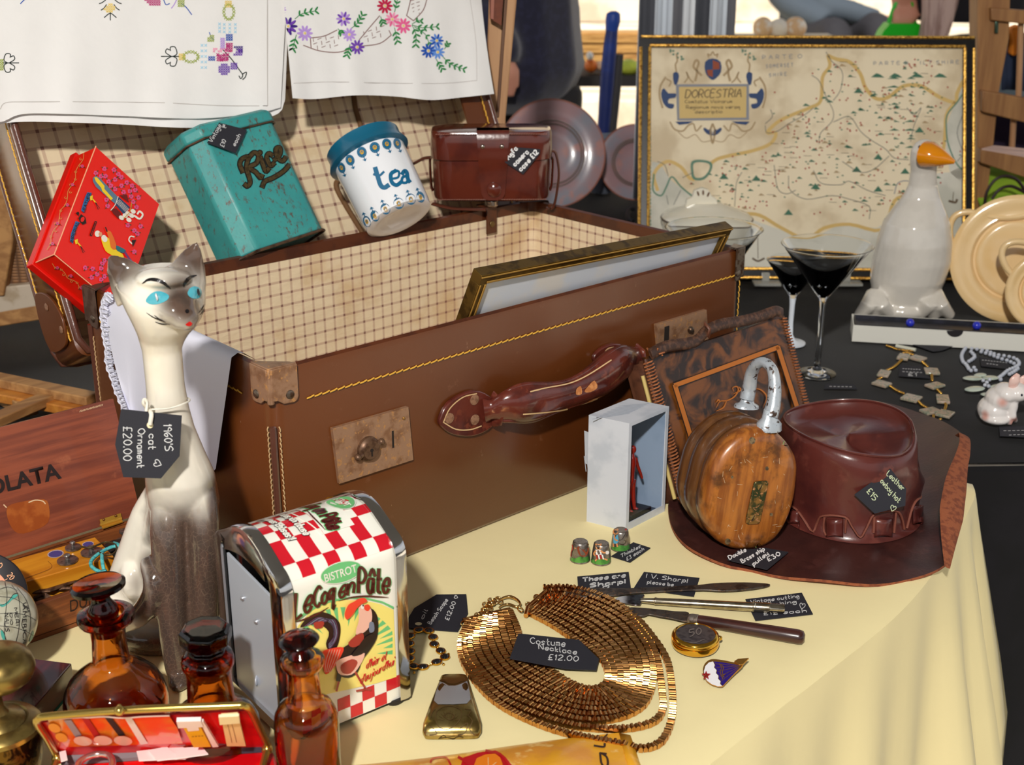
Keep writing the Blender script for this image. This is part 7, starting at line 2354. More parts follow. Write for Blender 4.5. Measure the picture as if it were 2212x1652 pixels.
# ================================================================ tureen
tcx = P(1520,600)
tz = lambda y: PY(1520, y, tcx.y).z
tk2 = mpp(PY(1520,480, tcx.y))
tur = thing('tureen', 'cream lidded tureen with dark rim line in front of the map', 'tureen', V((tcx.x, tcx.y, 0)))
To = V((tcx.x, tcx.y, 0))
CRM = M('cream_china', (230,224,206),.15, coat=.4)
mb = MB()
mb.lathe(To, ez, [(50*tk2,.0),(55*tk2,.004),(80*tk2, tz(560)),(94*tk2, tz(490)),(98*tk2, tz(474)),(94*tk2, tz(473))],48)
mb.build('bowl', CRM, tur, 50)
mb = MB()
mb.lathe(To, ez, [(99*tk2, tz(473) + .0005),(100*tk2, tz(471)),(98*tk2, tz(469))],48)
mb.build('rim_line', M('brown_rim', (70,48,34),.3), tur, 50)
mb = MB()
mb.lathe(To, ez, [(97*tk2, tz(469)),(90*tk2, tz(462)),(60*tk2, tz(450)),(36*tk2, tz(442)),(30*tk2, tz(438)),(.0001, tz(438))],48)
mb.build('lid', CRM, tur, 50)
mb = MB()
Tp_ = PL(V((tcx.x, tcx.y, tz(440))), V((0,-1,0)))
shp = [(1480,448),(1484,432),(1496,426),(1500,412),(1516,406),(1530,410),(1538,424),(1548,430),(1553,448)]
mb.prism([Tp_(x, y, .006) for x, y in shp], V((0,.012,0)))
for a in ((1508,418,-.3),(1519,416,0),(1530,420,.4)): disc(mb, a[0], a[1],2.2,6, Tp_, 1,.0065, a[2],8)
mb.build('lid_handle', [CRM, M('handle_slot', (96,62,34),.6)], tur, 30, bev=.0015)
# ================================================================ framed map
mbl, mbr = P(1377,600), P(2101,606)
mh = (mbr - mbl).normalized()
mback = V((-mh.y, mh.x, 0))
md, mt = lean(mbl, mback, (1382,76))
mn = mh.cross(md)
if mn.dot(EYE - mbl) < 0: mn = -mn
MP = PL(mbl, mn)
mw = (MP(2104,596) - mbl).dot(mh)
fm = thing('framed_map', 'antique county map of Dorcestria in a black and gold frame', 'framed map', mbl + mh * mw / 2)
def Mp(a, t, d=0.0): return mbl + mh * a + md * t + mn * d
BLK = M('frame_black', (20,18,18),.25, coat=.4)
GBD = M('beaded_gold', (232,182,88),.28,.8, bump=.6, bscale=420, c2=(150,104,40), scale=300)
fw = .020
for a0, a1, t0, t1, vert in ((0, mw, 0, fw, 0),(0, mw, mt - fw, mt, 0),(0, fw, fw, mt - fw, 1),(mw - fw, mw, fw, mt - fw, 1)):
 mb = MB()
 mb.hexa([Mp(a0, t0,-.012), Mp(a1, t0,-.012), Mp(a1, t1,-.012), Mp(a0, t1,-.012)],[Mp(a0, t0), Mp(a1, t0), Mp(a1, t1), Mp(a0, t1)])
 if vert:
  lo = a0 < .1
  for x in ((.0022, fw - .0028) if lo else (mw - .0022, mw - fw + .0028)): mb.tube([Mp(x, t0,.0006), Mp(x, t1,.0006)],.0028,8, mi=1)
 else:
  lo = t0 < .1
  for y in ((.0022, fw - .0028) if lo else (mt - .0022, mt - fw + .0028)): mb.tube([Mp(.002 if y in (.0022, mt - .0022) else fw - .003, y, .0006), Mp(mw - (.002 if y in (.0022, mt - .0022) else fw - .003), y, .0006)],.0028,8, mi=1)
 mb.build('frame_bar', [BLK, GBD], fm, 30)
MQ = PL(mbl - mn * .005, mn)
MAPC = dict(paper=(238,222,190), sea=(216,212,198), edge=(214,180,110), green=(64,112,88), red=(168,52,40), river=(104,104,100), blue=(44,68,112), tan=(176,150,112), panel=(214,184,118), ink=(96,78,58), greyb=(140,142,150), crest=(150,70,40), coast=(96,134,112))
MNAM = list(MAPC)
mi_ = {n: i for i, n in enumerate(MNAM)}
MMAT = [M('map_' + n, c, .7, c2=(210,190,156) if n == 'paper' else ((192,190,176) if n == 'sea' else None), scale=9) for n, c in MAPC.items()]
mb = MB()
mb.hexa([Mp(fw - .002, fw - .002,-.009), Mp(mw - fw + .002, fw - .002,-.009), Mp(mw - fw + .002, mt - fw + .002,-.009), Mp(fw - .002, mt - fw + .002,-.009)],[Mp(fw - .002, fw - .002,-.005), Mp(mw - fw + .002, fw - .002,-.005), Mp(mw - fw + .002, mt - fw + .002,-.005), Mp(fw - .002, mt - fw + .002,-.005)])
def gm(x, y): return (1370 + x * .3875, y * .3875)
def ml(pts, c, w_, off=.0006, n=4): line(mb, [gm(*p) for p in pts], w_, MQ, mi_[c], off, n)
def mpoly(pts, c, off=.0003, sm=3): poly(mb, [gm(*p) for p in pts], MQ, mi_[c], off, sm)
# sea, county edge, coast
mpoly([(100,900),(200,1000),(320,1080),(560,1180),(700,1240),(850,1290),(990,1330),(1150,1250),(1350,1270),(1480,1180),(1560,1080),(1640,980),(1760,960),(1860,940),(1870,1240),(1860,1500),(1000,1500),(600,1490),(110,1480)], 'sea', .0002,2)
mpoly([(1840,330),(1880,330),(1880,960),(1760,960),(1740,700),(1800,560)], 'sea', .0002,2)
ml([(1080,310),(1130,330),(1200,345),(1260,410),(1290,490),(1350,550),(1420,540),(1500,480),(1600,480),(1700,540),(1790,570),(1800,520),(1840,440),(1860,420)], 'edge', 8,.0004)
ml([(1080,310),(1090,370),(1050,430),(1040,560),(980,600),(880,640),(800,680),(740,740),(790,740),(760,800),(660,840),(520,870),(440,900),(330,1000),(260,930),(180,900),(110,970),(130,1060)], 'edge', 7.5,.0004)
ml([(1790,570),(1740,640),(1730,780),(1700,900),(1560,1000)], 'edge', 7,.0004)
ml([(600,1190),(700,1200),(820,1270),(960,1330),(1060,1270),(1200,1250),(1380,1280),(1450,1120),(1530,1090)], 'edge', 7.5,.0004)
ml([(1860,480),(1800,570),(1745,640),(1740,720),(1750,800),(1790,900),(1840,960)], 'coast', 3)
ml([(110,970),(105,1060),(150,1090),(180,1040),(210,985),(260,1040),(320,1090)], 'coast', 3.5)
mpoly([(320,900),(370,890),(430,905),(430,950),(390,1000),(330,1000),(316,950)], 'coast', .0005)
mpoly([(332,912),(370,904),(418,915),(416,950),(384,986),(340,988),(330,950)], 'paper', .0008)
ml([(1450,1080),(1470,1020),(1530,1010),(1540,1060)], 'greyb', 2)
for pts in ([(990,420),(1030,450),(1070,540),(1110,620),(1100,680),(1040,740),(1030,800)],[(1070,290),(1100,340),(1160,400),(1150,500),(1110,560)],[(1110,680),(1200,650),(1260,730),(1320,780),(1400,830),(1450,880),(1530,890)],[(560,1150),(570,1020),(600,960)],[(780,920),(800,1050),(850,1080),(900,1060)],[(860,980),(870,1060),(960,1110),(1100,1090),(1200,1110),(1310,1150),(1310,1220)],[(1000,950),(1040,1020),(1150,1030),(1200,1010),(1300,1060),(1400,1090)],[(1160,900),(1260,960),(1340,940),(1420,870)],[(1520,600),(1560,640),(1600,600),(1560,700),(1540,790)],[(730,690),(770,650),(760,610)],[(730,700),(740,740),(800,730),(860,690),(950,640),(1000,600)],[(1840,330),(1830,380),(1860,430),(1840,560),(1830,640),(1800,740),(1830,850),(1800,900)],[(130,900),(170,920),(190,980)],[(270,990),(330,960)],[(180,1090),(190,1140)],[(260,1060),(220,1140)]):
 ml(pts, 'river', 1.3,.0007)
rm = random.Random(11)
def inland(x, y):
 if not (440 < x < 1720 and 320 < y < 1230): return False
 if y < 900 - (x - 440) * .62 and x < 1080: return False
 if y > 1180 + 60*math.sin(x / 200): return False
 if x > 1080 and y < 330: return False
 if y < 480 and 1250 < x < 1500: return False
 return True
for i in range(1150):
 x, y = rm.uniform(90,1850), rm.uniform(290,1230)
 if not inland(x, y):
  if rm.random() > .08: continue
 if 100 < x < 770 and 280 < y < 850: continue
 k = rm.random()
 if k < .40: disc(mb, *gm(x, y),2.0,2.0, MQ, mi_['red'],.0007,0,6)
 elif k < .62: disc(mb, *gm(x, y),2.4,1.4, MQ, mi_['green'],.0007,0,6)
 elif k < .9:
  s_ = rm.uniform(.45,.85)
  poly(mb, [gm(x - 24 * s_, y + 4), gm(x - 6 * s_, y - 12 * s_), gm(x + 4 * s_, y - 8 * s_), gm(x + 26 * s_, y + 4)], MQ, mi_['green' if rm.random() < .55 else 'tan'],.0006)
 else: ml([(x - 20, y),(x + 22, y + 1)], 'ink', .8,.0007,1)
for x, y in ((1250,510),(1510,960),(1240,950),(680,1000),(860,1190),(1010,1045),(1590,730),(500,990),(1360,880),(1360,1060)): poly(mb, [gm(x - 26, y + 8), gm(x, y - 24), gm(x + 26, y + 8)], MQ, mi_['green'],.0007)
for k in range(9):
 for x0 in (1370,1460):
  poly(mb, [gm(x0 + 60 + rm.uniform(-30,30),440 + k * 48), gm(x0 + 80,428 + k * 48), gm(x0 + 110,440 + k * 48)], MQ, mi_['green'],.0006)
for x in (1350,1450,1570,1700): poly(mb, [gm(x - 30,430), gm(x, 408), gm(x + 20,414), gm(x + 45,432)], MQ, mi_['green'],.0006)
# cartouche
mpoly([(232,470),(640,468),(640,668),(240,672)], 'greyb', .0008,0)
mpoly([(250,484),(626,482),(624,655),(252,660)], 'panel', .0011,0)
write(mb, 'DORCESTRIA', gm(284,545), gm(596,540),(0,-17), MQ, mi_['ink'],2.2,.0015,2,.2,0,.2)
for t_, x0, x1, y in (('Comitatus Vicinarum', 284,545,575),('Regionum nova veraq', 290,590,606),('descriptio', 340,490,632)): write(mb, t_, gm(x0, y), gm(x1, y - 2),(0,-7), MQ, mi_['ink'],1.1,.0015,2)
for sg in (1,-1):
 f = lambda x: 437 + sg * (x - 437)
 mpoly([(f(150),520),(f(165),490),(f(190),520),(f(232),520),(f(228),545),(f(195),550),(f(190),575),(f(222),580),(f(215),605),(f(185),600),(f(160),570)], 'blue', .0008,2)
 ml([(f(175),430),(f(146),480),(f(142),540),(f(158),600)], 'tan', 4,.0009)
 mpoly([(f(216),410),(f(240),402),(f(250),425),(f(238),470),(f(222),468)], 'blue', .0008,2)
 ml([(f(235),400),(f(230),360),(f(240),340),(f(236),300)], 'tan', 3.5,.0008)
 for k in range(9): disc(mb, *gm(f(236) + 36 * math.cos(k * .7),305 + 26 * math.sin(k * .7 + 2)),3,2.2, MQ, mi_['coast'],.0008, k, 6)
 ml([(f(340),450),(f(350),400),(f(330),370),(f(345),335),(f(360),350),(f(350),390),(f(375),420)], 'tan', 5,.0008)
 ml([(f(280),460),(f(300),430),(f(290),400),(f(310),440),(f(330),460)], 'tan', 3,.0008)
 mpoly([(f(230),678),(f(330),676),(f(300),690),(f(250),696)], 'blue', .0008,0)
 mpoly([(f(437),755),(f(405),745),(f(385),720),(f(395),712),(f(415),725),(f(425),715)], 'blue', .0009,2)
 ml([(f(200),680),(f(225),720),(f(270),730),(f(300),700),(f(330),690),(f(345),730),(f(375),700)], 'tan', 3.2,.0008)
 ml([(f(245),735),(f(290),770),(f(340),750),(f(380),790),(f(437),780)], 'tan', 1.6,.0008)
 ml([(f(180),440),(f(205),455),(f(195),480)], 'tan', 3,.0008)
ml([(437,690),(425,730),(437,800),(450,730),(437,690)], 'tan', 4,.0009)
mpoly([(395,345),(437,325),(482,345),(484,400),(462,430),(438,446),(414,430),(396,400)], 'blue', .0010,2)
mpoly([(438,335),(474,350),(476,385),(438,388)], 'crest', .0013,0)
mpoly([(404,390),(438,388),(438,430),(412,420)], 'crest', .0013,0)
for p in ([(415,320),(410,300),(425,308),(438,288),(450,308),(466,300),(460,320)],): ml(p, 'tan', 3,.0009)
for t_, x0, x1, y, h in (('PARTE OF', 715,960,330,8),('SOMERSET', 735,885,378,7),('SHIRE', 752,850,428,7),('PARTE OF WILT SHIRE', 1335,1810,362,7)): write(mb, t_, gm(x0, y), gm(x1, y - 8),(0,-h), MQ, mi_['greyb'],1.2,.0008,6)
for k in range(60):
 u = k / 60
 for p in ((88,260 + u * 1180),): poly(mb, [gm(p[0] - 8, p[1]), gm(p[0] + 6, p[1]), gm(p[0] + 6, p[1] + 14), gm(p[0] - 8, p[1] + 14)], MQ, mi_['coast' if k % 3 else 'tan'],.0004)
for k in range(44): poly(mb, [gm(90 + k * 41,246), gm(118 + k * 41,246), gm(118 + k * 41,257), gm(90 + k * 41,257)], MQ, mi_['coast' if k % 2 else 'tan'],.0004)
ml([(1755,1120),(1790,1128),(1800,1112)], 'ink', 5,.0008)
ml([(1776,1118),(1780,1070)], 'ink', 1.5,.0008,1)
ml([(660,1440),(690,1455),(725,1440)], 'ink', 4,.0008)
ml([(690,1440),(688,1290)], 'ink', 1.4,.0008,1)
mb.build('map_print', MMAT, fm, 0)
mb = MB()
mb.hexa([Mp(fw - .001, fw - .001,-.0026), Mp(mw - fw + .001, fw - .001,-.0026), Mp(mw - fw + .001, mt - fw + .001,-.0026), Mp(fw - .001, mt - fw + .001,-.0026)],[Mp(fw - .001, fw - .001,-.0018), Mp(mw - fw + .001, fw - .001,-.0018), Mp(mw - fw + .001, mt - fw + .001,-.0018), Mp(fw - .001, mt - fw + .001,-.0018)])
mb.build('glass_pane', thin_glass('picture_glass'), fm, 0)
for x in (1655,1830):
 mb = MB()
 c = P(x, 610,.003)
 mb.box(c + V((0,-.004,0)),(.022,0,0),(0,.012,0),(0,0,.002))
 mb.box(c + V((0,.008,.006)),(.006,0,0),(0,.004,0),(0,0,.008))
 mb.build('stand_clip', M('clear_acrylic', (214,214,206),.1,0, trans=.6), None, 20, loc=c, label='clear %s stand clip under the bottom edge of the framed map' % ('left' if x < 1700 else 'right'), category='stand', group='map stand clips')
# ================================================================ white box with black tray
w0, w1 = P(1840,737,.0), P(2260,762,.0)
wd_ = (w1 - w0).normalized()
wb_ = V((-wd_.y, wd_.x, 0))
wl_ = (w1 - w0).length
wx = thing('white_tray_box', 'long white card box with a black sliding tray under the goose', 'box', w0 + wd_ * wl_ / 2)
def Wx(a, b, z): return w0 + wd_ * a + wb_ * b + ez * z
hz_ = PL(w0,-wb_)(1842,702).z
mb = MB()
for a0, a1, b0, b1, z0, z1 in ((0, wl_, 0,.0015,0, hz_),(0,.0015,.0015,.055,0, hz_),(0, wl_, .055,.0565,0, hz_),(0, wl_, .0015,.055,0,.0012)):
 mb.hexa([Wx(a0, b0, z0), Wx(a1, b0, z0), Wx(a1, b1, z0), Wx(a0, b1, z0)],[Wx(a0, b0, z1), Wx(a1, b0, z1), Wx(a1, b1, z1), Wx(a0, b1, z1)])
WFp = PL(w0,-wb_)
cxw, cyw = 2063,714
poly(mb, [(cxw + 18*math.cos(a), cyw + 14*math.sin(a)) for a in [math.pi * i / 12 for i in range(13)]], WFp, 1,.0004)
mb.build('box_sleeve', [M('white_card', (222,220,210),.6), M('notch_dark', (30,26,30),.8)], wx, 20)
mb = MB()
BT = M('black_tray', (26,26,34),.4, c2=(40,40,52), scale=60)
mb.hexa([Wx(.003,.0025,.002), Wx(wl_, .0025,.002), Wx(wl_, .05,.002), Wx(.003,.05,.002)],[Wx(.003,.0025, hz_ * .82), Wx(wl_, .0025, hz_ * .82), Wx(wl_, .05, hz_ * .82), Wx(.003,.05, hz_ * .82)])
for a0, a1, b0, b1 in ((.003, wl_, .0025,.004),(.003,.0045,.004,.05),(.003, wl_, .049,.0505)):
 mb.hexa([Wx(a0, b0, hz_ * .8), Wx(a1, b0, hz_ * .8), Wx(a1, b1, hz_ * .8), Wx(a0, b1, hz_ * .8)],[Wx(a0, b0, hz_ + .001), Wx(a1, b0, hz_ + .001), Wx(a1, b1, hz_ + .001), Wx(a0, b1, hz_ + .001)])
mb.build('black_tray', BT, wx, 20)
for x, y, lab in ((1966,697, 'left blue glass bead in the black tray'),(2110,703, 'right blue glass bead in the black tray')):
 c = P(x, y, hz_ * .82 + .005)
 mb = MB()
 mb.ell(c, .0062, None, 14,10)
 mb.build('blue_bead', M('cobalt_bead', (44,54,190),.2, coat=.4), None, 60, loc=c, label=lab, category='bead', group='blue beads in the tray')
# ================================================================ cream handled dishes
CRD = M('cream_glaze', (232,200,148),.18, c2=(226,190,132), scale=10, coat=.4)
def dish(label, cx, cy, rpx, bot, Yb, hpts):
 c = PY(cx, cy, Yb)
 k = mpp(c)
 r = rpx * k
 n_ = V((-.25,-1,.22)).normalized()
 t_ = thing('handled_dish', label, 'dish', V((c.x, c.y + .02,0)), 'cream handled dishes')
 mb = MB()
 mb.lathe(c - n_ * .012, n_, [(r * .5,-.002),(r * .88,.002),(r, .010),(r * 1.0,.0125),(r * .96,.0145),(r * .85,.0150),(r * .80,.0125),(r * .73,.0118),(r * .69,.0125),(r * .66,.0095),(r * .64,.0055),(r * .61,.0055),(r * .59,.0085),(r * .55,.0095),(r * .50,.0085),(.0001,.0075)],72)
 mb.build('dish_plate', CRD, t_, 50)
 pl = PL(c - n_ * .004, n_)
 mb = MB()
 q = [pl(*p) for p in hpts]
 mb.tube(crs(q, 5),.0055,12, sy=.9)
 mb.build('handle', CRD, t_, 60)
 return pl
pl = dish('large cream handled dish standing upright to the right of the goose', 2196,560,138,690,1.93,[(2072,585),(2056,530),(2052,490),(2064,466),(2090,458),(2120,463),(2150,470),(2200,468),(2240,458),(2280,460)])
dish('small cream handled dish in front of the large one at the right edge', 2262,630,86,720,1.86,[(2194,600),(2172,575),(2164,550),(2172,530),(2195,522),(2230,526),(2270,530)])
# ================================================================ necklaces and pig on the black cloth
sn_ = thing('stone_necklace', 'gold bead necklace with square shell stones and an oval pendant', 'necklace', P(1970,850))
def g9(x, y): return (1780 + x * .19972,600 + y * .19972)
SHELL = M('abalone', (170,152,132),.2, c2=(128,136,116), scale=180, c3=(196,162,150), coat=.5)
sq_ = [(860,855,.3,60,45),(650,1035,.3,62,48),(625,1145,.55,88,36),(945,1300,.45,92,46),(1150,1440,.9,70,50),(1310,1470,-.7,92,40),(1285,1310,.15,68,60),(1200,1165,.8,66,48),(1165,1010,.1,76,44),(1015,870,.6,76,34)]
for x, y, a, w_, h_ in sq_:
 c2 = P(*g9(x, y),.0028)
 mb = MB()
 k = mpp(c2) * .19972
 ca, sa = math.cos(-a), math.sin(-a)
 d1 = V((ca, sa * 1.6,0)).normalized()*w_ * k
 d2 = V((-d1.y, d1.x, 0)).normalized()*h_ * k * 2.0
 mb.box(c2, d1, d2, ez * .0018)
 mb.build('shell_stone', SHELL, sn_, 30, bev=.001)
GB_ = M('gold_beads', (216,166,76),.2,.9)
runs = [[(850,880),(760,960),(680,1000)],[(620,1080),(585,1100)],[(700,1160),(780,1215),(860,1250)],[(1010,1325),(1060,1375),(1120,1410)],[(1185,1490),(1180,1570),(1200,1600)],[(1260,1530),(1215,1570),(1205,1600)],[(1305,1430),(1320,1380),(1305,1350)],[(1265,1250),(1225,1210)],[(1170,1110),(1165,1050)],[(1120,960),(1060,905),(1040,890)],[(970,840),(920,810),(860,815)],[(680,735),(740,755),(800,775),(960,790)],[(860,780),(930,820),(960,830)]]
for rn_ in runs:
 mb = MB()
 L_ = crs([P(*g9(*p),.0022) for p in rn_],6)
 n = max(3, int(sum((b - a).length for a, b in zip(L_, L_[1:])) / .0032))
 for q in resamp(L_, n): mb.ell(q, .0019, None, 8,6)
 mb.build('bead_run', GB_, sn_, 60)
mb = MB()
mb.ell(P(*g9(1230,1640),.003),(.0125,.011,.003), None, 24,10)
mb.build('oval_pendant', SHELL, sn_, 60)
mb = MB()
mb.tube([P(*g9(780,735),.004), P(*g9(990,780),.004)],.0026,10)
mb.build('bar_clasp', M('mother_of_pearl', (214,214,196),.2, coat=.4), sn_, 60)
card('price_tag', 'grey tag lying inside the gold bead necklace', [g9(815,940), g9(1070,965), g9(1150,1090), g9(810,1065)], flat, [('-------', g9(850,990), g9(1040,1000),(0,-6),1.2),('------', g9(850,1020), g9(1060,1030),(0,-5),1.2),('£18', g9(910,1055), g9(1050,1065),(0,-6),1.5)])
pk = thing('pearl_necklace', 'silver grey pearl necklace with a shell flower at the right edge', 'necklace', P(2140,810))
PEARL = M('grey_pearl', (196,200,210),.15, c2=(170,176,190), scale=200, coat=.5)
mesh0 = None
pts_ = []
for pth in ([(1530,760),(1490,830),(1500,900),(1540,940),(1580,1000),(1640,1000)],[(1540,760),(1640,770),(1760,790),(1860,830),(1990,850),(2080,880),(2110,930),(2060,970),(1990,1000),(1930,1050),(1890,1080)],[(1590,800),(1630,850),(1590,890),(1530,930),(1600,960),(1660,990)],[(1700,800),(1800,830),(1900,870),(2000,900),(2100,960),(2060,1010),(1970,1060),(1910,1100)]):
 L_ = crs([P(*g9(*p),.0034) for p in pth],5)
 n = int(sum((b - a).length for a, b in zip(L_, L_[1:])) / .0066)
 pts_ += resamp(L_, n)
kept = []
for q in pts_:
 if all((q - r_).length > .0060 for r_ in kept): kept.append(q)
mb = MB()
mb.ell((0,0,0),.0027, None, 14,10)
b0 = mb.build('pearl', PEARL, pk, 60, loc=None)
b0.data.transform(Matrix.Translation(pk.location))
for i, q in enumerate(kept):
 o = b0 if i == 0 else b0.copy()
 if i: COL.objects.link(o)
 o.parent = pk
 o.location = q - pk.location
for x, y, a, l_ in ((1610,1085,.5,105),(1800,1080,.5,85),(1630,1200,-.1,110),(1770,1260,1.4,70),(1880,1180,-.2,80),(1690,1050,.9,60)):
 mb = MB()
 c2 = P(*g9(x, y),.0055)
 k = mpp(c2) * .19972
 d1 = V((math.cos(-a), math.sin(-a),.1)).normalized()
 mb.ell(c2,(l_ * k, 55*k * 1.4,.0018),(d1, V((-d1.y, d1.x, 0)).normalized(), ez),18,8)
 mb.build('shell_petal', M('pale_shell', (198,208,192),.2, c2=(176,190,176), scale=120, coat=.5), pk, 60)
for x, y in ((1760,1130),(1720,1110),(1790,1100),(1780,1170),(1740,1160)):
 mb = MB()
 mb.ell(P(*g9(x, y),.008),.0026, None, 10,7)
 mb.build('flower_bead', PEARL, pk, 60)
card('price_tag', 'grey tag lying inside the pearl necklace', [g9(1680,860), g9(2000,900), g9(2010,990), g9(1700,955)], flat, [('---------', g9(1710,895), g9(1980,925),(0,-5),1.1),('----', g9(1760,935), g9(1880,950),(0,-6),1.2)])
card('price_tag', 'faint grey tag beside the foot of the martini glass, behind the hat', [g9(20,1150), g9(330,1155), g9(360,1205), g9(0,1200)], flat, [('------', g9(60,1180), g9(300,1185),(0,-5),1.1)])
card('price_tag', 'grey tag half under the long white box', [g9(960,725), g9(1400,740), g9(1290,785), g9(1180,800)], flat, [])
pg0 = P(2150,912)
pig = thing('pig_figurine', 'small pink and white china pig sitting by the pearl necklace', 'pig figurine', pg0)
pk_ = mpp(pg0)
PYp = pg0.y
mb = MB()
def pp(x, y, dY=0.0): return PY(x, y, PYp + dY)
for x, y, dY, rx, ry, rz in ((2146,884,.006,34,.022,30),(2158,862,.004,30,.02,28),(2172,848,.0,26,.018,22),(2196,846,-.002,24,.017,21),(2218,852,-.006,14,.010,12),(2150,900,.0,34,.02,14),(2186,876,-.004,12,.010,24)):
 mb.ell(pp(x, y, dY),(rx * pk_, ry, rz * pk_), None, 16,10)
mb.tube([pp(2184,870,-.008), pp(2188,900,-.012), P(2192,908,.003)],[11*pk_, 8*pk_, 7*pk_],10)
mb.tube([pp(2160,905,-.008), P(2186,912,.004)],[10*pk_, 7*pk_],10)
mb.v = [V((v.x, v.y, max(v.z, .0006))) for v in mb.v]
def pigm():
 t = NT('pig_china')
 m = t.math('MAXIMUM', t.step(t.dist(pp(2122,898,-.01) - pig.location),.010,.004), t.step(t.dist(pp(2190,910,-.012) - pig.location),.010,.003))
 m = t.math('MAXIMUM', m, t.step(t.dist(pp(2165,868,-.012) - pig.location),.009,.002))
 t.base(t.mix(t.math('MULTIPLY', m, .8), lin((232,226,222)), lin((206,130,110))),.2)
 t.b.inputs['Coat Weight'].default_value = .4
 return t.m
pbd = mb.build('pig_body', pigm(), pig, 60, rem=.0014, smo=4)
for pts, rr2 in (([(2186,842,-.008),(2192,822,-.010),(2200,808,-.008)],[8,12,5]),([(2204,838,.006),(2212,820,.006),(2220,810,.006)],[8,11,4])):
 mb = MB()
 mb.tube(crs([pp(*p) for p in pts],4),[q * pk_ for q in rr2],12, sy=.4, up=V((0,1,0)))
 mb.build('ear', M('pig_ear_pink', (230,196,186),.25, c2=(222,170,158), scale=80), pig, 60)
bpy.context.view_layer.update()
QB = BV(pbd)
mb = MB()
disc(mb, 2207,853,2.2,2.8, QB, 0,.0005)
mb.build('eye', M('pig_eye', (20,26,40),.2), pig, 0)
card('price_tag', 'grey tag on the black cloth in front of the pink pig', [(2158,922),(2240,920),(2244,946),(2160,942)], flat, [('-----', (2168,932),(2212,931),(0,-6),1.1),('----', (2180,941),(2212,940),(0,-6),1.1)])
# ================================================================ behind and beside the stall
PALEW = wood('pale_frame_wood', (190,146,104),(166,120,82),(0,0,1),8,.6,14,.15)
OAKR = wood('rack_oak', (164,118,70),(138,94,54),(0,0,1),8,.55,14,.15)
DARKW = M('dark_red_wood', (110,52,26),.4, c2=(78,34,20), scale=30)
def brd(mb, pts, Y, th, mi=0):               # a board: outline in pixels at a distance, with thickness
 mb.prism([PY(x, y, Y) for x, y in pts], V((0, th, 0)), mi)
fr0 = PY(1085,250,1.86)
wf = thing('wooden_stand', 'pale wooden stand behind the right end of the suitcase lid', 'stand', V((fr0.x, 1.86,0)))
mb = MB()
b0_, b1_ = PY(1056,0,1.86), PY(1116,0,1.86)
mb.prism([PY(1062,-200,1.86), PY(1132,-200,1.86), PY(1116,0,1.86), PY(1092,255,1.86), V((PY(1080,400,1.86).x, 1.86,0)), V((PY(1035,400,1.86).x, 1.86,0)), PY(1048,255,1.86)], V((0,.03,0)))
mb.prism([PY(1092,-60,1.858), PY(1101,-60,1.858), PY(1078,255,1.858), PY(1071,255,1.858)], V((0,.004,0)),1)
mb.build('stand_board', [PALEW, M('groove_brown', (112,82,64),.7)], wf, 20, bev=.002)
mb = MB()
brd(mb, [(1054,-80),(1092,-80),(1083,55),(1058,40)],1.84,.018)
brd(mb, [(1062,-80),(1072,-80),(1066,42),(1060,40)],1.838,.004,1)
mb.build('red_wood_block', [DARKW, M('red_wood_edge', (150,92,74),.5)], wf, 20)
# rail that carries the embroidered cloths, above the picture
mb = MB()
mb.tube([T(-.25,.47,-.018), T(.75,.47,-.018)],.011,12)
mb.build('cloth_rail', PALEW, wf, 50)
def person(name, label, loc, yaw, z0, joints, cols, hair, coat_rad=1.0, extra=None):
 """one skinned body; joints in the person's own frame (x right, y forward, z up)"""
 t_ = thing('person', label, 'person', loc)
 rot = Matrix.Rotation(yaw, 3, 'Z')
 def L(p): return V(loc) + rot @ V(p)
 def limbs(mb, chains, k=1.0):
  for ch in chains: mb.tube(crs([L(p[:3]) for p in ch],4),[p[3]*k for p in ch],12)
 body = MB()
 limbs(body, joints['skin'])
 for c, r in joints['balls']: body.ell(L(c), r, None, 16,10)
 body.build('body', M('skin', (214,150,126),.5), t_, 60, rem=.012, smo=3)
 for nm in ('trousers', 'coat', 'shirt'):
  if nm in joints:
   mb = MB()
   limbs(mb, joints[nm])
   mb.build(nm, cols[nm], t_, 60, rem=.014, smo=4)
 mb = MB()
 mb.ell(L(hair),(.10,.115,.11), None, 16,10)
 mb.build('hair', M('dark_hair', (60,44,34),.7), t_, 60)
 return L
def standing(h, arm_r, sh=.20):
 return dict(skin=[[(0,0, h * .82,.055),(0,0, h * .88,.055),(0,.01, h * .93,.09),(0,.01, h * .97,.08)]] + arm_r, balls=[((0,.10, h * .925),.018)])
NAVY = M('navy_fleece', (30,30,52),.9, c2=(40,40,66), scale=60, sheen=.4)
# navy coat, seen from behind close to the stall
nl = PY(1085,120,3.3)
gz_ = -.75
h = 1.72
arm = [[(.20,.02,1.40,.05),(.27,.02,1.15,.045),(.20,.10,.98,.035),(.12,.14,.93,.03)]]
hand = [[(.015,-.225,1.0,.022),(.025,-.235,.98,.026),(.03,-.235,.96,.018)]] + [[(.03 + .012*i - .024,-.238,.965,.009),(.028 + .012*i - .024,-.242,.945,.008),(.02 + .012*i - .024,-.238,.925,.006)] for i in range(4)] + [[(.0,-.235,.985,.010),(-.01,-.24,.965,.008),(-.01,-.24,.95,.006)]]
hand += [[(0,0,1.42,.05),(-.17,0,1.4,.04),(-.20,-.06,1.22,.04),(-.08,-.17,1.12,.035),(.012,-.222,1.0,.022)]]
J = standing(h, hand)
J['trousers'] = [[(-.09,0,.92,.10),(-.10,0,.5,.07),(-.10,0,.06,.05)],[(.10,0,.92,.11),(.11,0,.5,.085),(.11,0,.06,.06)]]
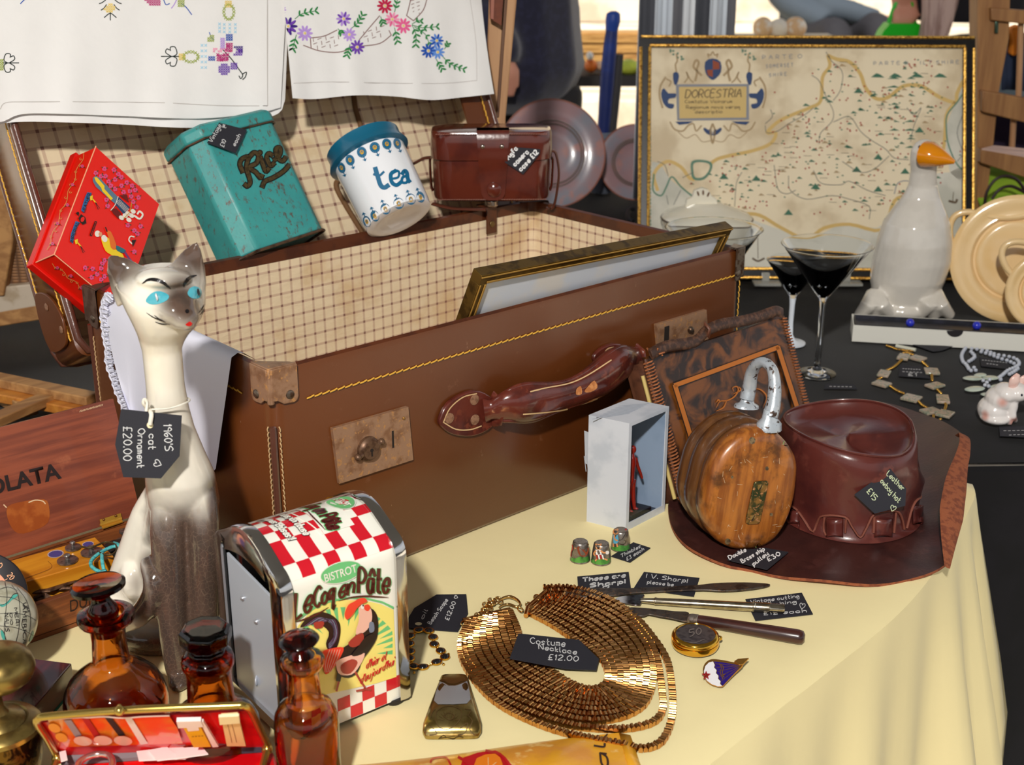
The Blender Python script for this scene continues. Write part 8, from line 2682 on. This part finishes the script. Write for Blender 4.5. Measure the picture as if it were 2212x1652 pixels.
J['coat'] = [[(0,0,.86,.12),(0,0,.90,.18),(0,0,.97,.213),(0,0,1.12,.195),(0,0,1.35,.18),(0,0,1.46,.08)],[(.16,.02,1.40,.06),(.14,.10,1.15,.06),(.10,.16,1.0,.05)],[(-.17,0,1.4,.07),(-.20,-.06,1.22,.065),(-.08,-.17,1.12,.055),(.005,-.215,1.04,.045),(.01,-.222,.995,.036)]]
person('p', 'person in a navy fleece coat standing with back turned behind the stall', (PY(1105,120,3.3).x - .03,3.33, gz_),0, gz_, J, dict(coat=NAVY, trousers=M('charcoal_trousers', (40,38,40),.9)),(0,-.01, h * .95))
# grey jacket, seated on the steps
sp_ = PY(1752,66,7.1)
base = (sp_.x, 7.1, sp_.z - .10)
J = dict(skin=[[(0,0,.66,.05),(0,-.02,.74,.09),(0,-.02,.84,.08)],[(.28,-.28,.17,.035),(.33,-.29,.165,.038),(.37,-.29,.16,.03)]] + [[(.36,-.27 - .016*i, .165,.011),(.41,-.27 - .016*i, .155,.010),(.43,-.265 - .016*i, .14,.008)] for i in range(4)] + [[(.34,-.25,.19,.012),(.38,-.24,.20,.009)]], balls=[((0,-.12,.76),.018)])
J['trousers'] = [[(-.02,0,.08,.13),(.20,-.22,.12,.09),(.26,-.40,.10,.08),(.26,-.42,-.30,.06)],[(-.06,0,.08,.12),(.02,-.26,.10,.09),(.04,-.42,.08,.08),(.04,-.44,-.30,.06)]]
J['coat'] = [[(0,.02,.05,.17),(0,.01,.30,.17),(0,0,.52,.16),(0,0,.62,.07)],[(.15,0,.52,.075),(.02,-.14,.26,.07),(.14,-.25,.21,.06),(.27,-.28,.175,.05)],[(-.15,0,.52,.075),(-.18,-.06,.28,.07),(.02,-.24,.16,.055)]]
person('p', 'person in a grey jacket and black trousers sitting hunched on the stone steps', base, 0,0, J, dict(coat=M('grey_jacket', (62,70,78),.85), trousers=M('black_trousers', (34,32,36),.85)),(0,.0,.84))
# black top and jeans, carrying a green bag
gp0 = PY(2040,50,3.7)
J = standing(1.72,[[(-.30,-.03,1.46,.05),(-.215,-.05,1.24,.045),(-.185,-.08,1.07,.035),(-.18,-.09,1.03,.03)]] + [[(-.205 + .017*i, -.09,1.02,.011),(-.205 + .017*i, -.11,.98,.010),(-.203 + .017*i, -.095,.955,.008)] for i in range(4)] + [[(-.15,-.09,1.03,.012),(-.14,-.11,.99,.009)]])
J['trousers'] = [[(-.09,0,.93,.13),(-.11,0,.5,.08),(-.11,0,.06,.06)],[(.10,0,.93,.13),(.11,0,.5,.08),(.11,0,.06,.06)]]
J['coat'] = [[(.02,0,.98,.19),(.02,0,1.2,.2),(.02,0,1.4,.17),(.02,0,1.48,.07)],[(.2,0,1.4,.07),(.27,0,1.15,.06)]]
J['shirt'] = [[(-.13,-.14,.86,.03),(-.10,-.15,1.0,.045),(-.10,-.12,1.2,.07),(-.1,-.06,1.42,.06)]]
px0 = gp0.x
Lb = person('p', 'person in a black top and grey jeans walking past with a green bag', (px0 + .05,3.75, gp0.z - .97),0,0, J, dict(coat=M('black_knit', (20,18,24),.9), trousers=M('grey_jeans', (92,104,112),.9), shirt=M('pale_pink_shirt', (196,168,160),.9, c2=(150,120,112), scale=60, st=(1,1,.1))),(0,-.01,1.63))
mb = MB()
c = Lb((-.18,-.10,.975))
mb.loft([[c + V((s_ * w_, d_ * .03, z)) for s_, d_ in ((-1,-1),(1,-1),(1,1),(-1,1))] for z, w_ in ((-.14,.10),(-.02,.055),(.0,.04))])
for s_ in (-1,1): mb.tube(crs([c + V((s_ * .035,0,0)), c + V((s_ * .02,0,.05)), c + V((0,0,.06))],4),.006,8)
mb.build('green_bag', M('bright_green_plastic', (14,190,20),.4), None, 40, loc=c, label='bright green carrier bag hanging from the hand of the walking person', category='bag')
# far produce stall
fs = V((PY(1320,170,4.6).x, 4.6, gz_))
zt_ = PY(1320,166,4.6).z
ps = thing('produce_table', 'dark edged market table with produce, far behind the plates', 'table', fs)
mb = MB()
mb.box((fs.x - .1,4.9, zt_ - .015),(.55,0,0),(0,.3,0),(0,0,.018))
mb.build('table_top', M('dark_table', (60,56,56),.7), ps, 20)
for x in (-.58,.02,.38):
 mb = MB()
 mb.tube([(fs.x + x - .03,4.62, zt_),(fs.x + x - .03,4.62, gz_)],.014,8)
 mb.build('leg', M('dark_table', (0,0,0)), ps)
cr = PY(1318,132,4.95)
mb = MB()
mb.box((cr.x, 5.0, zt_ + .06),(.20,0,0),(0,.06,0),(0,0,.055))
for k in (-1,0,1): mb.box((cr.x, 4.935, zt_ + .06 + k * .036),(.205,0,0),(0,.006,0),(0,0,.014))
mb.build('wooden_crate', wood('crate_wood', (196,150,84),(150,104,50),(1,0,0)), None, 20, loc=(cr.x, 5, zt_), label='low wooden crate on the far market table behind the umbrella', category='crate')
for nm, px_, py_, rx, ry, col, lab, cat in (('orange_fruit', 1276,142,14,14,(240,120,30), 'orange fruit on the far market table, left of the blue umbrella', 'fruit'),('white_ball', 1274,121,8,9,(240,236,226), 'small white round thing above the orange fruit on the far table', 'ball'),('wrapped_bread', 1297,142,12,10,(226,186,150), 'tan bun between the orange fruit and the blue umbrella', 'bun'),('salad_bag', 1358,146,24,17,(190,200,70), 'yellow green salad bag on the far market table, right of the umbrella', 'bag')):
 c = PY(px_, py_, 4.66)
 k = mpp(c)
 c.z = max(c.z, zt_ + ry * k * .95)
 mb = MB()
 mb.ell(c, (rx * k, .05, ry * k), None, 16,10)
 mb.build(nm, M(nm + '_skin', col, .5, c2=tuple(min(255, int(q * 1.12)) for q in col), scale=30), None, 60, loc=c, label=lab, category=cat)
# bread board behind the map
bb = PY(1680,84,4.3)
mb = MB()
mb.box((bb.x, 4.35, bb.z - .012),(.2,0,0),(0,.14,0),(0,0,.012))
for dx in (-.13,.13):
 for dy in (-.1,.1): mb.tube([(bb.x + dx, 4.35 + dy, bb.z - .02),(bb.x + dx, 4.35 + dy, gz_)],.012,8)
mb.build('bread_table', M('pale_table', (214,200,176),.7), None, 20, loc=(bb.x, 4.35, gz_), label='pale trestle table holding round loaves, behind the framed map', category='table')
for px_, py_, r_, col, lab in ((1648,60,22,(236,196,146), 'leftmost tan loaf above the framed map'),(1682,62,22,(244,232,210), 'pale middle loaf above the framed map'),(1718,60,24,(232,190,142), 'rightmost tan loaf above the framed map, by the seated person')):
 c = PY(px_, py_, 4.3)
 k = mpp(c)
 mb = MB()
 mb.ell(c, (r_ * k, .04, max(.01, c.z - bb.z)), None, 16,10)
 mb.build('bread_loaf', M('crust_%d' % px_, col, .6, c2=(250,240,224), scale=30), None, 60, loc=c, label=lab, category='bread', group='loaves behind the map')
# striped cloth
def stripes():
 t = NT('grey_stripes')
 x = t.math('FRACT', t.math('MULTIPLY', t.dot(t.pos, (1,0,0)),9.2))
 col = t.mix(t.math('GREATER_THAN', x, .28), lin((74,76,84)), lin((214,222,232)))
 col = t.mix(t.math('GREATER_THAN', x, .60), col, lin((104,104,110)))
 col = t.mix(t.math('GREATER_THAN', x, .80), col, lin((236,240,246)))
 f2 = t.math('FRACT', t.math('MULTIPLY', t.dot(t.pos, (1,0,0)),92))
 col = t.mix(t.math('MULTIPLY', t.math('LESS_THAN', f2,.3),.35), col, lin((90,92,100)))
 t.base(col, .85)
 return t.m
s0, s1 = PY(1384,-80,2.7), PY(1594,-80,2.7)
mb = MB()
mb.grid(lambda u, v: V((s0.x + (s1.x - s0.x)*u, 2.7 + .008*math.sin(u * 30), s0.z - v * (s0.z - .02))),40,4)
mb.build('striped_cloth', stripes(), None, 60, sol=.003, loc=(s0.x, 2.7,.02), label='grey and white striped cloth hanging behind the framed map', category='cloth')
# plates, mug and umbrellas on the rear table
PLT = M('lustre_plate', (160,128,132),.22, c2=(136,138,150), scale=7, c3=(176,132,128), coat=.4)
def stand_plate(lab, cx, cy, rx, ry, Yc, yaw):
 c = PY(cx, cy, Yc)
 k = mpp(c)
 n_ = V((math.sin(yaw),-math.cos(yaw),.30)).normalized()
 R_ = ry * k * 1.03
 t_ = thing('lustre_plate', lab, 'plate', V((c.x, c.y + .01,0)), 'purple lustre plates')
 mb = MB()
 mb.lathe(c, -n_ * -1,[(R_ * .5,-.010),(R_ * .9,-.002),(R_, .006),(R_ * .97,.0075),(R_ * .66,.001),(R_ * .60,-.0015),(R_ * .58,-.0005),(R_ * .56,-.0025),(R_ * .30,-.004),(.0001,-.004)],64)
 mb.build('plate_body', PLT, t_, 50)
 mb = MB()
 for f, w_ in ((.62,.0014),(.56,.0014)): mb.tube([c + n_ * .0012 + (orth(n_)[0]*math.cos(a) + orth(n_)[1]*math.sin(a))*R_ * f for a in [2*math.pi * i / 48 for i in range(48)]], w_, 6, True)
 mb.build('painted_ring', M('plate_ring', (112,96,84),.4), t_, 60)
 mb = MB()
 mb.tube([c + (orth(n_)[0]*math.cos(a) + orth(n_)[1]*math.sin(a))*R_ * 1.0 + n_ * .006 for a in [2*math.pi * i / 64 for i in range(64)]],.0016,6, True)
 mb.build('rim_edge', M('plate_rim_brown', (150,84,60),.4), t_, 60)
stand_plate('large purple grey lustre plate standing behind the camera case', 1192,332,106,112,2.72,.12)
stand_plate('smaller purple lustre plate half hidden by the framed map', 1372,351,75,78,2.81,.12)
mg = PY(1302,292,2.86)
mb = MB()
r_ = 27*mpp(mg)
ztop = PY(1302,284,2.86).z
mb.lathe((mg.x, 2.86,0), ez, [(r_ * .8,0),(r_ * .95,.01),(r_, ztop),(r_ * .94, ztop + .001),(r_ * .88,.02),(.0001,.018)],36)
mb.build('grey_mug', M('grey_stoneware', (112,120,134),.35, c2=(90,96,108), scale=30), None, 50, loc=(mg.x, 2.86,0), label='grey blue stoneware pot holding the umbrellas between the two plates', category='pot')
def stick(nm, lab, pts, rad, m_, cat):
 mb = MB()
 mb.tube(crs([PY(x, y, Y) for x, y, Y in pts],4), rad, 14)
 return mb.build(nm, m_, None, 60, loc=PY(*pts[0]), label=lab, category=cat)
um = thing('umbrella', 'rolled blue umbrella standing in the grey pot', 'umbrella', PY(1303,300,2.86))
mb = MB()
mb.tube(crs([PY(*p) for p in ((1302,300,2.86),(1306,250,2.86),(1312,170,2.86),(1318,100,2.86),(1322,62,2.86))],4),[.0125,.0138,.0156,.0144,.0125],16)
mb.build('rolled_canopy', M('blue_nylon', (24,40,100),.5, c2=(30,56,136), scale=12, bump=.4, bscale=40), um, 60)
mb = MB()
mb.tube(crs([PY(*p) for p in ((1321,66,2.86),(1324,45,2.86),(1325,30,2.86),(1325,24,2.86))],4),[.0131,.0156,.0144,.006],16)
mb.build('handle', M('blue_handle', (30,66,150),.45), um, 60)
stick('walking_stick', 'dark grey furled stick beside the blue umbrella in the grey pot', ((1316,300,2.88),(1328,200,2.88),(1338,118,2.88)),[.0138,.0125,.009], M('dark_grey_nylon', (58,56,58),.7), 'stick')
mb = MB()
mb.tube(crs([P(x, y, .006) for x, y in ((1372,452),(1362,452),(1356,462),(1358,474),(1368,478))],5),.0042,10)
mb.build('black_hook', M('black_iron', (22,22,24),.4,.5), None, 60, loc=P(1364,466), label='small black hook on the cloth left of the framed map', category='hook')
# oak rack on the right
RY = 2.5
rk = thing('oak_rack', 'oak shelf rack with spindles at the right edge behind the dishes', 'rack', V((PY(2160,300, RY).x, RY, 0)))
def rp2(nm, pts, th, m_=OAKR, Y=RY):
 mb = MB()
 brd(mb, pts, Y, th)
 return mb.build(nm, m_, rk, 20, bev=.002)
zb0 = PY(2114,470, RY)
rp2('post', [(2112,-120),(2186,-120),(2180,84),(2158,200),(2147,306),(2136,400),(2130,497),(2106,497),(2112,390)],.05)
rp2('rail', [(2141,17),(2300,30),(2300,62),(2141,44)],.03, Y=RY - .012)
rp2('rail', [(2122,195),(2300,228),(2300,286),(2122,242)],.03, Y=RY - .016)
rp2('shelf', [(2118,322),(2300,352),(2300,412),(2118,352)],.02, Y=RY - .02)
mb = MB()
mb.prism([PY(2146,316, RY), PY(2300,332, RY), PY(2310,356, RY - .02), PY(2120,323, RY - .02)], V((0,0,.002)))
mb.build('shelf_top', M('pink_shelf', (206,176,164),.3, coat=.4), rk, 20)
for p in ([(2206,40),(2200,216)],[(2190,250),(2186,320)]):
 mb = MB()
 mb.tube([PY(x, y, RY + .01) for x, y in p],.0055,10)
 mb.build('spindle', PALEW, rk, 60)
rp2('latch', [(2150,44),(2158,44),(2157,73),(2149,73)],.006, M('dark_latch', (70,90,76),.3,.7), Y=RY - .006)
mb = MB()
mb.prism([PY(2186,62,2.62), PY(2206,54,2.62), PY(2210,80,2.62), PY(2196,122,2.62), PY(2186,120,2.62), PY(2190,90,2.62)], V((0,.03,0)))
mb.build('orange_scarf', M('orange_cloth', (226,130,24),.7), None, 40, bev=.004, loc=PY(2196,90,2.62), label='orange scarf hanging behind the oak rack at the right edge', category='scarf')
mb = MB()
mb.grid(lambda u, v: PY(2165 + 120*u, 70 + 125*v, 2.64) + V((0,.01*math.sin(u * 12),0)),12,4)
mb.build('denim_cloth', M('dark_denim', (38,48,72),.9), None, 60, sol=.004, loc=PY(2200,120,2.64), label='dark blue denim cloth hanging behind the oak rack', category='cloth')
mb = MB()
mb.grid(lambda u, v: PY(2100 + 200*u, 250 + 150*v, 2.66) + V((0,.01*math.sin(u * 9),0)),12,4)
mb.build('purple_cloth', M('dark_purple_cloth', (34,22,44),.95), None, 60, sol=.004, loc=PY(2200,280,2.66), label='dark purple cloth behind the lower spindle of the oak rack', category='cloth')
mb = MB()
mb.grid(lambda u, v: PY(2090 + 220*u, 358 + 112*v, 2.56) + V((0,.012*math.sin(u * 8 + v * 3) - .14*v, 0)),16,6)
mb.build('green_cloth', M('lime_cloth', (142,176,44),.85, c2=(120,156,34), scale=12), None, 60, sol=.003, loc=PY(2160,420,2.5), label='lime green cloth under the shelf of the oak rack', category='cloth')
for i, pts in enumerate(([(2128,456),(2130,420),(2148,390),(2172,380),(2196,388),(2214,410)],[(2142,430),(2158,410),(2180,402),(2200,408),(2230,425)],[(2170,456),(2190,440),(2215,432)])):
 mb = MB()
 mb.tube(crs([PY(x, y, 2.40) for x, y in pts],6),.0030,8)
 mb.build('cable_loop', M('dark_cable', (44,30,24),.45), None, 60, loc=PY(*pts[0],2.40), label=('outer dark cable loop before the lime cloth', 'middle dark cable loop before the lime cloth', 'lowest dark cable loop before the lime cloth')[i], category='cable', group='dark cable loops')
# left edge: crate slats on the black cloth and a woven panel
SLAT = wood('crate_slat', (186,138,84),(150,104,60), ex, 10,.6,10,.2)
ORS = wood('orange_slat', (206,136,56),(176,104,40), ex, 10,.5,10,.2)
ct = thing('slatted_crate', 'wooden slatted crate lying on the black cloth behind the balance box', 'crate', P(60,870))
for (a, b, m_, z_) in (((-120,796),(200,862), SLAT, .030),((-80,838),(200,890), ORS, .018),((-60,930),(112,856), SLAT, .024)):
 p, q = P(*a, z_), P(*b, z_)
 d = (q - p).normalized()
 s_ = V((-d.y, d.x, 0)) * .011
 mb = MB()
 mb.box((p + q) / 2,(q - p) / 2, s_, ez * .006)
 mb.build('slat', m_, ct, 20, bev=.0015)
for a in ((20,856),(160,882)):
 mb = MB()
 p = P(*a, .010)
 mb.box(p, ex * .012, ey * .06, ez * .010)
 mb.build('batten', SLAT, ct, 20, bev=.0015)
wv = thing('woven_panel', 'woven brown hamper panel with pale wooden rail at the far left edge', 'hamper', V((PY(-60,640,1.86).x, 1.86,0)))
mb = MB()
mb.prism([PY(-200,420,1.86), PY(30,380,1.86), PY(75,600,1.86), PY(88,640,1.86), PY(-200,680,1.86)], V((0,.02,0)))
def wick():
 t = NT('woven_cane')
 q = t.math('ABSOLUTE', t.math('SINE', t.math('MULTIPLY', t.dot(t.pos, (0,0,1)),700)))
 r_ = t.math('ABSOLUTE', t.math('SINE', t.math('MULTIPLY', t.dot(t.pos, (1,0,0)),260)))
 h_ = t.math('MULTIPLY', q, r_)
 t.base(t.mix(h_, lin((92,62,40)), lin((168,122,82))),.7)
 t.bump(h_, .6,.002)
 return t.m
mb.build('cane_weave', wick(), wv, 20)
for pts, m_ in (([(-200,640),(88,612),(92,660),(-200,712)], M('whitewashed_rail', (196,180,160),.7, c2=(170,150,124), scale=30)),([(-200,706),(92,656),(94,690),(-200,738)], SLAT)):
 mb = MB()
 brd(mb, pts, 1.845,.03)
 mb.build('rail', m_, wv, 20, bev=.002)
mb = MB()
brd(mb, [(-60,250),(6,250),(28,520),(8,640),(-60,640)],1.84,.02)
mb.build('corner_post', SLAT, wv, 20, bev=.002)
